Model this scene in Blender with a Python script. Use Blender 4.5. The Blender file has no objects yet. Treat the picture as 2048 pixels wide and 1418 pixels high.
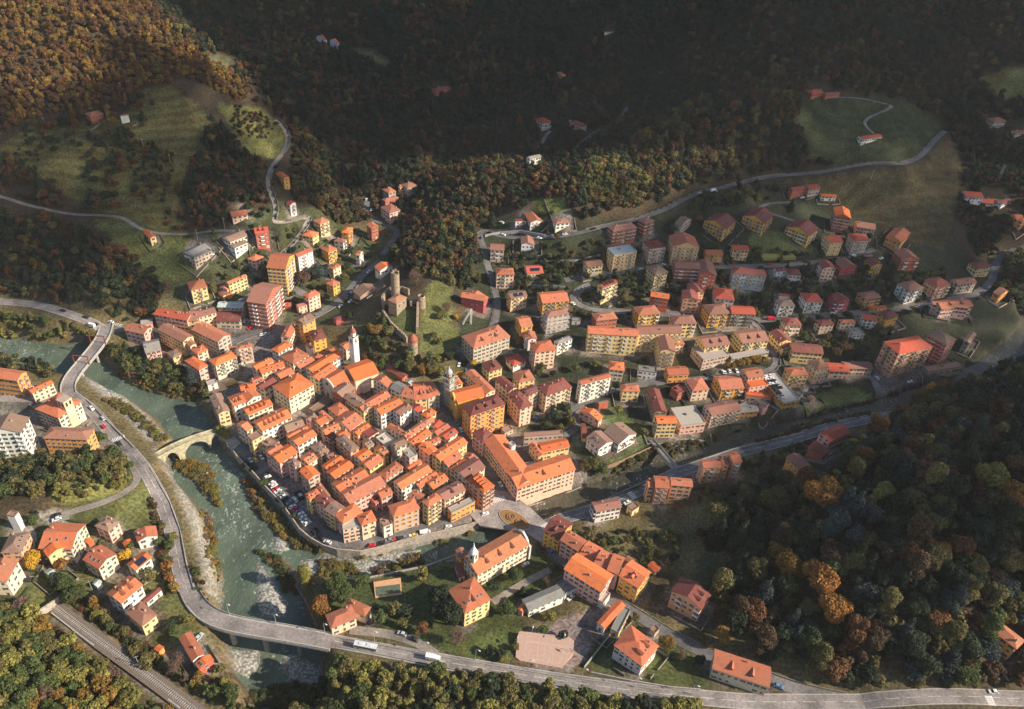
import bpy, bmesh, math, random
import numpy as np
from mathutils import Vector, Matrix
random.seed(7); RNG = np.random.default_rng(7)
S = bpy.context.scene
# ------------------------------------------------------------------ camera
F, NX, NY, CX, CY, CH = 1500.0, 860.0, 2700.0, 1024.0, 709.0, 320.0   # focal, nadir pixel, centre, height
_d = np.array([NX-CX, NY-CY, F]); _d /= np.linalg.norm(_d)
_f = np.array([0, 0, 1.0]) - _d*_d[2]; _f /= np.linalg.norm(_f)
_r = np.cross(_d, _f)
B3 = np.array([_r, _f, -_d])                  # camera (right, down, forward) -> world
CAM = np.array([0, 0, CH])
cam = bpy.data.cameras.new('camera'); co = bpy.data.objects.new('camera', cam); S.collection.objects.link(co)
cam.sensor_width = 36; cam.lens = F/2048*36; cam.clip_start = 1; cam.clip_end = 6000
R3 = Matrix([[B3[i][0], -B3[i][1], -B3[i][2]] for i in range(3)])
co.matrix_world = Matrix.Translation((0, 0, CH)) @ R3.to_4x4(); S.camera = co
# ------------------------------------------------------------------ light
SUN_EL, SUN_AZ = 31.0, -12.0                  # azimuth counted from +X (image right) towards +Y
SD = np.array([math.cos(math.radians(SUN_EL))*math.cos(math.radians(SUN_AZ)),
               math.cos(math.radians(SUN_EL))*math.sin(math.radians(SUN_AZ)), math.sin(math.radians(SUN_EL))])
W = bpy.data.worlds.new('World'); S.world = W; W.use_nodes = True
nt = W.node_tree; sky = nt.nodes.new('ShaderNodeTexSky'); sky.sky_type = 'NISHITA'; sky.sun_disc = False
sky.sun_elevation = math.radians(SUN_EL); sky.sun_rotation = math.radians(90-SUN_AZ)
nt.links.new(sky.outputs[0], nt.nodes['Background'].inputs[0]); nt.nodes['Background'].inputs[1].default_value = 0.1
sl = bpy.data.lights.new('sun', 'SUN'); sl.energy = 5.0; sl.angle = math.radians(0.5); sl.color = (1, 0.88, 0.71)
so = bpy.data.objects.new('sun', sl); S.collection.objects.link(so)
so.rotation_euler = Vector(SD).to_track_quat('Z', 'Y').to_euler()
S.view_settings.view_transform = 'Standard'; S.view_settings.look = 'None'
S.view_settings.exposure = 0.65; S.view_settings.gamma = 1
S.cycles.max_bounces = 5; S.cycles.diffuse_bounces = 3; S.cycles.transparent_max_bounces = 24
# ------------------------------------------------------------------ helpers
COL = S.collection.objects
def rays(P):
    P = np.atleast_2d(np.asarray(P, float)); r = np.stack([P[:, 0]-CX, P[:, 1]-CY, np.full(len(P), F)], 1)
    return r @ B3.T
def proj(X):
    c = (np.asarray(X, float)-CAM) @ B3
    z = np.maximum(c[..., 2], 1e-3)
    return np.stack([CX+F*c[..., 0]/z, CY+F*c[..., 1]/z], -1)
def atz(px, py, z):
    r = rays([(px, py)])[0]; return CAM + r*((z-CH)/r[2])
def inpoly(P, poly):
    x, y = P[:, 0], P[:, 1]; c = np.zeros(len(P), bool); n = len(poly)
    for i in range(n):
        x0, y0 = poly[i]; x1, y1 = poly[i-1]
        if y0 == y1: continue
        c ^= ((y0 > y) != (y1 > y)) & (x < (x1-x0)*(y-y0)/(y1-y0)+x0)
    return c
def segdist(P, A, Bp):
    d = Bp-A; L = max(float(d @ d), 1e-9); t = np.clip(((P-A) @ d)/L, 0, 1)
    q = A+t[:, None]*d; return np.hypot(*(P-q).T), t
def polydist(P, pts, closed=True):
    D = np.full(len(P), 1e9); pts = np.asarray(pts, float)
    for i in range(len(pts)-(0 if closed else 1)):
        D = np.minimum(D, segdist(P, pts[i], pts[(i+1) % len(pts)])[0])
    return D
def sstep(a, b, x):
    t = np.clip((x-a)/(b-a), 0, 1); return t*t*(3-2*t)
def vnoise(x, y, s, seed=0):
    g = np.random.default_rng(seed).random((64, 64)); u, v = x/s, y/s
    i, j = np.floor(u).astype(int), np.floor(v).astype(int); a, b = u-i, v-j; a = a*a*(3-2*a); b = b*b*(3-2*b)
    G = lambda p, q: g[p % 64, q % 64]
    return (G(i, j)*(1-a)+G(i+1, j)*a)*(1-b)+(G(i, j+1)*(1-a)+G(i+1, j+1)*a)*b
class MB:                                     # collects faces for one mesh
    def __init__(s): s.v = []; s.f = []; s.m = []
    def face(s, pts, m=0):
        n = len(s.v); s.v += [tuple(map(float, p)) for p in pts]; s.f.append(tuple(range(n, n+len(pts)))); s.m.append(m)
    def box(s, x0, y0, z0, x1, y1, z1, m=0, M=None):
        c = [Vector((x, y, z)) for z in (z0, z1) for y in (y0, y1) for x in (x0, x1)]
        if M is not None: c = [M @ p for p in c]
        for q in ((0, 2, 3, 1), (4, 5, 7, 6), (0, 1, 5, 4), (2, 6, 7, 3), (0, 4, 6, 2), (1, 3, 7, 5)): s.face([c[i] for i in q], m)
    def lathe(s, prof, n=16, m=0, c=(0, 0, 0), cap=True):
        for (r0, z0), (r1, z1) in zip(prof, prof[1:]):
            for i in range(n):
                a, b = 2*math.pi*i/n, 2*math.pi*(i+1)/n
                P = lambda r, z, t: (c[0]+r*math.cos(t), c[1]+r*math.sin(t), c[2]+z)
                if r1 < 1e-4: s.face([P(r0, z0, a), P(r0, z0, b), P(0, z1, 0)], m)
                elif r0 < 1e-4: s.face([P(0, z0, 0), P(r1, z1, b), P(r1, z1, a)], m)
                else: s.face([P(r0, z0, a), P(r0, z0, b), P(r1, z1, b), P(r1, z1, a)], m)
    def tube(s, a, b, r, n=6, m=0, r2=None):
        a, b = Vector(a), Vector(b); q = (b-a).to_track_quat('Z', 'Y'); r2 = r if r2 is None else r2
        A = [a+q @ Vector((r*math.cos(2*math.pi*i/n), r*math.sin(2*math.pi*i/n), 0)) for i in range(n)]
        C = [b+q @ Vector((r2*math.cos(2*math.pi*i/n), r2*math.sin(2*math.pi*i/n), 0)) for i in range(n)]
        for i in range(n): s.face([A[i], A[(i+1) % n], C[(i+1) % n], C[i]], m)
        s.face(C, m)
    def prism(s, poly, z0, z1, m=0, mt=None):
        area = sum(poly[i-1][0]*poly[i][1]-poly[i][0]*poly[i-1][1] for i in range(len(poly)))
        if area < 0: poly = poly[::-1]
        for i in range(len(poly)):
            a, b = poly[i-1], poly[i]; s.face([(a[0], a[1], z0), (b[0], b[1], z0), (b[0], b[1], z1), (a[0], a[1], z1)], m)
        s.face([(p[0], p[1], z1) for p in poly], m if mt is None else mt); s.face([(p[0], p[1], z0) for p in poly[::-1]], m)
    def mesh(s, name, mats, fix=False, smooth=False):
        me = bpy.data.meshes.new(name); me.from_pydata(s.v, [], s.f)
        for m in (mats if isinstance(mats, (list, tuple)) else [mats]): me.materials.append(m)
        if len(me.materials) > 1: me.polygons.foreach_set('material_index', s.m)
        if fix:
            b = bmesh.new(); b.from_mesh(me); bmesh.ops.remove_doubles(b, verts=b.verts, dist=1e-4)
            bmesh.ops.recalc_face_normals(b, faces=b.faces); b.to_mesh(me); b.free()
        if smooth: me.polygons.foreach_set('use_smooth', [True]*len(me.polygons))
        me.update(); return me
def obj(name, me, parent=None, loc=None, rz=0, sc=None, color=None):
    o = bpy.data.objects.new(name, me); COL.link(o)
    if loc is not None: o.location = loc
    if rz: o.rotation_euler = (0, 0, rz)
    if sc is not None: o.scale = sc
    if color is not None: o.color = (*color[:3], 1)
    if parent is not None: o.parent = parent
    return o
def tag(o, label=None, cat=None, group=None, kind=None):
    if label: o['label'] = label
    if cat: o['category'] = cat
    if group: o['group'] = group
    if kind: o['kind'] = kind
    return o
# ------------------------------------------------------------------ materials
def mat(name, build, rough=0.8):
    m = bpy.data.materials.new(name); m.use_nodes = True; n = m.node_tree; b = n.nodes['Principled BSDF']
    b.inputs['Roughness'].default_value = rough
    if 'Specular IOR Level' in b.inputs: b.inputs['Specular IOR Level'].default_value = 0.25
    build(n, b); return m
def N(n, t, **k):
    x = n.nodes.new(t)
    for a, v in k.items(): setattr(x, a, v)
    return x
def noise(n, scale, detail=3, coord='Object'):
    tc = N(n, 'ShaderNodeTexCoord'); t = N(n, 'ShaderNodeTexNoise'); t.inputs['Scale'].default_value = scale
    t.inputs['Detail'].default_value = detail; n.links.new(tc.outputs[coord], t.inputs['Vector']); return t
def ramp(n, src, a, b, lo, hi):
    r = N(n, 'ShaderNodeMapRange'); r.inputs[1].default_value = a; r.inputs[2].default_value = b
    r.inputs[3].default_value = lo; r.inputs[4].default_value = hi; n.links.new(src, r.inputs[0]); return r.outputs[0]
def mul(n, c, fac):
    m = N(n, 'ShaderNodeVectorMath', operation='SCALE'); n.links.new(c, m.inputs[0]); n.links.new(fac, m.inputs['Scale']); return m.outputs[0]
def mix(n, fac, a, b):
    m = N(n, 'ShaderNodeMix', data_type='RGBA')
    for s, i in ((fac, 0), (a, 6), (b, 7)):
        if isinstance(s, (int, float)): m.inputs[i].default_value = s
        elif isinstance(s, tuple): m.inputs[i].default_value = (*s[:3], 1)
        else: n.links.new(s, m.inputs[i])
    return m.outputs[2]
def bump(n, b, h, dist, st=0.5):
    u = N(n, 'ShaderNodeBump'); u.inputs['Strength'].default_value = st; u.inputs['Distance'].default_value = dist
    n.links.new(h, u.inputs['Height']); n.links.new(u.outputs[0], b.inputs['Normal'])
def flat(name, c, rough=0.7, scale=1.5, lo=0.75, hi=1.2, metal=0):
    def f(n, b):
        t = noise(n, scale, 4); rgb = N(n, 'ShaderNodeRGB'); rgb.outputs[0].default_value = (*c, 1)
        n.links.new(mul(n, rgb.outputs[0], ramp(n, t.outputs[0], 0.3, 0.7, lo, hi)), b.inputs['Base Color']); b.inputs['Metallic'].default_value = metal
    return mat(name, f, rough)
def m_wall(n, b):
    oi = N(n, 'ShaderNodeObjectInfo'); t = noise(n, 0.35, 5); t2 = noise(n, 2.2, 4)
    c = mul(n, oi.outputs['Color'], ramp(n, t.outputs[0], 0.3, 0.7, 0.82, 1.08))
    c = mix(n, ramp(n, t2.outputs[0], 0.58, 0.8, 0, 0.45), c, (0.3, 0.26, 0.22))
    n.links.new(c, b.inputs['Base Color'])
def m_roof(n, b):
    oi = N(n, 'ShaderNodeObjectInfo'); t = noise(n, 0.5, 5); t2 = noise(n, 4.0, 3); t3 = noise(n, 0.12, 2)
    c = mul(n, oi.outputs['Color'], ramp(n, t2.outputs[0], 0.3, 0.72, 0.68, 1.22))
    c = mix(n, ramp(n, t.outputs[0], 0.5, 0.78, 0, 0.6), c, (0.17, 0.09, 0.06))
    c = mix(n, ramp(n, t3.outputs[0], 0.5, 0.75, 0, 0.22), c, (0.28, 0.18, 0.12))
    n.links.new(c, b.inputs['Base Color']); bump(n, b, t2.outputs[0], 0.1, 0.4)
def m_obj(rough, lo=0.85, hi=1.1):
    def f(n, b):
        oi = N(n, 'ShaderNodeObjectInfo'); t = noise(n, 1.0, 3)
        n.links.new(mul(n, oi.outputs['Color'], ramp(n, t.outputs[0], 0.3, 0.7, lo, hi)), b.inputs['Base Color'])
    return f
M_WALL = mat('plaster', m_wall, 0.9); M_ROOF = mat('roof_tiles', m_roof, 0.85); M_PAINT = mat('car_paint', m_obj(0.3), 0.3)
M_OBJ = mat('painted_surface', m_obj(0.8), 0.8)
M_GLASS = flat('window_glass', (0.06, 0.062, 0.062), 0.15); M_FRAME = flat('white_frame', (0.62, 0.58, 0.52), 0.6)
M_SHG = flat('green_shutter', (0.075, 0.12, 0.085), 0.6); M_SHB = flat('brown_shutter', (0.17, 0.09, 0.05), 0.6); M_SHO = flat('orange_shutter', (0.75, 0.3, 0.04), 0.6)
M_SHW = flat('pale_blind', (0.55, 0.5, 0.42), 0.7)
M_CONC = flat('concrete', (0.36, 0.34, 0.31), 0.9, 0.8); M_RAIL = flat('iron_railing', (0.25, 0.22, 0.2), 0.6); M_TYRE = flat('tyre_rubber', (0.02, 0.02, 0.02), 0.8)
M_CHIM = flat('chimney_render', (0.42, 0.32, 0.25), 0.9); M_PANEL = flat('solar_cells', (0.02, 0.025, 0.045), 0.2, 8)
M_METAL = flat('galvanised_steel', (0.5, 0.5, 0.5), 0.4, 3, 0.8, 1.1, 0.4); M_STONE = flat('rubble_stone', (0.33, 0.255, 0.18), 0.95, 1.0, 0.45, 1.4)
M_WHITE = flat('white_paint', (0.78, 0.76, 0.72), 0.5); M_RUST = flat('rust_red_steel', (0.22, 0.05, 0.035), 0.6); M_MARK = flat('marking_paint', (0.68, 0.67, 0.64), 0.7)
M_BARK = flat('bark', (0.08, 0.055, 0.035), 0.95, 3); M_COPPER = flat('dome_tiles', (0.33, 0.1, 0.06), 0.6); M_LEAD = flat('lead_sheet', (0.45, 0.47, 0.48), 0.5)
def m_asph(n, b):
    t = noise(n, 0.15, 4, 'Generated'); tc = N(n, 'ShaderNodeTexCoord'); g = N(n, 'ShaderNodeNewGeometry')
    a = N(n, 'ShaderNodeTexNoise'); a.inputs['Scale'].default_value = 0.1; a.inputs['Detail'].default_value = 6; n.links.new(g.outputs['Position'], a.inputs['Vector'])
    k = N(n, 'ShaderNodeTexNoise'); k.inputs['Scale'].default_value = 0.9; k.inputs['Detail'].default_value = 5; n.links.new(g.outputs['Position'], k.inputs['Vector'])
    oi = N(n, 'ShaderNodeObjectInfo')
    c = mul(n, oi.outputs['Color'], ramp(n, a.outputs[0], 0.3, 0.7, 0.62, 1.25)); c = mul(n, c, ramp(n, k.outputs[0], 0.3, 0.75, 0.68, 1.25))
    n.links.new(c, b.inputs['Base Color'])
M_ASPH = mat('asphalt', m_asph, 0.9)
def m_ground(n, b):
    at = N(n, 'ShaderNodeAttribute', attribute_name='ground'); g = N(n, 'ShaderNodeNewGeometry')
    def nz(s, d):
        a = N(n, 'ShaderNodeTexNoise'); a.inputs['Scale'].default_value = s; a.inputs['Detail'].default_value = d; n.links.new(g.outputs['Position'], a.inputs['Vector']); return a.outputs[0]
    c = mul(n, at.outputs['Color'], ramp(n, nz(0.05, 6), 0.3, 0.7, 0.65, 1.35)); k = nz(0.7, 6)
    c = mul(n, c, ramp(n, k, 0.3, 0.75, 0.4, 1.55))
    ve = N(n, 'ShaderNodeVectorMath', operation='MULTIPLY'); n.links.new(c, ve.inputs[0]); ve.inputs[1].default_value = (1.25, 0.95, 0.8)
    c = mix(n, ramp(n, nz(0.11, 4), 0.45, 0.7, 0, 0.6), c, ve.outputs[0])
    vo = N(n, 'ShaderNodeTexVoronoi'); vo.inputs['Scale'].default_value = 0.8; n.links.new(g.outputs['Position'], vo.inputs['Vector'])
    st = mul(n, at.outputs['Color'], ramp(n, vo.outputs['Distance'], 0.05, 0.7, 1.35, 0.4))
    c = mix(n, at.outputs['Alpha'], c, st)
    n.links.new(c, b.inputs['Base Color']); bump(n, b, k, 0.5, 0.6)
M_GROUND = mat('ground_cover', m_ground, 0.95)
def m_water(n, b, A=(0.06, 0.085, 0.062), Bc=(0.125, 0.165, 0.115)):
    at = N(n, 'ShaderNodeAttribute', attribute_name='rapid'); g = N(n, 'ShaderNodeNewGeometry')
    mp = N(n, 'ShaderNodeMapping'); mp.inputs['Scale'].default_value = (0.5, 0.3, 1); n.links.new(g.outputs['Position'], mp.inputs[0])
    def nz(s, d, di=0.0):
        a = N(n, 'ShaderNodeTexNoise'); a.inputs['Scale'].default_value = s; a.inputs['Detail'].default_value = d; a.inputs['Distortion'].default_value = di; n.links.new(mp.outputs[0], a.inputs['Vector']); return a.outputs[0]
    c = mix(n, ramp(n, nz(0.12, 4), 0.35, 0.7, 0, 1), A, Bc)
    c = mix(n, ramp(n, nz(1.2, 5), 0.5, 0.75, 0, 0.5), c, (0.13, 0.13, 0.095))
    ad = N(n, 'ShaderNodeMath', operation='MULTIPLY_ADD'); n.links.new(at.outputs['Fac'], ad.inputs[0]); ad.inputs[1].default_value = 0.17; n.links.new(nz(1.1, 7, 1.2), ad.inputs[2])
    fo = ramp(n, ad.outputs[0], 0.66, 0.82, 0, 0.48)
    c = mix(n, fo, c, (0.7, 0.72, 0.7)); n.links.new(c, b.inputs['Base Color']); n.links.new(ramp(n, ad.outputs[0], 0.6, 0.8, 0.3, 0.8), b.inputs['Roughness'])
    bump(n, b, nz(1.6, 6, 0.6), 0.6, 0.7)
M_WATER = mat('river_water', m_water, 0.3); M_STREAM = mat('stream_water', lambda n, b: m_water(n, b, (0.045, 0.042, 0.028), (0.1, 0.09, 0.06)), 0.35)
def m_leaf(inst):
    def f(n, b):
        g = N(n, 'ShaderNodeNewGeometry'); oi = N(n, 'ShaderNodeObjectInfo')
        if inst: a = N(n, 'ShaderNodeAttribute', attribute_name='tint', attribute_type='INSTANCER'); c = a.outputs['Color']
        else: c = oi.outputs['Color']
        c = mul(n, c, ramp(n, g.outputs['Random Per Island'], 0, 1, 0.55, 1.5))
        t = noise(n, 0.35, 2); ve = N(n, 'ShaderNodeVectorMath', operation='MULTIPLY'); n.links.new(c, ve.inputs[0]); ve.inputs[1].default_value = (1.15, 0.98, 0.85)
        c = mix(n, ramp(n, t.outputs[0], 0.4, 0.65, 0, 0.8), c, ve.outputs[0])
        n.links.new(c, b.inputs['Base Color'])
        tr = N(n, 'ShaderNodeBsdfTranslucent'); n.links.new(c, tr.inputs[0]); ms = N(n, 'ShaderNodeMixShader'); ms.inputs[0].default_value = 0.25
        n.links.new(b.outputs[0], ms.inputs[1]); n.links.new(tr.outputs[0], ms.inputs[2]); n.links.new(ms.outputs[0], n.nodes['Material Output'].inputs[0])
    return f
M_LEAF = mat('foliage', m_leaf(False), 0.8); M_LEAFI = mat('woodland_foliage', m_leaf(True), 0.8)
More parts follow.
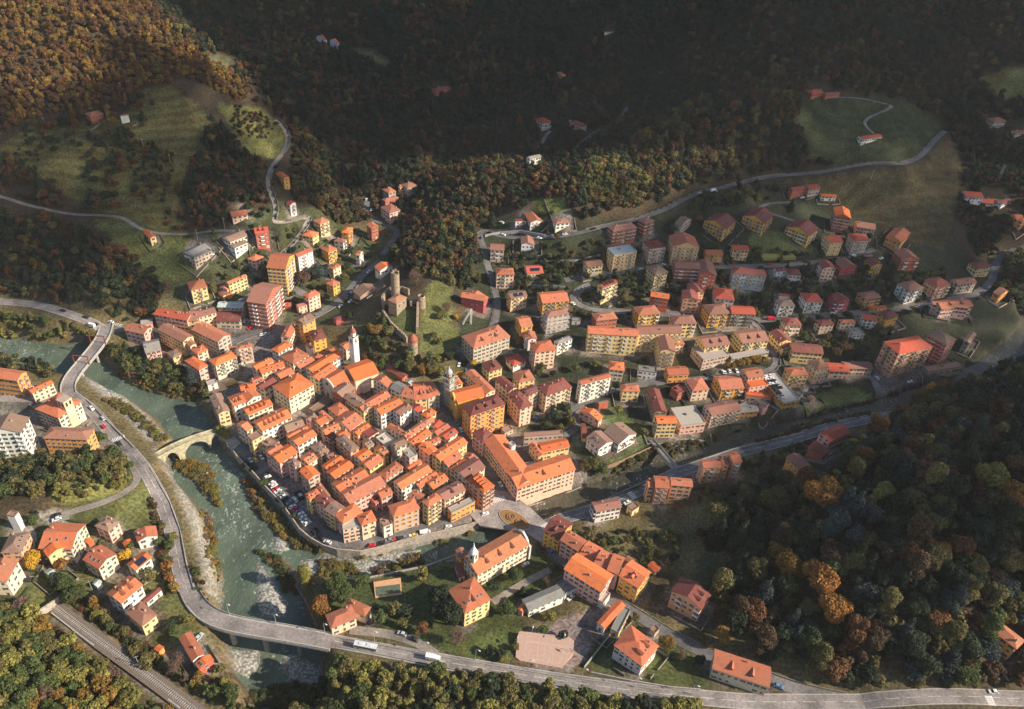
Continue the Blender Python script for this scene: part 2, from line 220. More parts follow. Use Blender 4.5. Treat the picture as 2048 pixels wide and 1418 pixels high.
HD = """h|577.9 796.6 542.2 772.2 630.4 768.5|4.3|o|c|c2|palazzo
g|467.2 813.5 493.5 803.2 457.8 799.1|4|o|w|d2|
xL|494.0 805.1 474.7 791.0 525.3 791.0|4|o|w||
g|483.1 785.4 513.2 777.9 472.8 775.4|3|o|w|d1|
g|496.3 831.3 546.9 809.8 486.9 820.5|3.3|o|c|d4|
g|512.2 774.1 531.9 765.3 501.0 763.8|3|t|c||
g|528.2 781.6 557.2 763.8 521.0 769.8|3|d|c||
g|561.9 758.6 590.1 745.0 552.5 748.4|3|o|c|c1|
g|512.2 739.4 548.8 722.5 506.6 731.9|4|o|k|c2|
xR|523.5 745.0 511.3 733.8 574.1 733.8|3.5|o|k|c2|
h|556.3 704.7 538.5 697.8 590.1 689.1|4|o|w|c1|
xR|579.7 675.6 558.6 674.7 593.8 652.2|4|t|c|c1|
h|606.0 650.3 586.3 640.0 632.3 640.9|5|b|O||
h|627.6 680.9 615.4 662.1 655.3 675.3|4|d|Y||
h|586.3 728.5 558.6 713.2 620.5 709.8|4|t|c|c1|
xL|622.9 696.3 608.8 688.8 629.5 694.4|3|d|c||
g|635.1 719.7 672.6 701.0 630.4 713.2|3|t|c||
xR|624.8 743.5 606.0 734.7 692.3 709.8|4|o|w|c1|
g|599.4 737.5 631.3 721.6 590.1 729.1|3|t|c|c1|
g|637.9 761.9 674.5 735.7 627.6 751.6|4|o|c||
g|691.4 700.0 706.4 693.5 683.9 690.6|3|o|c||
h|675.4 836.0 656.7 816.3 698.9 821.0|3|t|c|c1|
g|685.7 795.7 712.0 776.0 673.5 784.1|4|b|r|c1|
xL|727.9 823.8 685.7 795.7 747.6 812.6|4|b|y|c1|
xR|727.9 824.8 712.0 812.6 781.4 791.0|4|t|p|c3 s2|
g|700.7 861.3 728.9 840.7 685.4 842.2|3.3|t|c|c1|
g|716.7 871.7 743.9 853.8 710.1 863.2|3|o|c|s2|
f|738.3 876.4 726.1 866.0 756.1 863.2|3|d|c||
xL|658.5 844.5 638.8 824.8 667.0 838.8|3|t|c||
g|640.7 852.0 659.5 841.7 631.3 841.7|3.2|o|c||
g|621.0 844.5 637.0 835.1 614.5 837.0|3|b|p||
xR|652.0 869.8 639.8 857.6 682.9 855.7|3.5|o|c|c2|
g|664.2 882.0 676.4 872.6 655.7 872.6|3|d|p||
g|524.4 863.2 585.4 833.2 513.2 847.3|4|o|w|d5 c1|
g|493.5 863.2 506.6 854.8 483.1 849.7|4|o|c||
f|504.7 882.0 494.4 872.6 526.3 870.7|4|b|y||
g|573.2 863.2 610.7 851.0 563.8 852.0|3.3|b|p|c1|
g|579.7 879.2 620.1 858.5 572.2 873.5|3.3|o|y|c1|
g|595.7 892.3 635.1 869.8 586.3 881.0|4|o|w|c1|
f|629.5 825.7 619.1 818.2 649.2 809.8|1|b|e||glazed courtyard canopy
h|977.6 745.0 962.6 726.3 1005.4 735.6|3|d|y|d1|
h|1026.4 732.8 1012.3 716.9 1051.7 721.6|2|r|w|c1|
xL|1017.9 784.4 991.1 759.1 1033.9 775.0|4|d|k|c2|
h|1037.6 765.7 1024.5 745.0 1071.4 759.1|4|t|y|d1|
h|1041.4 817.8 1013.2 788.2 1067.6 810.7|5|d|k|c2|
xR|1058.3 790.0 1039.5 777.8 1080.8 782.5|5|d|e||
h|1092.4 792.3 1073.6 770.9 1144.5 774.1|5|d|k|c3 Ar|
h|941.0 830.4 921.3 808.8 1014.2 809.7|6.5|d|O|d3 Ar|
xL|972.0 789.1 929.8 746.0 991.7 780.7|4|t|c||long skylight roof
xL|910.1 773.2 907.3 756.3 920.9 766.6|3.5|o|y||
g|774.1 775.0 787.2 765.7 761.9 758.2|4|t|c||
g|778.8 776.0 800.3 787.2 788.1 764.7|4|g|c||
g|800.3 791.9 829.4 799.8 806.9 774.7|4|t|y|c1|
g|829.4 800.4 856.0 797.9 832.2 769.4|4|t|y|d1|
g|856.0 797.5 881.9 787.2 863.2 768.5|4|t|e|d3|
xL|804.1 758.2 771.3 735.6 818.2 749.7|1|d|r||long red shed roof
xR|821.9 769.4 809.7 763.8 829.4 764.7|1|m|e||small green shed
g|800.3 831.7 825.7 814.8 791.0 822.9|4|p|w|s2|
g|761.5 830.4 807.8 809.2 754.4 817.2|4|o|w|s3|
g|837.8 826.6 850.0 816.3 828.5 817.2|3|r|w||
h|853.8 836.6 840.7 827.6 874.4 823.8|4|o|y|c1|
xR|814.8 878.6 802.2 869.8 869.7 839.7|4|t|c|c2|
xL|814.8 877.3 771.3 853.8 825.7 869.8|4|t|c|c2|
g|830.3 893.2 865.0 866.9 816.3 885.7|3.3|o|c|c1|
xR|851.9 898.8 844.4 889.5 880.1 878.2|3.3|o|p|c1|
g|875.4 871.6 902.2 854.8 866.9 864.1|3|t|c||
g|880.1 861.3 891.3 848.2 870.7 848.2|3|r|c||
g|893.2 880.1 917.2 865.1 883.8 871.6|3|r|c|c1|
xR|879.1 919.1 857.5 906.3 940.5 887.2|4|o|y|c2 s3|
xL|858.5 908.2 832.2 893.2 880.1 898.8|4|o|p|s1|
g|896.0 933.5 926.0 913.8 880.1 924.2|3.3|t|c|c2|
xR|912.9 949.5 897.9 938.2 940.1 927.0|3.3|o|c|c1|
g|947.6 926.0 957.9 916.7 937.3 914.8|3|t|k||
g|932.6 960.7 972.0 934.5 915.7 946.7|4|p|c|c1|
g|542.2 912.2 568.5 896.3 533.8 904.7|4|t|p||
g|559.1 927.2 596.1 904.7 548.8 912.2|4|o|p|c1|
h|642.6 912.2 618.2 893.5 665.1 900.0|3|b|e|c2|
h|700.7 906.0 669.8 877.5 719.5 895.3|5|b|s|c1|
g|683.9 879.4 701.7 870.0 672.6 871.0|4.5|o|s||
h|590.1 935.7 575.1 924.4 601.3 924.4|4|b|p|c1|
xL|616.3 961.9 599.4 942.2 640.7 947.9|4|o|e||
xR|617.3 926.7 595.7 916.0 639.2 916.0|3.3|o|c|c1|
g|658.5 918.8 676.4 909.4 652.0 912.2|3|p|e||
g|657.6 943.2 690.4 919.7 651.0 932.9|3.3|o|e||
g|669.8 957.8 708.6 931.5 659.5 946.9|4|o|e|c1|
g|727.9 927.2 750.4 912.2 716.7 913.2|4|o|w|s1|
g|740.1 940.4 768.3 919.7 728.9 927.2|4|t|y|c2|
h|773.0 960.1 756.1 946.9 807.3 933.8|4|t|e|c1|
g|768.3 911.3 778.6 903.8 758.9 898.2|3|o|y||
g|736.4 896.3 749.5 888.8 729.8 886.9|3|b|e||
f|772.0 894.4 752.3 875.6 790.8 883.1|3|e|c||roof terrace
g|790.8 898.2 815.2 886.9 784.2 888.8|4|b|c||
g|682.9 988.2 741.1 953.5 665.1 976.0|4|o|e|c6|
g|699.8 1008.8 773.0 969.4 685.7 990.1|4|t|p|c3|
g|762.6 997.6 787.0 986.3 753.3 987.3|3.3|o|p|c1|
g|751.4 1008.8 762.6 1001.3 742.9 997.6|2|r|p||
xL|657.6 990.1 623.8 971.3 667.9 988.2|4|t|e|c2|
h|619.1 999.1 607.3 988.2 644.5 988.2|4|o|y||
xL|653.8 1019.1 629.5 999.4 672.6 1003.2|4|d|p|c2|
xL|667.9 1036.0 652.0 1019.1 686.7 1014.5|4|b|y|s1|
h|685.7 1048.6 667.3 1028.0 727.0 1024.8|4|o|p|c1|rounded corner house
+h|724.2 1049.2 708.2 1029.5 757.4 1041.7|4|o|k|c1 s1|
+f|687.2 1056.7 681.0 1043.5 724.2 1053.8|3.5|e|k||
f|768.3 1052.0 757.0 1038.8 787.0 1047.3|3|b|w|c1|
f|540.4 896.3 520.7 886.9 560.1 883.1|3|b|e||
xL|1033.9 974.7 964.8 882.2 1077.0 960.1|4|o|k|c2|school
+xR|1033.9 974.7 1008.5 942.2 1155.8 941.3|4|o|k|d1 c1|
f|1023.6 894.4 1017.0 886.9 1030.5 889.7|5|e|w||school lift tower
f|1041.4 930.0 1035.7 925.3 1075.1 933.8|1|e|e||terrace
xR|1085.5 901.9 1071.4 884.1 1144.0 896.3|2.2|o|y||garage hall
xL|1078.9 912.2 1053.6 888.8 1095.8 909.4|2.2|o|y||
f|1048.9 873.8 1047.0 866.3 1125.8 868.1|2.5|b|e||long brown workshop
f|1009.5 866.3 1002.0 858.8 1026.4 858.8|1|b|e||pergola
h|964.5 889.7 950.4 866.3 983.2 871.9|4|d|p||
h|787.2 1032.3 773.1 1009.8 842.5 1018.2|4.3|t|e|c1|orange shutters
h|856.6 1012.6 839.7 1001.7 888.5 997.6|5|t|y|c1 Ar|
xL|836.9 1006.9 818.2 992.9 848.2 990.1|4|t|y||
g|889.4 1002.8 932.6 980.3 883.8 986.3|4|p|k|d1|
f|902.6 1024.8 893.2 1015.4 952.3 1005.1|2.5|e|O|c1|
h|968.2 984.8 932.6 958.2 992.6 971.3|5|o|s|d4 Ar|
g|866.9 979.2 898.4 957.8 857.5 967.6|3.3|o|e|c2|
g|839.7 976.6 878.6 950.7 830.3 969.4|3.3|o|e|c1 s1|
g|803.1 979.7 865.4 941.3 793.8 967.6|4|o|w|c2|
g|820.0 941.3 845.3 924.4 814.4 935.7|3.3|o|p||
f|819.1 916.9 803.1 901.9 836.0 909.4|5|e|p|c1|
xL|791.0 920.7 778.8 915.0 802.2 915.0|3|b|y||
h|1797.3 707.0 1764.7 682.1 1868.9 696.0|7.3|r|s|Ar Al|tall orange apartment
h|1892.1 688.4 1849.4 669.6 1919.1 679.0|6|b|r|Al q|
f|1859.4 747.4 1848.8 736.8 1922.2 730.5|1.3|b|e||long podium
xR|1929.8 680.3 1915.9 677.8 1963.7 672.7|3|b|e||
xR|1725.7 640.7 1722.0 628.8 1753.4 640.1|2.6|r|w||
h|1774.1 637.6 1754.0 624.4 1799.2 630.7|3|d|Y||
f|1706.3 669.6 1695.0 656.4 1729.5 668.3|2|g|w||
xR|1866.4 610.6 1863.2 603.7 1937.3 615.0|3|t|p||
xR|1585.1 380.3 1575.7 375.0 1618.9 375.0|3|r|r||red farmhouse
+xR|1618.9 380.6 1611.4 371.3 1635.8 375.0|3|r|e||
xR|1643.3 393.8 1640.5 388.1 1671.4 392.8|1.5|o|w||
xR|1448.2 456.6 1405.0 440.7 1475.4 442.5|4|d|Y|s8 Ar Al|
xR|1527.9 445.3 1482.0 431.3 1551.4 430.3|4|d|Y|s8 Ar Al|
xR|1618.0 470.7 1568.2 453.8 1639.9 456.6|4|d|Y|s8 Ar Al|
xL|1358.2 448.2 1342.2 444.4 1391.0 440.7|3|b|e||
xL|1346.0 493.6 1338.5 471.6 1398.5 494.7|5.6|t|y|Ar c1|yellow block
f|1300.0 497.9 1285.9 483.8 1331.9 493.6|4.5|d|k|Ar|
xR|1412.5 508.2 1406.9 498.8 1447.3 508.2|2.4|t|O|Ar|
xR|1466.9 499.7 1459.4 488.5 1499.8 501.6|3|r|y|Ar|
xR|1661.1 485.7 1646.1 470.7 1686.4 483.8|4.4|r|y|Al|
h|1311.3 547.6 1286.9 532.6 1341.3 544.8|4|b|y|Ar s1|
xR|1349.7 537.3 1346.9 523.2 1399.4 536.3|4|p|r|Ar q|red brick block
+xL|1394.7 549.5 1395.7 523.2 1429.4 549.5|4.5|p|r|Ar|
h|1466.9 546.6 1463.2 532.6 1533.5 552.8|4.3|d|g|Ar s1|pale green mansion
h|1576.7 549.5 1572.0 536.3 1602.9 551.3|2.5|d|w||
xR|1554.2 544.8 1549.5 537.3 1572.0 540.1|2.3|d|w||
xL|1647.0 536.3 1633.9 522.3 1674.2 538.2|4|d|k|Al|
xL|1388.2 587.9 1375.0 568.2 1407.9 585.1|3.5|d|s|Al|
xL|1364.7 598.2 1364.7 581.3 1396.6 600.1|4|d|s||
h|1430.4 596.4 1425.7 573.8 1469.8 601.0|3.3|r|w|Ar|
xR|1303.8 590.7 1300.0 579.5 1340.3 601.0|4|o|r|Ar s2|
h|1560.7 611.4 1549.5 598.2 1592.6 612.3|3.3|b|w|Ar|
h|1612.3 603.9 1598.3 585.1 1648.0 604.8|3.4|r|w|Ar|white eaves house
xR|1667.7 602.0 1659.2 587.0 1689.2 603.9|3.3|d|m|Ar|
f|1558.9 591.7 1557.9 587.9 1580.4 592.6|1|r|w||small red canopy
xL|1665.0 432.5 1673.4 417.5 1696.0 434.4|4.6|o|r|Ar q|
xR|1711.0 455.0 1714.7 443.8 1746.6 456.9|3|p|p|Ar|
g|1710.0 481.3 1738.2 481.3 1711.9 469.1|4|r|e|Ar|
h|1709.1 482.2 1696.0 470.0 1739.1 480.4|4.4|r|e|Ar|
xL|1770.1 473.8 1789.7 455.0 1802.9 485.0|2.4|t|O||
xL|1803.8 518.8 1786.0 501.9 1841.3 519.7|3.4|p|r|Ar|large chalet
xL|1681.9 537.6 1671.6 523.5 1710.0 531.9|3|p|m||
xL|1743.8 531.9 1727.8 519.7 1767.2 530.1|3|d|Y|Ar|
h|1957.6 540.4 1942.6 528.2 1979.2 530.1|3|d|y||
h|1816.9 578.8 1787.9 564.8 1855.4 577.9|4|p|w|Ar Al q|
h|1873.2 573.2 1845.1 558.2 1907.0 569.5|4|d|s|Ar|
xR|1917.3 571.3 1903.2 560.1 1952.0 563.8|3|p|k|Ar|
xL|2000.8 592.0 1985.8 584.5 2019.5 582.6|2.4|p|O||
xR|1886.4 622.0 1871.3 606.0 1940.8 608.9|3.2|t|p|d2 s1|
h|1730.7 599.5 1713.8 586.3 1763.5 593.8|3|p|O|Ar|
xR|1742.9 619.2 1740.0 614.5 1770.1 612.6|1|r|O||
xL|1676.3 606.0 1660.3 592.0 1699.7 599.5|3.3|d|m|Ar|
xR|1931.4 395.9 1929.5 385.6 1956.7 391.3|2|r|w||
xR|1972.6 411.0 1970.8 402.5 2013.0 402.5|2|r|w||
xR|2030.8 441.9 2027.0 430.6 2040.2 438.2|3|t|O||
xR|461.9 436.0 461.0 423.8 492.9 428.5|2.6|t|k||
xR|509.8 467.8 506.9 454.7 537.9 465.0|4.4|r|r|d2 Ar|brick red house two pointed dormers
xL|580.1 410.6 570.7 406.9 593.2 405.0|3.3|r|w|Ar|
h|640.1 450.0 627.0 440.6 658.0 441.6|4|t|y|Ar|
h|625.1 474.4 600.7 470.7 640.1 464.1|3|o|y||
h|694.5 465.0 677.6 465.0 710.5 454.7|3.3|o|O|Ar|
h|687.0 485.7 666.4 481.9 694.5 478.2|3|p|w|Ar|
h|657.0 504.4 638.3 496.0 677.6 497.9|3.4|t|Y|Ar|
xR|388.8 516.6 371.9 503.5 415.0 496.9|3|g|w|Ar|grey roofed house
+f|390.6 518.5 386.0 512.9 417.8 500.7|3.6|g|e||
xR|460.1 485.7 445.0 474.4 493.8 470.7|3.3|b|w||
xR|469.4 496.9 460.1 491.3 494.8 484.7|3.3|b|w||
h|511.6 523.2 492.9 517.6 528.5 512.9|2.7|t|k||
xL|569.8 538.2 530.4 535.4 591.4 508.2|8|t|Y|Ar q|cream tower block
g|596.0 514.7 627.0 501.6 591.4 507.2|5|t|w|Ar c1|
h|382.2 580.4 371.9 564.5 416.5 573.8|4|t|y|Ar|
g|457.2 568.2 494.8 552.3 452.5 564.5|3.6|o|y||yellow orange gabled house
+g|454.4 579.5 464.7 572.9 446.9 572.0|2|t|y||
+xR|445.0 593.5 437.5 584.1 460.1 584.1|1.4|d|y||
+xR|454.4 591.7 450.7 588.8 463.8 587.0|1|t|O||
xL|532.3 609.5 492.9 602.9 563.2 570.1|7.4|p|r|Ar Al q|tall red and white apartment
h|665.5 536.3 652.3 534.4 687.0 530.7|3|t|k||
h|666.4 571.0 647.6 566.3 684.2 564.5|3|t|Y||
h|616.7 596.3 602.6 588.8 642.9 587.0|4|t|k|c1|
xR|597.0 614.2 589.5 608.5 617.6 609.5|2|p|k||
xR|609.2 649.8 585.7 639.5 632.6 635.7|5|b|O||
g|433.8 614.2 486.3 615.1 437.5 604.8|3.3|m|e||warehouse
+g|430.0 642.3 479.7 643.2 435.7 624.5|2|d|e||
g|340.0 635.7 373.8 641.4 328.7 622.6|4|r|p|c3|
g|373.8 642.3 394.4 642.3 379.4 622.6|4|p|y||
g|396.3 635.7 433.8 624.5 393.5 624.5|4|p|k|c2|
g|567.9 613.2 582.0 613.2 567.9 605.7|1|r|r||
xL|717.0 510.1 707.7 510.1 730.2 502.5|3|t|w||
h|672.0 641.4 666.4 635.7 694.5 632.0|1.5|d|m||small magenta hut
xL|1057.6 446.9 1050.1 424.4 1083.8 442.2|3|t|w|Ar|white villa with tall shed roof
+f|1031.3 442.2 1029.4 438.5 1052.9 442.2|2|d|w||
h|1112.0 447.8 1101.7 437.5 1142.0 446.0|2.6|p|w|c1|
h|1226.4 462.8 1212.3 451.6 1276.1 455.3|4|p|r|s6 Ar q|maroon block
h|1290.2 446.9 1272.4 439.4 1312.7 442.2|4|p|r|s6 Ar q|
xR|980.7 499.4 979.7 486.3 1009.7 501.3|3.4|p|e|Ar|
xL|1041.6 489.1 1041.6 474.1 1068.8 490.0|2.5|p|w||
xR|1175.7 534.1 1165.4 521.9 1207.6 530.4|3|p|y|Ar|
f|1228.3 509.7 1213.3 496.6 1275.2 503.2|5|m|y|Ar|green metal roof block
h|991.9 550.1 991.0 536.0 1028.5 549.1|4|t|k|Ar s1|
xR|1053.8 548.2 1048.2 531.3 1086.6 545.4|2.3|r|k|v|
xR|968.5 602.6 920.6 594.1 980.7 593.2|2.2|t|m||crimson low house
g|920.6 594.1 968.5 602.6 921.6 584.8|2.2|t|m||
xR|1021.9 597.0 1011.6 584.8 1056.6 592.3|4|b|y|v Ar|
xR|1084.8 607.3 1074.5 585.7 1138.6 601.7|4|t|Y|Ar|
xR|1203.9 570.7 1187.9 565.1 1243.3 568.8|4.4|d|y|d4 Ar|
h|1095.1 634.5 1085.7 622.3 1139.2 627.9|5|p|e|S|
xR|1042.6 655.1 1029.4 634.5 1066.9 651.4|3.4|t|Y||
xL|1051.9 674.7 1041.6 662.5 1077.3 677.5|3|t|w||
xL|1059.4 677.5 1042.6 664.4 1079.1 678.5|3|t|w||
h|1069.8 706.1 1059.4 685.0 1112.0 700.1|5.5|t|k||
h|1113.8 681.3 1100.7 677.5 1153.2 681.3|3|g|w|Ar|
h|946.9 693.5 916.9 670.0 1026.6 674.7|5|t|e|c3 d2|large villa under repair
h|1192.6 641.0 1181.4 626.0 1237.6 638.2|3|t|r|c1|
xR|1175.7 668.2 1174.8 652.2 1277.0 671.9|5.4|t|y|Ar c4|long yellow apartment slab
+xR|1277.0 671.9 1273.3 654.1 1361.5 662.5|5.4|p|y|Ar|
+xL|1320.2 701.9 1312.7 670.0 1352.1 702.9|5.2|p|y|Ar|
f|1145.7 640.0 1142.0 634.4 1162.6 643.8|1|g|g||
h|1218.0 738.5 1218.0 720.7 1248.9 742.3|3|o|c|s2|
xR|1160.7 763.8 1149.5 755.4 1229.2 759.1|5.3|t|w|Ar|white six storey block
h|1244.2 783.5 1241.4 769.5 1279.9 782.6|3|t|y|s1|
xR|1198.3 808.9 1195.4 804.2 1217.0 804.2|1.5|p|r||
g|1198.3 842.6 1206.7 833.2 1177.6 827.6|2|o|p||
xL|903.8 773.2 903.8 760.1 920.6 767.6|3|r|y||
h|1277.5 631.3 1264.4 613.5 1322.5 627.5|4|t|Y|Ar|
h|1346.9 648.2 1339.4 630.3 1393.8 647.2|4|p|y|Ar|
h|1352.5 689.4 1342.2 680.1 1372.2 688.5|2.6|t|k||
h|1418.2 631.3 1406.9 610.6 1461.3 625.7|4|p|Y|Ar|
+xR|1463.2 627.5 1455.7 610.6 1512.0 629.4|4|r|e|Ar|
xR|1409.8 695.1 1390.1 672.5 1462.3 689.4|4|p|y|s2 Ar d2|yellow stepped apartment
+f|1406.9 719.4 1382.6 695.1 1459.5 710.1|3|e|e||
xR|1484.8 687.6 1464.2 662.2 1538.3 681.0|4|p|y|s2 Ar d2|
+f|1463.2 715.7 1455.7 708.2 1539.2 704.4|2|e|e||
h|1572.0 651.0 1562.6 635.0 1603.9 650.0|3.4|d|k|Ar|
xL|1558.9 687.6 1543.9 665.0 1579.5 680.1|3|d|y||
+xL|1566.4 698.8 1557.0 689.4 1583.3 695.1|2|d|y||
xR|1585.2 704.4 1577.6 684.7 1647.1 708.2|3|d|y|s2|
f|1278.5 740.1 1275.6 728.8 1315.0 747.6|2|g|w||modern grey house
xR|1336.6 751.3 1330.0 734.5 1377.9 747.6|2.4|t|O||
h|1384.4 783.2 1371.3 758.8 1418.2 778.5|3|t|k||
xR|1442.6 781.3 1427.6 753.2 1487.6 775.7|3|t|Y|c1 Ar|
xR|1497.0 757.0 1480.1 738.2 1530.8 752.3|4|t|p||
+f|1500.7 774.8 1493.2 764.5 1536.4 768.2|3|o|p||
f|1493.2 788.9 1489.5 781.3 1543.9 798.2|1.4|o|p||
xL|1315.0 822.6 1286.9 777.6 1342.2 826.0|3|d|b|s1|long brown building
f|1356.3 785.1 1338.5 775.7 1375.1 781.3|2|d|r||
xR|1416.3 819.8 1413.5 812.3 1472.6 813.2|3|t|y||
f|1558.9 809.5 1534.5 753.2 1585.2 798.2|2.3|e|Y|P|rooftop car park
h|1579.5 753.2 1570.1 736.3 1617.0 749.5|3.4|t|y|Ar|
f|1528.9 813.2 1510.1 803.9 1540.1 807.6|2|b|p||
f|1482.0 815.1 1469.8 809.5 1506.4 813.2|2|e|e||
h|1641.6 650.7 1627.5 639.4 1672.5 649.7|2.6|d|k|s1|
h|1682.9 646.9 1677.2 639.4 1711.9 645.0|2.6|t|k||
h|1634.1 738.8 1614.4 720.1 1660.4 736.0|4.4|p|k||
xR|1657.5 746.3 1657.5 729.5 1692.2 739.8|2|r|k||
+xR|1692.2 740.7 1685.7 725.7 1742.9 735.1|2|p|k||
f|1599.4 791.4 1590.0 787.6 1608.8 787.6|1|g|g||small green shed
xL|1198.2 896.9 1170.0 874.4 1230.1 883.8|2.5|b|w||grey brown double villa
+xL|1238.5 891.3 1211.3 864.1 1270.4 866.9|2.5|b|w|Ar|
xL|1158.8 870.7 1151.3 874.4 1183.2 848.2|1|d|y||
xR|1314.5 848.2 1309.8 832.2 1354.8 846.3|4|o|y||yellow riverside house
f|1361.4 853.8 1344.5 818.2 1408.3 844.4|2.4|e|p||pink flat roofed riverside house
xR|1424.2 835.0 1410.1 812.5 1479.5 818.2|3.5|p|c|Ar|
xR|1295.7 974.8 1293.8 957.9 1307.9 974.8|4|t|s||brick apartments with stepped roofs
+xR|1309.8 975.7 1307.0 951.3 1338.9 976.7|4.4|t|s|Ar|
+xR|1341.7 971.0 1339.8 954.1 1385.8 973.8|4|t|s||
xR|1407.3 936.3 1398.9 918.5 1445.8 935.4|4.3|t|s|Ar|second brick apartments
+xR|1447.7 930.7 1432.7 911.9 1462.7 931.6|4|t|s||
+xR|1470.2 923.2 1447.7 904.4 1490.8 925.1|4.6|t|s|Ar|
xR|1192.5 1021.7 1179.4 1002.0 1246.9 1017.0|3|p|w|Al|lilac house by the bridge
f|1264.8 1021.7 1253.5 1013.2 1279.8 1013.2|1.4|b|y||
xR|1657.9 880.7 1632.6 863.8 1705.8 867.6|2.6|r|p|c4|pink house red roof
xL|1645.7 912.6 1613.8 893.8 1664.5 901.3|1|d|r||open shed by pink house
xL|1597.0 939.8 1570.7 913.5 1625.1 933.2|2.5|p|O||
xR|1474.1 829.1 1469.4 815.0 1514.4 819.7|2|e|O||
f|1531.3 815.0 1512.5 800.0 1535.1 815.0|2|e|p||
xL|1621.3 796.3 1610.1 792.5 1636.4 798.2|1|b|b||
f|1608.2 778.5 1605.4 772.8 1615.7 775.6|1|e|w||
g|1086.1 1060.4 1119.4 1080.1 1110.1 1042.5|4|d|Y|c3 d1|
g|1119.4 1080.1 1156.0 1103.5 1129.8 1065.0|4|t|p|c3|
g|1156.0 1110.1 1186.0 1126.9 1167.3 1089.4|3.4|t|y|c3|
g|1185.1 1129.8 1213.2 1143.8 1197.3 1108.2|4|t|k|c2|
g|1213.2 1140.1 1236.7 1149.5 1228.2 1119.4|4.4|t|p|c1|
g|1236.7 1151.3 1277.0 1177.6 1252.6 1128.8|4.2|o|Y|d1 s2 c1|
g|1126.9 1138.2 1202.0 1185.1 1149.5 1119.4|4.3|o|p||pink school with orange roof
f|1205.7 1205.7 1195.4 1200.1 1221.7 1187.9|1.5|e|w||
xR|1057.5 1223.6 1042.5 1199.2 1129.8 1191.7|1.6|g|w||long grey roofed hall
f|1129.8 1189.8 1111.9 1168.2 1152.3 1174.8|1.3|g|g||
xR|1044.4 1223.6 1035.0 1218.9 1052.9 1213.2|1.2|o|p||
xL|1263.9 1126.9 1247.0 1119.4 1273.3 1119.4|1.5|p|r||
xL|1310.8 1147.6 1297.6 1130.7 1320.2 1136.3|1|o|e||
xR|1403.2 1219.1 1340.4 1182.5 1423.9 1190.0|3.4|d|s|d2 Al|villa maroon roof
h|1284.1 1332.6 1225.0 1290.4 1320.7 1291.3|2.6|t|w|d2 s1 c1|white villa pyramid roof
g|1423.9 1337.3 1539.2 1375.7 1454.8 1320.4|2.5|t|e|d2|roadside house with verandas
xR|1210.0 1259.4 1194.1 1246.3 1250.3 1210.7|1.4|o|w||orange garage shed
f|1232.5 1262.2 1214.7 1256.6 1267.2 1221.9|1.1|g|y||
f|1309.4 1267.9 1300.1 1259.4 1318.8 1257.6|0.9|b|e||
h|929.2 1227.6 894.5 1179.7 983.6 1199.4|3.5|t|y|s6 d1|old yellow red villa
h|661.9 1257.6 649.7 1229.5 715.4 1236.0|2|t|k|c1|square cottage tiled
h|730.4 1233.2 687.2 1215.4 743.5 1213.5|2|t|k|c1|
xL|920.8 1118.8 910.4 1100.0 936.7 1112.2|2|p|Y||
xL|922.6 1152.5 903.9 1128.2 935.8 1152.5|1|d|p||
xL|144.4 1101.3 78.8 1095.7 169.8 1048.8|3.5|o|c||orange L house
+xR|120.1 1096.6 78.8 1095.7 144.4 1097.5|3.4|o|y||
h|216.7 1061.9 184.8 1052.5 243.9 1042.2|3|b|p|c2|pink villa
xL|273.9 1084.4 270.1 1063.8 316.1 1071.3|2|t|w|c1|white gable house
+xL|275.7 1082.5 270.1 1064.7 292.6 1069.4|2|p|w||
xL|197.0 1138.8 164.1 1119.1 234.5 1107.9|3|t|c|c2|cream gabled house
xR|271.1 1141.6 251.4 1129.4 304.8 1114.4|2.4|o|w|v|solar roof
h|284.2 1252.3 248.5 1225.1 317.0 1228.9|2.5|p|y|c2|
xR|242.0 1209.2 213.8 1187.6 285.1 1169.8|3.3|o|w|d2 c3|white house two orange dormers
xR|294.5 1207.3 286.1 1199.8 321.7 1179.1|1|d|w||
h|44.1 1106.0 3.8 1105.0 58.2 1065.7|3.5|b|s||brown roof house
xR|15.0 1166.9 -37.5 1163.2 33.8 1121.9|3.3|t|c|c1|
f|31.0 1031.9 15.0 1029.1 35.6 1026.3|3.4|b|w||white substation tower
xR|105.0 1157.6 90.0 1142.6 114.4 1150.1|1.2|m|e||
xR|193.2 1173.5 184.8 1167.9 203.5 1163.2|1|m|w||small green roof shed
xL|247.6 1091.0 245.7 1087.2 263.6 1082.5|1|o|O||
xL|176.3 1088.2 173.5 1080.7 182.9 1080.7|1|o|r||
xL|385.7 1321.3 354.8 1277.3 412.0 1307.3|2|t|w||red roofed barn house
+xL|398.8 1338.2 388.5 1327.0 429.8 1320.4|1.6|o|r||
xL|320.1 1300.7 310.7 1296.9 325.7 1296.0|1|o|O||small orange garden hut
g|306.7 628.9 374.3 641.4 318.0 618.8|4|r|p|c4|
xR|299.2 700.2 277.9 682.7 330.5 700.2|3|g|p|Ar|grey hip lilac house
g|247.9 660.2 287.9 668.9 255.4 648.1|3|t|p||
g|314.2 658.9 365.5 685.2 328.0 649.6|3.6|p|y|c1|
xL|380.6 692.7 365.5 682.7 395.6 687.7|3.3|p|k||
h|345.5 716.5 331.7 705.2 365.5 707.7|2|b|y||
g|381.8 658.9 435.7 685.2 395.6 646.4|4|t|e|c1|
h|398.1 740.3 366.8 721.5 418.1 730.3|3.4|o|p||
h|395.6 707.7 379.3 699.0 419.4 699.0|3.6|o|k||
h|430.6 732.8 418.1 720.2 474.5 714.0|4|o|c|Ar|
h|480.7 692.7 473.2 687.7 507.0 696.5|4.4|t|k|Ar|
xR|460.7 699.0 454.4 692.7 474.5 697.7|3|t|k||
f|415.6 770.3 410.6 764.1 435.7 765.3|1.5|e|w||
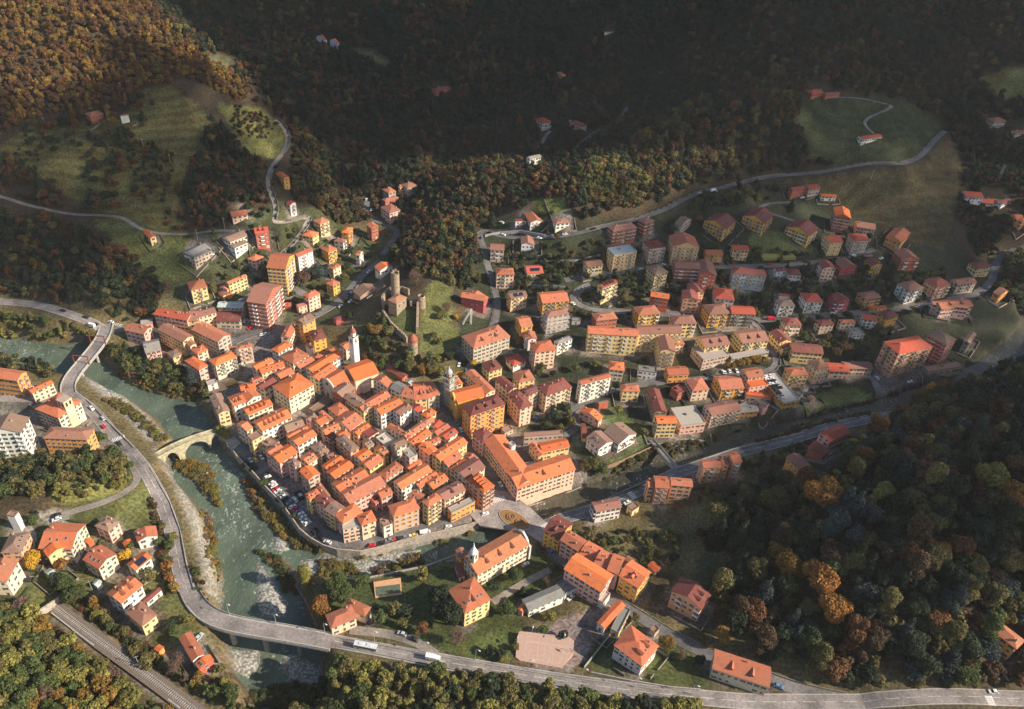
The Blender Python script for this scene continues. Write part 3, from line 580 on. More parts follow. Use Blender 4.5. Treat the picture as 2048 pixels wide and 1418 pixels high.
xL|435.7 829.2 418.1 792.8 460.7 821.6|4|b|y||narrow yellow house by bridge
xL|32.5 766.6 -15.0 750.3 46.3 746.5|4.5|t|O|Ar|
xR|63.8 782.8 50.1 777.8 112.7 767.8|2.6|o|k||
h|116.4 836.7 68.9 817.9 164.0 802.9|3.6|t|c||townhall
xR|42.6 866.7 -30.0 866.7 58.1 835.4|6|b|w|Al Ar|white and orange apartment block
h|174.0 883.0 87.6 874.2 186.5 859.2|3.6|p|O|s1|
xR|285.4 646.4 279.2 637.6 308.0 647.6|1.2|e|p||
f|465.7 895.5 454.4 881.7 478.2 885.5|1|e|w||riverside kiosk
h|1125.0 150.0 1114.0 144.1 1131.0 148.8|2.4|o|y||
h|180.0 233.0 168.0 226.6 209.0 227.2|2|t|r||
xR|240.0 232.0 240.0 231.0 256.0 228.8|2|p|w||
xR|650.0 80.0 635.0 72.2 651.0 79.8|2|o|w||
xR|675.0 86.0 662.0 79.2 676.0 85.8|2|o|w||
h|872.0 183.0 862.0 177.5 905.0 176.4|2.4|d|r||
h|1085.0 248.0 1066.0 238.4 1106.0 243.8|2.4|r|w|Ar|
h|1160.0 254.0 1138.0 243.1 1175.0 251.0|2.4|d|p||
xR|1060.0 318.0 1052.0 313.4 1084.0 313.2|3|g|w||
xL|800.0 376.0 795.0 372.8 812.0 373.6|3|o|y||small chapel
h|815.0 376.0 800.0 368.2 838.0 371.4|3|p|e||
h|778.0 386.0 762.0 377.8 795.0 382.6|3|t|e||
h|780.0 425.0 757.0 413.6 805.0 420.0|3.4|p|p||
h|770.0 402.0 762.0 397.4 800.0 396.0|3|p|r||
h|1625.0 188.0 1612.0 181.2 1646.0 183.8|2.4|r|r||
xR|1655.0 190.0 1650.0 186.8 1678.0 185.4|2|p|r||
xR|1727.0 280.0 1716.0 274.1 1763.0 272.8|2|r|w||
xL|568.0 357.0 549.0 347.4 582.0 354.2|3|o|Y||
xL|743.0 456.0 730.0 449.1 760.0 452.6|4|t|r||
xL|303.0 475.0 279.0 463.2 317.0 472.2|2|o|y||
h|1990.0 245.0 1975.0 237.2 2010.0 241.0|3|t|e||
xR|2035.0 268.0 2025.0 262.5 2060.0 263.0|2|t|k||
h|2030.0 1287.0 1975.0 1261.2 2060.0 1281.0|3|t|O||
xR|2005.0 408.0 1990.0 400.2 2025.0 404.0|2|d|w||
h|2045.0 445.0 2030.0 437.2 2060.0 442.0|3|o|O||
xR|1211.0 66.0 1210.0 64.5 1227.0 62.8|1.5|p|w||
xL|720.0 590.0 700.0 580.0 765.0 581.0|1.2|b|b||open car shelter
xL|760.0 540.0 745.0 532.2 790.0 534.0|2.5|o|w||"""
# ------------------------------------------------------------------ terrain
CTL = """0 600 6;220 660 4;150 770 4;280 900 4;350 1100 6;400 1222 9.5;650 1275 10;900 1320 10.5;1300 1390 11.5;2048 1400 13;150 1080 10;30 1050 16;30 1180 16;200 1280 9;60 1340 26;250 1400 14;150 985 24;60 930 14;50 900 8;30 790 6;320 1200 9;250 1150 10;
750 1180 3;700 1240 5;940 1190 4;1290 1300 7;1100 1290 7;1200 1080 3;1350 1240 5;1500 1345 10;1150 1025 3;1400 930 5;1700 835 8;1480 1000 9;1650 1000 30;1800 1000 50;1950 1000 70;2048 950 85;1700 1200 28;1850 1200 42;2000 1190 50;2048 1100 66;1900 850 45;2048 760 52;1800 835 14;1950 775 24;1700 1330 13;2020 1290 19;1600 1330 11;1400 1130 5;
1760 815 0;1960 735 3;2040 640 7;1250 800 1.5;1450 880 1;1600 800 4;1800 750 5;1250 720 7;1500 720 6;1700 680 9;1900 640 10;1980 560 12;2010 500 18;1250 640 13;1500 620 14;1700 600 14;1100 640 15;1000 640 12;960 760 2;950 600 15;1250 550 24;1500 550 22;1750 540 22;1350 470 36;1600 460 36;1780 490 30;1250 450 40;1060 450 42;980 450 34;960 540 22;1400 385 52;1580 385 52;1830 330 70;1880 270 85;1800 400 58;1930 400 60;2048 440 42;2048 350 75;1990 250 105;2048 180 135;1740 290 85;1640 190 120;1780 220 108;1500 350 66;1500 270 92;1510 155 135;1400 230 110;
1250 210 70;1150 290 52;1085 255 58;1070 325 44;890 330 30;800 365 26;740 420 18;790 450 13;760 500 8;720 580 5;980 325 92;900 390 66;860 450 46;850 520 30;830 560 24;870 640 18;900 560 26;930 500 33;1050 390 62;1150 370 70;1280 300 88;1350 350 64;790 618 24;830 700 12;750 700 6;770 650 17;
600 640 3;530 640 3;400 600 8;500 560 12;600 540 10;650 560 6;690 620 4;400 520 24;500 480 30;600 450 30;680 470 16;640 440 25;580 400 45;565 360 60;560 300 78;550 250 90;480 430 40;300 480 38;330 560 14;200 560 25;100 570 15;0 480 45;150 480 45;0 395 70;150 430 60;300 400 62;200 330 80;60 300 92;190 235 100;300 250 100;400 300 85;300 180 120;450 200 105;520 190 103;650 330 40;700 400 22;720 350 25;
100 100 160;0 150 145;0 0 205;200 20 180;200 100 150;300 110 140;640 85 95;500 100 92;700 200 72;875 175 82;800 280 50;900 230 62;700 280 58;600 100 100;1000 100 100;1121 150 88;1215 66 120;1000 0 145;1300 100 110;1300 0 155;700 0 140;420 0 130;1500 60 155;1700 60 175;1700 0 200;2048 60 190;2048 0 215;1850 130 150;950 170 86;1000 230 66;
600 740 0;700 1000 0;900 900 0;450 830 0;560 660 0;1100 900 0;1030 1030 0.5;300 650 2;640 1080 0;-250 700 10;-250 1000 22;-250 1300 30;-250 400 90;-250 100 170;100 1500 30;600 1500 4;1200 1500 8;1800 1500 14;2300 1400 25;2300 1000 110;2300 700 70;2300 400 90;2300 100 200;1000 -60 190;300 -60 210;1700 -60 250"""
CP = np.array([[float(a) for a in r.split()] for r in CTL.replace('\n', '').split(';')])
FRM = (CP[:, 0] > -10) & (CP[:, 0] < 2060) & (CP[:, 1] > -10) & (CP[:, 1] < 1430); CP = CP[FRM]
for _ in range(500):                          # ease heights whose sight lines would make cliffs
    CW = np.array([atz(*r) for r in CP]); dz = CP[:, None, 2]-CP[None, :, 2]; dd = np.sqrt(((CW[:, None, :2]-CW[None, :, :2])**2).sum(-1))
    ex = np.where((dd < 320) & (dd > .1), dz-(0.55*dd+2), -1).max(1); CP[:, 2] -= np.clip(ex, 0, 40)*.12
CW = np.array([atz(*r) for r in CP])
XT = np.array([(-520, 120, 45), (-600, 300, 70), (-900, 600, 150), (-1200, 1200, 200), (-600, 1500, 190), (0, 1600, 200), (600, 1600, 210), (1200, 1200, 200), (900, 700, 150), (620, 420, 110), (480, 220, 80), (420, 100, 60), (330, 40, 24), (0, 40, 6), (-250, 40, 26)], float)
CW = np.r_[CW, XT]; CP = np.r_[CP, np.c_[np.zeros((len(XT), 2)), XT[:, 2]]]
# riverbeds and gravel (pixels at water level)
MAINB = [(-80, 660), (0, 672), (75, 684), (175, 690), (205, 722), (233, 742), (250, 762), (300, 782), (350, 797), (390, 802), (425, 850), (444, 894), (473, 930), (505, 962), (536, 998), (561, 1022), (581, 1052), (598, 1075), (612, 1092), (590, 1112), (555, 1118), (585, 1160), (612, 1202), (630, 1260), (645, 1300), (650, 1360), (660, 1440), (520, 1460), (500, 1400), (481, 1368), (470, 1345), (461, 1308), (425, 1261), (442, 1214), (444, 1148), (420, 1104), (415, 1045), (385, 1006), (346, 970), (337, 923), (350, 885), (312, 838), (262, 802), (225, 787), (185, 765), (113, 762), (0, 737), (-80, 745)]
TRIB = [(1054, 1016), (1010, 1042), (958, 1060), (862, 1086), (810, 1099), (758, 1113), (700, 1119), (648, 1110), (619, 1094), (598, 1078), (560, 1112), (600, 1150), (650, 1162), (739, 1156), (853, 1134), (908, 1113), (1010, 1082), (1050, 1064), (1082, 1034)]
TRIBU = [((1054, 1014), (1080, 1031), -6), ((1160, 976), (1178, 1013), -5.6), ((1240, 952), (1240, 987), -5.2), ((1330, 918), (1350, 936), -4.6), ((1480, 867), (1475, 894), -3.6), ((1620, 836), (1633, 859), -2.6), ((1755, 804), (1760, 827), -1.2), ((1860, 770), (1875, 791), 0), ((1950, 733), (1968, 755), 1.2), ((2010, 694), (2038, 720), 2.6), ((2048, 650), (2086, 659), 4), ((2032, 600), (2072, 600), 5)]
GRAV = [[(310, 915), (325, 920), (385, 1020), (415, 1080), (432, 1150), (440, 1212), (425, 1215), (410, 1150), (395, 1090), (360, 1000)],
 [(351, 921), (420, 933), (434, 970), (446, 1018), (420, 1006), (390, 965), (356, 940)], [(507, 1106), (525, 1124), (580, 1202), (570, 1240), (520, 1235), (510, 1202)], [(537, 1070), (560, 1065), (590, 1104), (549, 1106)],
 [(461, 1291), (526, 1295), (523, 1327), (509, 1355), (489, 1362), (466, 1336)], [(556, 1308), (584, 1300), (640, 1325), (648, 1385), (600, 1370), (565, 1350)], [(165, 765), (240, 790), (300, 845), (345, 890), (305, 905), (250, 840), (200, 800)],
 [(590, 1118), (640, 1110), (740, 1112), (846, 1094), (842, 1130), (739, 1150), (694, 1152), (600, 1146)], [(455, 960), (470, 955), (480, 985), (462, 990)], [(486, 962), (500, 962), (530, 1002), (556, 1030), (577, 1060), (592, 1080), (572, 1082), (545, 1055), (515, 1025), (495, 990)], [(484, 1008), (496, 1003), (500, 1022), (488, 1024)]]
ZW = -6.0
def pw(poly, z): return np.array([atz(a, b, z)[:2] for a, b in poly])
MAINW, TRIBW, GRAVW = pw(MAINB, ZW), pw(TRIB, ZW), [pw(g, -5.4) for g in GRAV]
TU = [(atz(*a, z), atz(*b, z), z) for a, b, z in TRIBU]
def axis(knots):
    out = [knots[0][0]]
    for (a, st), (b, _) in zip(knots, knots[1:]):
        n = max(1, round((b-a)/st)); out += list(a+(b-a)*np.arange(1, n+1)/n)
    return np.array(out)
GX = axis([(-1500, 60), (-620, 12), (-430, 3.0), (430, 4.5), (700, 16), (1500, 60)][:6])
GY = axis([(20, 12), (110, 3.0), (620, 4.5), (900, 9), (1500, 40), (2400, 40)])
X, Y = np.meshgrid(GX, GY); PX = np.stack([X.ravel(), Y.ravel()], 1)
def rbf(P):
    c2 = 30.0**2; A = np.sqrt(((CW[:, None, :2]-CW[None, :, :2])**2).sum(-1)+c2); n = len(CW)
    M = np.zeros((n+1, n+1)); M[:n, :n] = A-np.eye(n)*2.5; M[:n, n] = 1; M[n, :n] = 1
    w = np.linalg.solve(M, np.append(CP[:, 2], 0)); out = np.empty(len(P))
    for i in range(0, len(P), 20000):
        q = P[i:i+20000]; out[i:i+20000] = np.sqrt(((q[:, None]-CW[None, :, :2])**2).sum(-1)+c2) @ w[:n]+w[n]
    return out
Zg = rbf(PX)
def hill(P, z): return sstep(14, 50, z)
Zg += hill(PX, Zg)*((vnoise(PX[:, 0], PX[:, 1], 70, 1)-0.5)*14+(vnoise(PX[:, 0], PX[:, 1], 28, 2)-0.5)*5)
Zg = Zg.reshape(X.shape)
def TZ(x, y):
    x = np.asarray(x, float); y = np.asarray(y, float)
    i = np.clip(np.searchsorted(GX, x)-1, 0, len(GX)-2); j = np.clip(np.searchsorted(GY, y)-1, 0, len(GY)-2)
    u = np.clip((x-GX[i])/(GX[i+1]-GX[i]), 0, 1); v = np.clip((y-GY[j])/(GY[j+1]-GY[j]), 0, 1)
    return (Zg[j, i]*(1-u)+Zg[j, i+1]*u)*(1-v)+(Zg[j+1, i]*(1-u)+Zg[j+1, i+1]*u)*v
def hit(px, py, h=0.0):
    r = rays([(px, py)])[0]; r = r/np.linalg.norm(r); t = np.arange(120, 2600, 3.0)
    p = CAM+r*t[:, None]; b = p[:, 2]-h < TZ(p[:, 0], p[:, 1])
    k = int(np.argmax(b)) if b.any() else len(t)-1; a, c = t[max(k-1, 0)], t[k]
    for _ in range(14):
        m = (a+c)/2; q = CAM+r*m
        if q[2]-h < TZ(q[0], q[1]): c = m
        else: a = m
    return CAM+r*c
# terraces on the grass slopes
MEAD = [[(0, 290), (60, 250), (230, 240), (290, 180), (340, 170), (400, 210), (430, 260), (400, 300), (380, 330), (355, 380), (370, 470), (300, 470), (180, 425), (100, 370), (0, 320)],
 [(430, 205), (520, 215), (570, 250), (582, 290), (550, 320), (500, 310), (470, 270)], [(180, 440), (280, 440), (400, 480), (420, 540), (360, 560), (320, 560), (270, 530), (220, 480)],
 [(1600, 200), (1720, 195), (1800, 200), (1890, 240), (1880, 280), (1830, 320), (1700, 335), (1620, 320), (1590, 260)], [(1560, 360), (1660, 350), (1830, 335), (1900, 300), (1930, 340), (1910, 420), (1890, 500), (1800, 480), (1700, 420), (1600, 390)],
 [(985, 338), (1050, 342), (1040, 360), (985, 362)], [(1060, 395), (1130, 395), (1140, 430), (1060, 425)], [(850, 575), (880, 552), (910, 565), (900, 640), (925, 680), (880, 720), (840, 700), (838, 640)], [(1960, 150), (2110, 120), (2110, 220), (2000, 200)],
 [(690, 88), (740, 100), (785, 125), (760, 134), (700, 108)], [(420, 110), (470, 105), (470, 140), (420, 145)]]
PXP = proj(np.stack([PX[:, 0], PX[:, 1], Zg.ravel()], 1))
mead = np.zeros(len(PX), bool)
for m in MEAD: mead |= inpoly(PXP, m)
tz = Zg.ravel(); st = 4.2; fr = tz/st+(vnoise(PX[:, 0], PX[:, 1], 40, 3)-0.5)*0.8; fr = fr-np.floor(fr)
tmask = mead & (tz > 30) & (PX[:, 1] < 900)
Zg = (tz+np.where(tmask, (sstep(0.55, 1, fr)-fr)*st*0.5, 0)).reshape(X.shape)
RISER = tmask & (fr > 0.6)
# roads: pixel polylines, width, tone, optional fixed heights
ROADS = [
 ('road', 7.6, 0, '-60 603;0 603;60 607;130 625;175 641;205 652;214 660'), ('road', 7.6, 0, '134 780;143 793;165 805;190 826;215 857;255 898;290 940;325 1003;345 1060;358 1130;375 1187;400 1224'),
 ('road', 7.6, 0, '655 1278;760 1298;900 1326;1100 1359;1300 1386;1480 1403;1700 1404;2048 1399;2120 1397'),
 ('street', 8, 1, '440 850;455 866;480 893;528 950;588 1020;640 1070;690 1090;770 1082;880 1056;950 1036'), ('street', 7, 1, '1020 1010;985 955;950 905;925 865;905 830;880 800'),
 ('road', 8, 1, '1078 1050;1130 1036;1180 1022;1235 1002;1350 947;1470 907;1590 877;1740 838;1800 815'), ('street', 6, 1, '1075 1055;1100 1095;1180 1172;1260 1222;1350 1277;1420 1312;1500 1342;1570 1372;1620 1387;1700 1402'),
 ('street', 5, 1, '950 770;935 735;975 680;992 640;996 605;985 560;972 520;968 492;956 472;966 458;1000 474;1060 478;1120 475;1165 465;1230 450;1290 435;1340 415;1395 386;1460 372;1560 350;1680 338;1800 330;1840 315;1870 280;1890 262'),
 ('street', 6, 1, '1181 573;1149 583;1142 600;1162 614;1185 621;1237 624;1300 628;1400 632;1500 640;1560 640;1640 633;1700 629;1800 619;1900 602;1960 586;1985 562;1990 532;2002 508;2060 490'),
 ('street', 5, 1, '1130 562;1230 546;1290 536;1340 531;1440 535;1560 532;1640 525;1700 515;1750 500'), ('lane', 4, 1, '1590 405;1530 408;1513 415;1550 430;1600 446'),
 ('street', 5, 1, '1500 640;1530 665;1545 700;1556 725;1545 742;1500 749;1440 754;1340 762;1250 772;1190 792;1130 830'), ('street', 5, 1, '1600 770;1680 752;1745 748;1760 790'),
 ('street', 6, 1, '760 522;722 553;680 602;620 637;560 660;500 668;440 700;400 760'), ('street', 5, 1, '735 402;731 422;745 440;790 455;798 465;782 485;765 510'), ('street', 6, 1, '215 662;260 655;300 668;360 690;430 740'),
 ('lane', 3.5, 2, '-40 385;0 392;60 412;150 432;250 432;270 455;300 468;380 471;440 458;470 462'), ('lane', 3.5, 2, '552 240;577 268;573 295;545 330;533 360;540 385;552 409;554 431;542 452;584 446;617 431;622 428;617 446;590 484;560 510'),
 ('street', 7, 1, '610 590;560 560;500 590;470 615;450 650'), ('lane', 4, 2, '100 1040;150 1018;200 1010;265 980;280 962;268 933;250 915'), ('lane', 5, 1, '1257 212;1242 238;1190 265;1165 286;1148 308'), ('lane', 3.5, 2, '1100 262;1085 278;1086 292;1060 306'),
 ('lane', 3, 2, '1660 196;1740 200;1790 210;1780 218;1730 237;1725 248;1748 268'), ('street', 6, 0, '-20 797;60 798;130 800'), ('street', 5, 1, '-20 868;80 880;170 900'), ('lane', 4, 2, '985 1205;1050 1165;1100 1140'), ('lane', 4.5, 2, '700 1260;780 1268;850 1290;880 1318'),
 ('lane', 3, 2, '30 1120;80 1090;60 1050;20 1040'), ('street', 5, 1, '1130 790;1160 850;1120 880')]
RW = []
for nm, w, tone, s in ROADS:
    pts = [hit(*map(float, q.split())) for q in s.split(';')]
    P = np.array(pts); d = np.r_[0, np.cumsum(np.hypot(*np.diff(P[:, :2], axis=0).T))]; n = max(4, int(d[-1]/3))
    t = np.linspace(0, d[-1], n); Q = np.stack([np.interp(t, d, P[:, i]) for i in range(3)], 1)
    for _ in range(6 if n > 8 else 1):
        Q[1:-1, :2] = (Q[:-2, :2]+2*Q[1:-1, :2]+Q[2:, :2])/4
    z = TZ(Q[:, 0], Q[:, 1])
    for _ in range(30): z[1:-1] = (z[:-2]+2*z[1:-1]+z[2:])/4
    Q[:, 2] = z; RW.append((nm, w, tone, Q))
tz = Zg.ravel()
for nm, w, tone, Q in RW:
    lo, hi = Q[:, :2].min(0)-w-8, Q[:, :2].max(0)+w+8; k = np.where(((PX > lo) & (PX < hi)).all(1))[0]
    if not len(k): continue
    D = np.full(len(k), 1e9); Zt = np.zeros(len(k))
    for a, b in zip(Q, Q[1:]):
        dd, t = segdist(PX[k], a[:2], b[:2]); m = dd < D; D[m] = dd[m]; Zt[m] = (a[2]+(b[2]-a[2])*t)[m]
    f = 1-sstep(w/2+2, w/2+9, D); tz[k] = tz[k]*(1-f)+Zt*f
PLZ = [(960, 1052), (1052, 1066), (1092, 1092), (1118, 1085), (1100, 1052), (1082, 1036), (1056, 1012), (1020, 985), (985, 980), (960, 1005), (940, 1030)]
PLW = pw(PLZ, 0); d = np.where(inpoly(PX, PLW), 0, polydist(PX, PLW)); f = 1-sstep(1, 7, d); tz = tz*(1-f)
# riverbed carving
ins = inpoly(PX, MAINW) | inpoly(PX, TRIBW); near = (PX[:, 0] > -600) & (PX[:, 0] < 600) & (PX[:, 1] < 700)
D = np.where(near, np.minimum(polydist(PX, MAINW), polydist(PX, TRIBW)), 99); D = np.where(ins, -D, D)
f = 1-sstep(-1.5, 4, D); tz = tz*(1-f)+np.minimum(tz, ZW-1.6)*f
gr = np.zeros(len(PX))
for g in GRAVW:
    i = inpoly(PX, g); d = np.where(i, -1, 1)*np.where(near, polydist(PX, g), 99); f = 1-sstep(-3, 2, d); gr = np.maximum(gr, f)
gz = np.maximum(tz, ZW-1.6+gr*2.5+(vnoise(PX[:, 0], PX[:, 1], 5, 9)-0.4)*0.9*gr); tz = np.where((gr > 0) & (tz < -2), gz, tz)
tc = np.zeros(len(PX))
for (a0, b0, z0), (a1, b1, z1) in zip(TU, TU[1:]):
    c0, c1 = (a0+b0)/2, (a1+b1)/2; w = np.linalg.norm(a0-b0)/2
    d, t = segdist(PX, c0[:2], c1[:2]); w = np.linalg.norm(a0-b0)/2*(1-t)+np.linalg.norm(a1-b1)/2*t; f = 1-sstep(-1, 5, d-w); zz = z0+(z1-z0)*t-1.2
    tz = np.where(f > 0, tz*(1-f)+np.minimum(tz, zz)*f, tz); tc = np.maximum(tc, f)
Zg = tz.reshape(X.shape)
# ------------------------------------------------------------------ ground colours (albedo only)
PXP = proj(np.stack([PX[:, 0], PX[:, 1], Zg.ravel()], 1))
TOWN = [(415, 790), (440, 870), (474, 913), (506, 945), (538, 981), (562, 1005), (583, 1035), (599, 1058), (620, 1076), (646, 1091), (674, 1100), (702, 1102), (756, 1096), (806, 1082), (863, 1068), (956, 1044), (960, 1052), (1050, 1062), (1110, 1095), (1110, 1040), (1075, 1020), (1180, 960), (1140, 900), (1000, 870), (930, 760), (860, 775), (780, 770), (720, 745), (560, 640), (480, 640), (470, 700), (500, 720), (480, 770)]
COLR = [([(960, 430), (1250, 440), (1400, 392), (1580, 362), (1700, 420), (1900, 480), (1980, 540), (2060, 560), (2060, 640), (1900, 760), (1750, 790), (1500, 880), (1330, 930), (1180, 960), (1100, 900), (930, 760), (900, 690), (940, 600), (950, 520)], (0.04, 0.046, 0.024)),
 ([(340, 480), (480, 440), (560, 400), (640, 420), (720, 470), (800, 520), (740, 600), (620, 660), (500, 660), (340, 600)], (0.07, 0.08, 0.035)), (MEAD[0], (0.125, 0.12, 0.042)), (MEAD[1], (0.13, 0.14, 0.045)), (MEAD[2], (0.11, 0.125, 0.04)), (MEAD[3], (0.055, 0.07, 0.028)), (MEAD[4], (0.088, 0.078, 0.034)),
 (MEAD[5], (0.15, 0.19, 0.05)), (MEAD[6], (0.14, 0.18, 0.05)), (MEAD[7], (0.115, 0.125, 0.042)), (MEAD[8], (0.16, 0.16, 0.05)), (MEAD[9], (0.12, 0.13, 0.05)), (MEAD[10], (0.1, 0.1, 0.05)),
 (TOWN, (0.2, 0.175, 0.16)), ([(290, 640), (480, 640), (490, 720), (440, 760), (400, 720)], (0.17, 0.155, 0.145)), ([(600, 1160), (680, 1165), (740, 1160), (905, 1120), (950, 1160), (1100, 1085), (1140, 1130), (1040, 1210), (900, 1300), (700, 1260), (640, 1240)], (0.062, 0.08, 0.026)),
 ([(905, 1235), (1050, 1225), (1040, 1300), (1000, 1330), (880, 1310)], (0.08, 0.1, 0.03)), ([(1060, 1265), (1250, 1190), (1260, 1230), (1150, 1340), (1030, 1325)], (0.27, 0.22, 0.2)), ([(1160, 1330), (1230, 1220), (1290, 1225), (1400, 1320), (1430, 1380), (1300, 1375)], (0.085, 0.1, 0.032)),
 ([(0, 1040), (100, 1020), (300, 960), (360, 1080), (385, 1220), (440, 1300), (300, 1290), (150, 1190), (0, 1240)], (0.11, 0.118, 0.04)), ([(60, 1030), (110, 1015), (150, 1030), (120, 1050), (70, 1050)], (0.3, 0.28, 0.23)),
 ([(0, 770), (140, 790), (200, 830), (290, 930), (240, 900), (0, 920)], (0.17, 0.16, 0.13)), ([(105, 1235), (130, 1215), (400, 1418), (340, 1418)], (0.2, 0.17, 0.14)), ([(780, 620), (836, 620), (834, 667), (815, 680), (780, 655), (768, 630)], (0.1, 0.115, 0.04)), ([(430, 830), (445, 800), (480, 790), (480, 830)], (0.14, 0.16, 0.05)),
 ([(1580, 800), (1700, 770), (1770, 800), (1640, 850)], (0.14, 0.16, 0.05)), ([(1500, 450), (1600, 470), (1640, 500), (1560, 510), (1500, 500)], (0.11, 0.13, 0.045)), ([(1740, 735), (1900, 745), (1840, 790), (1760, 800)], (0.19, 0.17, 0.16)), ([(1430, 745), (1530, 735), (1560, 760), (1450, 765)], (0.19, 0.17, 0.16)), ([(1220, 800), (1300, 880), (1250, 930), (1130, 900)], (0.1, 0.13, 0.04)),
 ([(110, 965), (190, 940), (265, 935), (255, 980), (150, 1010), (100, 1005)], (0.17, 0.165, 0.05)), ([(215, 690), (300, 700), (400, 760), (430, 800), (390, 795), (300, 770), (235, 735)], (0.07, 0.08, 0.035)), ([(-60, 620), (90, 637), (190, 680), (100, 690), (-60, 672)], (0.06, 0.08, 0.03)),
 ([(1400, 1100), (1480, 1130), (1460, 1180), (1380, 1180)], (0.06, 0.07, 0.03)), ([(1940, 1140), (2060, 1160), (2060, 1250), (2000, 1240)], (0.05, 0.075, 0.035))]
C4 = np.zeros((len(PX), 4)); C4[:, :3] = (0.06, 0.045, 0.026); grd = sstep(4, 24, Zg.ravel())[:, None]
C4[:, :3] = np.array((0.13, 0.11, 0.05))*(1-grd)+C4[:, :3]*grd
for poly, c in COLR: C4[inpoly(PXP, poly), :3] = c
C4[RISER & mead, :3] *= (0.8, 0.64, 0.56)
bank = sstep(10, 2, D)*(PX[:, 1] < 700); C4[:, :3] = C4[:, :3]*(1-0.7*bank[:, None])+np.array((0.16, 0.12, 0.06))*0.7*bank[:, None]
inr = D < -0.5; C4[inr] = (0.13, 0.13, 0.105, 1); C4[tc > 0.5] = (0.1, 0.085, 0.06, 1)
for i in range(3): C4[:, i] = C4[:, i]*(1-gr)+(0.44, 0.42, 0.37)[i]*gr
C4[:, 3] = np.maximum(C4[:, 3], gr)
ny, nx = X.shape; idx = np.arange(nx*ny).reshape(ny, nx)
q = np.stack([idx[:-1, :-1], idx[:-1, 1:], idx[1:, 1:], idx[1:, :-1]], -1).reshape(-1, 4)
me = bpy.data.meshes.new('ground'); me.vertices.add(len(PX)); me.vertices.foreach_set('co', np.stack([PX[:, 0], PX[:, 1], Zg.ravel()], 1).ravel())
me.loops.add(q.size); me.loops.foreach_set('vertex_index', q.ravel()); me.polygons.add(len(q)); me.polygons.foreach_set('loop_start', np.arange(0, q.size, 4)); me.polygons.foreach_set('loop_total', np.full(len(q), 4))
me.polygons.foreach_set('use_smooth', np.ones(len(q), bool)); me.update(); me.validate()
at = me.attributes.new('ground', 'FLOAT_COLOR', 'POINT'); at.data.foreach_set('color', C4.ravel()); me.materials.append(M_GROUND)
tag(obj('ground', me), kind='structure')
# water sheets
def rapid(P2):
    p = proj(np.c_[P2, np.full(len(P2), ZW)]); r = np.full(len(p), 0.25)
    for cx, cy, rad, v in ((40, 690, 60, .8), (100, 705, 25, .5), (200, 800, 40, .5), (270, 760, 60, .45), (425, 925, 40, .75), (460, 960, 60, .8), (480, 1040, 60, .75), (520, 1080, 40, .7), (560, 1115, 20, .9), (865, 1110, 16, 1.2), (480, 1000, 40, .7), (700, 1130, 80, .3), (450, 1180, 60, .1), (560, 1330, 60, .7), (330, 790, 40, .3)):
        r = np.maximum(r, v*np.exp(-((p[:, 0]-cx)**2+(p[:, 1]-cy)**2)/rad**2))
    return r
def watermesh(name, V, faces, rp, mt=None):
    me = bpy.data.meshes.new(name); me.from_pydata([tuple(v) for v in V], [], faces); a = me.attributes.new('rapid', 'FLOAT', 'POINT'); a.data.foreach_set('value', np.asarray(rp, float)); me.materials.append(mt or M_WATER); return me
wx = np.arange(-420, 60, 4.0); wy = np.arange(70, 420, 4.0); WX, WY = np.meshgrid(wx, wy); wp = np.stack([WX.ravel(), WY.ravel()], 1)
dm = polydist(wp, MAINW); keep = (inpoly(wp, MAINW) | inpoly(wp, TRIBW) | (np.minimum(dm, polydist(wp, TRIBW)) < 7)).reshape(WX.shape)
ii = np.arange(wp.shape[0]).reshape(WX.shape); fs = [(int(ii[j, i]), int(ii[j, i+1]), int(ii[j+1, i+1]), int(ii[j+1, i])) for j in range(WX.shape[0]-1) for i in range(WX.shape[1]-1) if keep[j:j+2, i:i+2].any()]
tag(obj('river', watermesh('river', np.c_[wp, np.full(len(wp), ZW)], fs, rapid(wp))), kind='structure')
V = []; fs = []; rp = []
for k, ((a0, b0, z0), (a1, b1, z1)) in enumerate(zip(TU, TU[1:])):
    for s in range(0, 11 if k == len(TU)-2 else 10):
        t = s/10; a, b = a0+(a1-a0)*t, b0+(b1-b0)*t; e = (b-a)*0.15
        for u in range(7):
            p = (a-e)*(1-u/6)+(b+e)*(u/6); V.append(p); rp.append(0.3+0.3*math.sin(k*2.1+s*0.5+u*.4))
for i in range(len(V)//7-1):
    for u in range(6): fs.append((i*7+u, i*7+u+1, i*7+u+8, i*7+u+7))
tag(obj('stream', watermesh('stream', V, fs, rp, M_STREAM)), kind='structure')
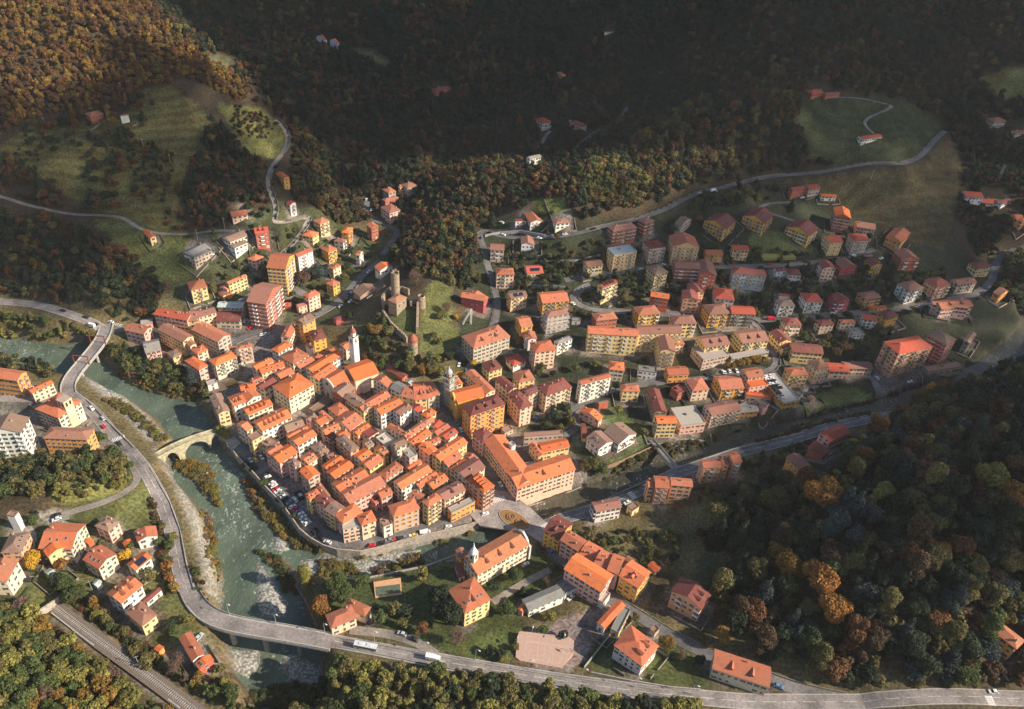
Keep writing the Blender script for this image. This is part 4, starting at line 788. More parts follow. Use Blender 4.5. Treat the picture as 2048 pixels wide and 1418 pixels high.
# road ribbons
TONE = [(0.265, 0.232, 0.215), (0.165, 0.155, 0.15), (0.28, 0.24, 0.2)]
def ribbon(Q, w, off=0.22, zf=None, o0=-1.0, o1=1.0):
    T = np.gradient(Q[:, :2], axis=0); T /= np.maximum(np.hypot(*T.T)[:, None], 1e-6); Nn = np.stack([-T[:, 1], T[:, 0]], 1); m = MB(); rows = []
    for k in range(7):
        s = (o0+(o1-o0)*k/6)*w/2; p = Q[:, :2]+Nn*s; rows.append(np.c_[p, (TZ(p[:, 0], p[:, 1]) if zf is None else zf)+off])
    rows = np.array(rows); n = len(Q); m.v = [tuple(v) for v in rows.reshape(-1, 3)]
    for k in range(6):
        for i in range(n-1): m.f.append((k*n+i+1, k*n+i, (k+1)*n+i, (k+1)*n+i+1)); m.m.append(0)
    return m
for i, (nm, w, tone, Q) in enumerate(RW):
    tag(obj(nm, ribbon(Q, w, 0.2+0.006*(i % 5)).mesh(nm, M_ASPH), color=TONE[tone]), kind='structure')
    if nm == 'road':
        m = MB()
        for s in (-0.9, 0.88):
            r = ribbon(Q, w, 0.25, None, s, s+0.03); k = len(m.v); m.v += r.v; m.f += [tuple(a+k for a in f) for f in r.f]; m.m += r.m
        r = ribbon(Q, w, 0.26, None, -.018, .018); n_ = len(Q)-1; r.f = [f for k_, f in enumerate(r.f) if (k_ % n_) % 3 != 0]; r.m = [0]*len(r.f); tag(obj('road_centre_line', r.mesh('road_centre_line', M_MARK)), kind='structure')
        tag(obj('road_edge_line', m.mesh('road_edge_line', M_MARK)), kind='structure')
# ------------------------------------------------------------------ buildings
ROOFC = {'o': ((0.72, 0.165, 0.045), 'bright orange'), 't': ((0.5, 0.15, 0.075), 'terracotta'), 'd': ((0.22, 0.062, 0.05), 'dark maroon'), 'b': ((0.28, 0.175, 0.125), 'brown'), 'g': ((0.24, 0.225, 0.21), 'grey'), 'p': ((0.31, 0.14, 0.1), 'pinkish brown'),
 'r': ((0.48, 0.09, 0.05), 'red'), 'e': ((0.4, 0.35, 0.3), 'flat concrete'), 'm': ((0.42, 0.47, 0.44), 'pale metal')}
WALLC = {'w': ((0.8, 0.74, 0.66), 'white'), 'c': ((0.79, 0.64, 0.47), 'cream'), 'e': ((0.55, 0.43, 0.33), 'beige'), 'k': ((0.8, 0.56, 0.39), 'peach'), 's': ((0.72, 0.37, 0.22), 'salmon'), 'O': ((0.78, 0.35, 0.1), 'orange'), 'y': ((0.82, 0.58, 0.27), 'yellow'),
 'Y': ((0.76, 0.4, 0.08), 'ochre'), 'p': ((0.78, 0.45, 0.37), 'pink'), 'r': ((0.52, 0.14, 0.08), 'brick red'), 'm': ((0.5, 0.075, 0.085), 'crimson'), 'g': ((0.55, 0.56, 0.5), 'pale grey'), 'b': ((0.42, 0.29, 0.2), 'tan'), 'S': ((0.42, 0.34, 0.26), 'stone')}
def winmesh(name, w, h, glass, kind):
    m = MB(); m.box(-w/2, -0.06, -h/2, w/2, 0.05, h/2, 0); m.box(-w/2-0.1, -0.1, -h/2-0.1, w/2+0.1, 0.03, -h/2, 1); m.box(-w/2-0.1, -0.09, h/2, w/2+0.1, 0.03, h/2+0.1, 1)
    m.box(-0.04, -0.08, -h/2, 0.04, -0.05, h/2, 1)
    if kind == 'open':
        for s in (-1, 1): m.box(s*(w/2+0.3)-0.27, -0.12, -h/2, s*(w/2+0.3)+0.27, 0.0, h/2, 2)
    elif kind == 'half':
        m.box(-w/2, -0.1, 0.0, w/2, -0.055, h/2, 2)
    elif kind == 'shut':
        m.box(-w/2-0.03, -0.11, -h/2, w/2+0.03, -0.02, h/2, 2)
    return m
WM = {}
for key, (w, h, kind, sm) in dict(green=(1.0, 1.55, 'open', M_SHG), greenshut=(1.0, 1.55, 'shut', M_SHG), brown=(1.05, 1.5, 'open', M_SHB), orange=(1.0, 1.55, 'open', M_SHO), plain=(1.1, 1.5, 'none', M_SHW), blind=(1.15, 1.5, 'half', M_SHW), small=(0.8, 0.9, 'none', M_SHW)).items():
    WM[key] = winmesh('window', w, h, None, kind).mesh('window', [M_GLASS, M_FRAME, sm])
m = MB(); m.box(-0.55, -0.08, 0, 0.55, 0.05, 2.2, 0); m.box(-0.68, -0.05, 0, -0.55, 0.04, 2.32, 1); m.box(0.55, -0.05, 0, 0.68, 0.04, 2.32, 1); m.box(-0.68, -0.05, 2.2, 0.68, 0.04, 2.33, 1); DOOR = m.mesh('door', [M_SHB, M_FRAME])
m = MB(); m.box(-1.2, -0.07, 0, 1.2, 0.04, 2.3, 0); m.box(-1.3, -0.1, 2.3, 1.3, 0.04, 2.5, 1); GARAGE = m.mesh('garage_door', [M_SHW, M_FRAME])
m = MB(); m.box(-1.4, -1.15, -0.15, 1.4, 0.05, 0, 0); m.box(-1.4, -1.15, 0, 1.4, -1.09, 0.95, 1)
for s in (-1, 1): m.box(s*1.37-0.03, -1.09, 0, s*1.37+0.03, 0.02, 0.95, 1)
BALC = [m.mesh('balcony', [M_CONC, x]) for x in (M_RAIL, M_WHITE, M_CHIM)]
m = MB(); m.box(-0.35, -0.35, -1.0, 0.35, 0.35, 1.1, 0); m.box(-0.45, -0.45, 1.1, 0.45, 0.45, 1.22, 0); m.box(-0.25, -0.25, 1.22, 0.25, 0.25, 1.5, 1); CHIM = m.mesh('chimney', [M_CHIM, M_ROOF])
m = MB(); m.box(-0.45, -0.6, 0.0, 0.45, 0.6, 0.1, 0); m.box(-0.52, -0.67, -0.05, 0.52, 0.67, 0.06, 1); SKYL = m.mesh('skylight', [M_GLASS, M_LEAD])
m = MB(); w = 0.85
m.face([(-w, 0, 0), (w, 0, 0), (w, 0, 1.1), (0, 0, 1.7), (-w, 0, 1.1)], 1); m.box(-0.4, -0.05, 0.25, 0.4, 0.02, 1.15, 2)
m.face([(-w, 0, 0), (-w, 0, 1.1), (-w, 2.6, 1.1)], 1); m.face([(w, 0, 0), (w, 2.6, 1.1), (w, 0, 1.1)], 1)
for s in (-1, 1):
    P = [(s*(w+.2), -.25, .98), (0, -.25, 1.72), (0, 4.0, 1.72), (s*(w+.2), 2.6, .98)]; m.face(P if s > 0 else P[::-1], 0); m.face([(x, y, z-.1) for x, y, z in (P[::-1] if s > 0 else P)], 0)
DORM = m.mesh('dormer', [M_ROOF, M_WALL, M_GLASS])
BLOCKS = []; THINGS = []
TAN = 0.40
def vary(c, s=0.1): k = 1+random.uniform(-s, s); return tuple(min(.85, v*k*(1+random.uniform(-.04, .04))) for v in c)
def corners(row):
    k = row[0].lstrip('+'); v = list(map(float, row[1].split())); h = float(row[2])*3.0+0.35
    A = hit(v[0], v[1], h); ze = A[2]
    if k == 'g':
        R = atz(v[2], v[3], ze); e1 = R[:2]-A[:2]; a = np.linalg.norm(e1); e1 /= a; n = np.array([-e1[1], e1[0]])
        best = None
        q1 = np.array(v[4:6])
        for w in np.arange(1.8, 9, 0.1):
            p0 = np.r_[A[:2]+n*w, ze+w*TAN]; p1 = p0+np.r_[e1*a, 0]; s0, s1 = proj(p0), proj(p1); t = (s1-s0)/np.linalg.norm(s1-s0); d = abs((q1-s0)[0]*t[1]-(q1-s0)[1]*t[0])
            if best is None or d < best[0]: best = (d, w)
        b = 2*best[1]; e2 = n; O = A[:2]
    else:
        L, R = atz(v[2], v[3], ze), atz(v[4], v[5], ze); u, w = R[:2]-A[:2], L[:2]-A[:2]
        if u[0]*w[1]-u[1]*w[0] < 0: u, w = w, u; k = {'xL': 'xR', 'xR': 'xL'}.get(k, k)
        a, b = np.linalg.norm(u), np.linalg.norm(w); th1 = math.atan2(u[1], u[0]); th2 = math.atan2(w[1], w[0]); df = (th2-th1) % (2*math.pi); c = (df-math.pi/2)/2; th1 += c
        e1 = np.array([math.cos(th1), math.sin(th1)]); e2 = np.array([-e1[1], e1[0]]); a, b = max(a, 3.0), max(b, 3.0); O = A[:2]+(u+w)/2-(e1*a+e2*b)/2
    C = O+(e1*a+e2*b)/2
    return k, a, b, h, ze, C, math.atan2(e1[1], e1[0]), e1, e2
def roofmesh(k, a, b, h, t=0.2):
    m = MB(); X, Yh = a/2, b/2
    if k in ('g', 'xR'): r = Yh*TAN; top = [[(-X, -Yh, 0), (X, -Yh, 0), (X, 0, r), (-X, 0, r)], [(X, Yh, 0), (-X, Yh, 0), (-X, 0, r), (X, 0, r)]]
    elif k == 'xL': r = X*TAN; top = [[(-X, Yh, 0), (-X, -Yh, 0), (0, -Yh, r), (0, Yh, r)], [(X, -Yh, 0), (X, Yh, 0), (0, Yh, r), (0, -Yh, r)]]
    elif k == 'h':
        if a >= b: r = Yh*TAN; i = X-Yh*0.95; p, q = (-i, 0, r), (i, 0, r); top = [[(-X, -Yh, 0), (X, -Yh, 0), q, p], [(X, Yh, 0), (-X, Yh, 0), p, q], [(-X, Yh, 0), (-X, -Yh, 0), p], [(X, -Yh, 0), (X, Yh, 0), q]]
        else: r = X*TAN; i = Yh-X*0.95; p, q = (0, -i, r), (0, i, r); top = [[(-X, -Yh, 0), (X, -Yh, 0), p], [(X, Yh, 0), (-X, Yh, 0), q], [(-X, Yh, 0), (-X, -Yh, 0), p, q], [(X, -Yh, 0), (X, Yh, 0), q, p]]
    if k == 'f':
        m.box(-X, -Yh, -0.25, X, Yh, 0.0); e = 0.3
        for x0, y0, x1, y1 in ((-X, -Yh, X, -Yh+e), (-X, Yh-e, X, Yh), (-X, -Yh+e, -X+e, Yh-e), (X-e, -Yh+e, X, Yh-e)): m.box(x0, y0, 0.002, x1, y1, 0.55)
        if a > 6 and b > 6: m.box(-1.2, 0.2, 0.002, 0.8, 1.8, 1.3)
    else:
        for f in top: m.face(f); m.face([(x, y, z-t) for x, y, z in f[::-1]])
        E = [(-X, -Yh), (X, -Yh), (X, Yh), (-X, Yh)]
        for i in range(4):
            (x0, y0), (x1, y1) = E[i], E[(i+1) % 4]
            if k == 'h' or (k == 'xL' and i in (1, 3)) or (k in ('g', 'xR') and i in (0, 2)): m.face([(x0, y0, -t), (x1, y1, -t), (x1, y1, 0), (x0, y0, 0)])
            else:
                mx, my, r2 = (x0+x1)/2, (y0+y1)/2, (X if k == 'xL' else Yh)*TAN
                m.face([(x0, y0, -t), (mx, my, r2-t), (mx, my, r2), (x0, y0, 0)]); m.face([(mx, my, r2-t), (x1, y1, -t), (x1, y1, 0), (mx, my, r2)])
    return m
def rz_at(k, a, b, x, y):                     # roof height above the eave
    X, Yh = a/2, b/2
    if k == 'f': return 0
    if k in ('g', 'xR'): return (Yh-abs(y))*TAN
    if k == 'xL': return (X-abs(x))*TAN
    return min(X-abs(x), Yh-abs(y))*TAN
def child(name, me, parent, Mx, color=None):
    o = bpy.data.objects.new(name, me); COL.link(o); o.parent = parent; o.matrix_basis = Mx
    if color: o.color = (*color[:3], 1)
    return o
def build(row, root=None, wallc=None, roofc=None, stone=False, nowin=False, cap=95):
    k, a, b, h, ze, C, rz, e1, e2 = corners(row); fl = row[5].split(); rc, wc = row[3], row[4]; st = float(row[2]); zg = ze-h
    if root is None:
        root = bpy.data.objects.new('house', None); COL.link(root); root.location = (C[0], C[1], zg); root.rotation_euler = (0, 0, rz); root.empty_display_size = 1
        THINGS.append(root)
    Mr = Matrix.Translation(root.location) @ Matrix.Rotation(root.rotation_euler[2], 4, 'Z'); Bm = Mr.inverted() @ Matrix.Translation((C[0], C[1], zg)) @ Matrix.Rotation(rz, 4, 'Z')
    ov = min(0.5, a*.08, b*.08) if k != 'f' else 0.05; X, Yh = a/2-ov, b/2-ov
    cs = [C+e1*sx*a/2+e2*sy*b/2 for sx in (-1, 1) for sy in (-1, 1)]; dp = max(0.5, zg-min(float(TZ(*c)) for c in cs)+0.8)
    m = MB(); V = [(-X, -Yh), (X, -Yh), (X, Yh), (-X, Yh)]; t = 0.1
    for i in range(4):
        (x0, y0), (x1, y1) = V[i], V[(i+1) % 4]; m.face([(x0, y0, -dp), (x1, y1, -dp), (x1, y1, h-t), (x0, y0, h-t)])
        g = (k == 'xL' and i in (0, 2)) or (k in ('g', 'xR') and i in (1, 3))
        if g: r = (X if k == 'xL' else Yh)*TAN; m.face([(x0, y0, h-t), (x1, y1, h-t), ((x0+x1)/2, (y0+y1)/2, h-t+r)])
    if row[6] == 'white and orange apartment block': q_ = MB(); q_.box(X+.004, -Yh+.05, -dp, X+.03, Yh-.05, h-.3); child('end_wall', q_.mesh('end_wall', M_WALL), root, Bm, (.8, .3, .06))
    wcol = vary(wallc or WALLC[wc][0], .06); r0 = np.array(roofc or ROOFC[rc][0]); u = random.random()**1.6*.45; rcol = vary(tuple(r0*(1-u)+np.array((.4, .2, .125))*u) if rc in 'ot' else r0, .2)
    w = obj('wall', m.mesh('wall', M_STONE if stone else M_WALL), root, color=wcol); w.matrix_basis = Bm
    rf = obj('roof', roofmesh(k, a, b, h).mesh('roof', M_ROOF if k != 'f' else M_OBJ), root, color=rcol); rf.matrix_basis = Bm @ Matrix.Translation((0, 0, h))
    blk = dict(k=k, a=a, b=b, h=h, ze=ze, zg=zg, C=C, rz=rz, e1=e1, e2=e2, root=root, Bm=Bm, roof=rf, row=row, X=X, Y=Yh, fl=fl, st=st, wcol=wcol, rcol=rcol, nowin=nowin, cap=cap); BLOCKS.append(blk); return blk
def detail(B):
    a, b, h, X, Yh, k, root, Bm, fl, st = (B[x] for x in ('a', 'b', 'h', 'X', 'Y', 'k', 'root', 'Bm', 'fl', 'st')); rw = random.Random(int(B['C'][0]*31+B['C'][1]*17))
    ze = B['ze']; note = B['row'][6]; old = B['C'][0] < 60 and B['C'][1] < 480
    kinds = ['orange'] if 'orange shutters' in note else rw.choice([['green', 'greenshut'], ['green', 'green', 'greenshut'], ['plain', 'green'], ['brown', 'plain']]) if (old or st < 4.2) else rw.choice([['blind', 'plain'], ['plain', 'blind', 'blind'], ['blind', 'green']])
    nf = max(1, int(round(st))); fh = h/nf; bal = rw.choice(BALC); nwin = NW.get(root.name, 0)
    faces = [(0, Matrix.Identity(4), X, Yh, -B['e2'], 'Ar'), (1, Matrix.Rotation(-math.pi/2, 4, 'Z'), Yh, X, -B['e1'], 'Al'), (2, Matrix.Rotation(math.pi/2, 4, 'Z'), Yh, X, B['e1'], 'Arr'), (3, Matrix.Rotation(math.pi, 4, 'Z'), X, Yh, B['e2'], 'x')]
    nb = sum(1 for O in BLOCKS if O['root'] is root); cap = 97*(sum(1 for O in BLOCKS[:BLOCKS.index(B)+1] if O['root'] is root))//nb; wide = 1; rest = []
    if not B['nowin'] and min(a, b) > 3.2:
        for fi, Rm, half, off, nrm, flag in faces:
            ctr = B['C']+nrm*off
            if nrm @ (CAM[:2]-ctr) < 0: continue
            L = 2*half; nc = max(1, int((L-0.8)/((2.7 if nf < 5 else 3.1)*wide))); sp = L/nc; dcol = rw.randrange(nc); bcols = set(range(nc)) if nc < 3 else set(i for i in range(nc) if i % 3 == 1 or (nc > 5 and i % 3 == 2 and rw.random() < .4))
            for i in range(nc):
                x = -half+sp*(i+.5); wp = ctr+np.array([-nrm[1], nrm[0]])*x; dd = wp+nrm*0.9; gz = float(TZ(*dd))
                for fl_i in range(nf):
                    zl = fl_i*fh; zc = B['zg']+zl+1.6
                    if gz > zc-0.6: continue
                    hid = False
                    for O in BLOCKS:
                        if O is B: continue
                        q = dd-O['C']
                        if abs(q @ O['e1']) < O['X']+.1 and abs(q @ O['e2']) < O['Y']+.1 and zc < O['ze']+.3: hid = True; break
                    if hid: continue
                    Mx = Bm @ Rm
                    if fl_i == 0 and i == dcol and gz < zc:
                        ga = st > 2 and not old and rw.random() < .35
                        child('garage_door' if ga else 'door', GARAGE if ga else DOOR, root, Mx @ Matrix.Translation((x, -off, 0.05))); nwin += 1; continue
                    if fl_i == 0 and rw.random() < .2: continue
                    kd = rw.choice(kinds)
                    if h < 2.9 or fh < 2.4: kd = 'small'
                    wx_ = Mx @ Matrix.Translation((x, -off, min(zl+1.65, h-1.0)))
                    if nwin < cap: child('window', WM[kd], root, wx_); nwin += 1
                    else: rest.append(wx_)
                    if fl_i >= 1 and flag in fl and i in bcols: child('balcony', bal, root, Mx @ Matrix.Translation((x, -off, zl+0.25)) @ Matrix.Diagonal((min(1, sp/2.9), 1, 1, 1)))
    NW[root.name] = nwin
    if not B['nowin'] and min(a, b) > 3.2 and rest:
        m = MB()
        for wx_ in rest: m.box(-.55, -.06, -.75, .55, .05, .75, 0, wx_); m.box(-.65, -.1, -.85, .65, .03, -.75, 1, wx_); m.box(-.65, -.09, .75, .65, .03, .85, 1, wx_)
        tag(obj('window_rows', m.mesh('window_rows', [M_GLASS, M_FRAME]), root), kind='stuff')
    num = lambda c: next((int(f[1:]) for f in fl if f[0] == c and f[1:].isdigit()), 0)
    rf = B['roof']; nch = num('c') or (1 if rw.random() < .75 and st > 1.6 and k != 'f' else 0)
    for i in range(nch):
        x, y = rw.uniform(-.38, .38)*a, rw.uniform(-.3, .35)*b; child('chimney', CHIM, rf, Matrix.Translation((x, y, rz_at(k, a, b, x, y))), B['rcol'])
    lr = k == 'xL' or (k == 'h' and b > a*1.3)
    def slope(frac, up):                      # a spot on the slope that looks at the camera
        if lr:
            s = 1 if B['e1'] @ (CAM[:2]-B['C']) > 0 else -1
            x = s*(X-up*X); y = frac*Yh*1.5; return Matrix.Translation((x, y, rz_at(k, a, b, x, y))) @ Matrix.Rotation(s*math.pi/2, 4, 'Z')
        y = -Yh+up*Yh; x = frac*X*1.5; return Matrix.Translation((x, y, rz_at(k, a, b, x, y)))
    nd = num('d')
    for i in range(nd): child('dormer', DORM, rf, slope((i+.5)/nd-.5, 0.3), B['rcol'])
    ns = num('s')
    if not ns and old and k != 'f' and rw.random() < .45: ns = rw.choice([1, 2, 3])
    for i in range(ns): child('skylight', SKYL, rf, slope((i+.5)/ns-.5+rw.uniform(-.05, .05), 0.5 if ns > 3 else rw.uniform(.35, .65)) @ Matrix.Rotation(math.atan(TAN), 4, 'X') @ Matrix.Translation((0, 0, 0.04)))
    if 'v' in fl:
        m = MB(); m.box(-min(X, Yh)*.6 if lr else -X*.6, -1.5, 0.06, min(X, Yh)*.6 if lr else X*.6, 1.5, 0.16); child('solar_panel', m.mesh('solar_panel', M_PANEL), rf, slope(0, .5) @ Matrix.Rotation(math.atan(TAN), 4, 'X'))
    if 'q' in fl:
        m = MB()
        for i in range(1, nf): z = i*fh+0.1; m.box(-X-.06, -Yh-.06, z, X+.06, Yh+.06, z+.28)
        child('string_course', m.mesh('string_course', M_WHITE), root, Bm)
NW = {}; ROWOF = {}
M_HEDGE = flat('hedge_leaves', (.04, .06, .025), .95, 2.5, .5, 1.6); M_GWALL = flat('garden_wall_render', (.4, .33, .28), .95, .8, .6, 1.2); M_GWALL2 = flat('garden_wall_stone', (.24, .2, .165), .95, 1.2, .6, 1.3)
rows = [r.split('|') for r in HD.strip().split('\n')]
last = None
for r in rows:
    if r[0][0] == '+': build(r, last)
    else:
        B_ = build(r); last = B_['root']; ROWOF[last.name] = r

# paved and trodden yards round the houses
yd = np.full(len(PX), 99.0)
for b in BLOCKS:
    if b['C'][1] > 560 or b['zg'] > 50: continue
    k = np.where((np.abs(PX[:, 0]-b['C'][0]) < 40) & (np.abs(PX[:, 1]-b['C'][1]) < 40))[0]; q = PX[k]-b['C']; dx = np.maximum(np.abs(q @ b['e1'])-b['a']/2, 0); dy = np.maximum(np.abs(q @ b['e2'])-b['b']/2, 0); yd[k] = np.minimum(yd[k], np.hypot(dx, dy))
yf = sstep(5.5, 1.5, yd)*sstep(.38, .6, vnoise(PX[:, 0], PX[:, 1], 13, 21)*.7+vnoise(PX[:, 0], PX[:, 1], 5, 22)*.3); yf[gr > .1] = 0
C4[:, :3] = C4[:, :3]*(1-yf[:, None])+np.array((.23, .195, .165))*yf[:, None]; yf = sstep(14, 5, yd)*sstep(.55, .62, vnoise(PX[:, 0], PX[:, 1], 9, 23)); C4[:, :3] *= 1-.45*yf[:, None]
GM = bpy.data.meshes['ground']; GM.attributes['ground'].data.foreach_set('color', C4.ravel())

GW = []
rg = random.Random(12)
for b in BLOCKS:
    x, y = b['C']
    if b is not next(O for O in BLOCKS if O['root'] is b['root']) or y > 640 or rg.random() < .3 or (-230 < x < 75 and 225 < y < 470): continue
    m = MB(); ok = 0; d = rg.uniform(3, 6); hgt = rg.uniform(.8, 1.4); X, Yh = b['a']/2+d, b['b']/2+d; pts = [(-X, Yh*.3), (-X, -Yh), (X, -Yh), (X, Yh*rg.uniform(-.5, .6))]
    for (x0, y0), (x1, y1) in zip(pts, pts[1:]):
        L = math.hypot(x1-x0, y1-y0); n = max(1, int(L/3))
        for i in range(n):
            p = [b['C']+b['e1']*(x0+(x1-x0)*u)+b['e2']*(y0+(y1-y0)*u) for u in (i/n, (i+1)/n)]
            if any(min(np.hypot(*(Q[:, :2]-q).T).min()-w/2 for nm, w, t, Q in RW) < 1 or any(abs((q-O['C']) @ O['e1']) < O['a']/2+.6 and abs((q-O['C']) @ O['e2']) < O['b']/2+.6 for O in BLOCKS) for q in p) or (abs(y0-y1) < 1 and i == n//2): continue
            z0, z1 = TZ(*p[0]), TZ(*p[1]); dv = p[1]-p[0]; nv = np.array([-dv[1], dv[0]])/max(np.linalg.norm(dv), .01)*.16; ok += 1
            A, Bq, C_, D_ = (np.r_[p[0]-nv, 0], np.r_[p[1]-nv, 0], np.r_[p[1]+nv, 0], np.r_[p[0]+nv, 0]); q4 = lambda P, z: np.array([P[0], P[1], z])
            lo = [q4(A, z0-1), q4(Bq, z1-1), q4(C_, z1-1), q4(D_, z0-1)]; hi = [q4(A, z0+hgt), q4(Bq, z1+hgt), q4(C_, z1+hgt), q4(D_, z0+hgt)]
            m.face(hi)
            for k in range(4): m.face([lo[k], lo[(k+1) % 4], hi[(k+1) % 4], hi[k]])
    if ok > 2:
        hedge = rg.random() < .35; o = obj('garden_hedge' if hedge else 'garden_wall', m.mesh('garden_hedge' if hedge else 'garden_wall', M_HEDGE if hedge else (M_GWALL, M_GWALL2)[rg.random() < .5])); o['category'] = 'hedge' if hedge else 'wall'; o['group'] = 'hedges round the houses' if hedge else 'garden walls round the houses'; GW.append((o, ('clipped green garden hedge' if hedge else 'low garden wall'), tuple(proj(np.r_[b['C']-b['e2']*Yh, b['zg']]))))
# ------------------------------------------------------------------ landmark buildings
def P5(ox, oy, s, x, y): return ox+x/s, oy+y/s
def special(row, name, label, cat, **k):
    b = build(row.split('|'), **k); b['root'].name = name; tag(b['root'], label, cat); ROWOF[b['root'].name] = None; return b
def add(B, name, m, mats, Mx=None, color=None, fix=False, smooth=False, parent=None):
    return child(name, m.mesh(name, mats, fix, smooth), parent or B['root'], (B['Bm'] if parent is None else Matrix.Identity(4)) @ (Mx or Matrix.Identity(4)), color)
WT = (0.8, 0.74, 0.66)
def facade(B, side, hh, col, oc=True):        # scrolled church front on the gable end, side -1/+1 along local x
    w = B['b']/2+0.5; pr = [(-w, -1), (-w, hh*.62), (-w*.72, hh*.66), (-w*.62, hh*.8), (-w*.4, hh*.9), (-w*.16, hh*.96), (0, hh), (w*.16, hh*.96), (w*.4, hh*.9), (w*.62, hh*.8), (w*.72, hh*.66), (w, hh*.62), (w, -1)]
    m = MB(); x0 = side*(B['a']/2-.1); x1 = x0+side*1.0
    A = [(x1, y, z) for y, z in pr]; C = [(x0, y, z) for y, z in pr]; m.face(A); m.face(C[::-1])
    for i in range(len(pr)): m.face([A[i-1], A[i], C[i], C[i-1]])
    add(B, 'facade', m, M_WALL, color=col, fix=True)
    m = MB(); m.box(min(x1, x1+side*.25), -w-.1, hh*.60, max(x1, x1+side*.25), w+.1, hh*.635); m.box(min(x1, x1+side*.2), -w-.1, hh*.35, max(x1, x1+side*.2), w+.1, hh*.37)
    for y in (-w*.85, -w*.4, w*.4, w*.85): m.box(min(x1, x1+side*.18), y-.3, -1, max(x1, x1+side*.18), y+.3, hh*.6)
    add(B, 'cornice', m, M_WALL, color=tuple(v*.9 for v in col))
    m = MB(); m.box(min(x1, x1+side*.1), -1, 0, max(x1, x1+side*.1), 1, 3.4); add(B, 'door', m, M_SHB)
    if oc:
        m = MB(); m.lathe([(0, 0), (1.25, 0), (1.25, .2), (0, .2)], 20); add(B, 'rose_window', m, M_GLASS, Matrix.Translation((x1-side*.06, 0, hh*.74)) @ Matrix.Rotation(side*math.pi/2, 4, 'Y'))
def bell_tower(name, base, label, w, hs, hb, col, domeprof, domemat, cross=True, oct_=True):
    t = bpy.data.objects.new(name, None); COL.link(t); t.location = base; t.rotation_euler = (0, 0, math.radians(-33)); tag(t, label, 'bell tower')
    m = MB(); m.box(-w/2, -w/2, -3, w/2, w/2, hs); obj('shaft', m.mesh('shaft', M_WALL), t, color=col)
    m = MB(); m.box(-w/2-.25, -w/2-.25, hs-.4, w/2+.25, w/2+.25, hs); m.box(-w/2-.2, -w/2-.2, hs-hb-.35, w/2+.2, w/2+.2, hs-hb); obj('cornice', m.mesh('cornice', M_WALL), t, color=tuple(v*.82 for v in col))
    for r in range(4):
        m = MB(); pts = [(-.65, 0), (.65, 0), (.65, hb*.5)]+[(.65*math.cos(i*math.pi/8), hb*.5+.65*math.sin(i*math.pi/8)) for i in range(1, 8)]+[(-.65, hb*.5)]
        m.face([(x, 0, z) for x, z in pts]); o = obj('bell_opening', m.mesh('bell_opening', M_GLASS), t); o.matrix_basis = Matrix.Rotation(r*math.pi/2, 4, 'Z') @ Matrix.Translation((0, -w/2-.03, hs-hb+.3))
    z = hs
    if oct_:
        m = MB(); m.lathe([(w*.4, 0), (w*.4, 2.6), (w*.46, 2.6), (w*.46, 2.9), (0, 2.9)], 8, c=(0, 0, hs)); obj('drum', m.mesh('drum', M_WALL), t, color=col); z += 2.9
        for r in range(8):
            m = MB(); m.lathe([(0, 0), (.3, 0), (.3, .1), (0, .1)], 10); o = obj('drum_window', m.mesh('drum_window', M_GLASS), t); o.matrix_basis = Matrix.Rotation((r+.5)*math.pi/4, 4, 'Z') @ Matrix.Translation((w*.37, 0, hs+1.4)) @ Matrix.Rotation(math.pi/2, 4, 'Y')
    m = MB(); m.lathe(domeprof, 16 if oct_ else 8, c=(0, 0, z)); obj('dome', m.mesh('dome', domemat, True, True), t)
    zt = z+domeprof[-1][1]
    m = MB(); m.lathe([(.3, -.3), (.3, .6), (0, 1.1)], 8, c=(0, 0, zt)); m.box(-.07, -.07, zt+.8, .07, .07, zt+2.3); m.box(-.5, -.07, zt+1.5, .5, .07, zt+1.65); obj('lantern_cross', m.mesh('lantern_cross', M_WHITE), t); return t
K = lambda ox, oy, s, *p: ' '.join('%.1f' % v for i in range(0, len(p), 2) for v in P5(ox, oy, s, p[i], p[i+1]))
KA = (440, 640, 5.331); KB = (760, 700, 5.331); KC = (680, 530, 7.31); KD = (960, 960, 5.331)
CB = special('g|'+K(*KA, 1250, 745, 1430, 640, 1165, 605)+'|3.4|o|c||', 'church', 'parish church with bright orange roof beside the white domed bell tower', 'church', nowin=True)
CB2 = build(('+g|'+K(*KA, 1440, 655, 1700, 565, 1350, 492)+'|3.8|o|c||').split('|'), CB['root'], nowin=True)
facade(CB, -1, CB['h']+CB['b']*.25, (0.6, 0.5, 0.4))
m = MB(); m.box(-4, -CB2['Y']-1.4, 0, 1, -CB2['Y']+.1, 6.5); add(CB2, 'side_chapel', m, M_WALL, color=WALLC['c'][0])
m = MB(); pts = [(1.5*math.cos(i*math.pi/10), 1.5*math.sin(i*math.pi/10)) for i in range(11)]; m.face([(x, 0, z) for x, z in pts]); add(CB2, 'lunette_window', m, M_GLASS, Matrix.Translation((3.5, -CB2['Y']-.04, 7.5)))
p = atz(*P5(*KA, 1440, 432), 9)
dome = [(1.9, 0), (1.95, .5), (1.8, 1.3), (1.4, 2.1), (.8, 2.7), (.3, 3.0)]
top = atz(*P5(*KA, 1432, 187), 30)
bell_tower('bell_tower', (p[0], p[1], 2), 'white church bell tower with a terracotta dome and cross', 4.4, 27.5, 5.0, WT, dome, M_COPPER)
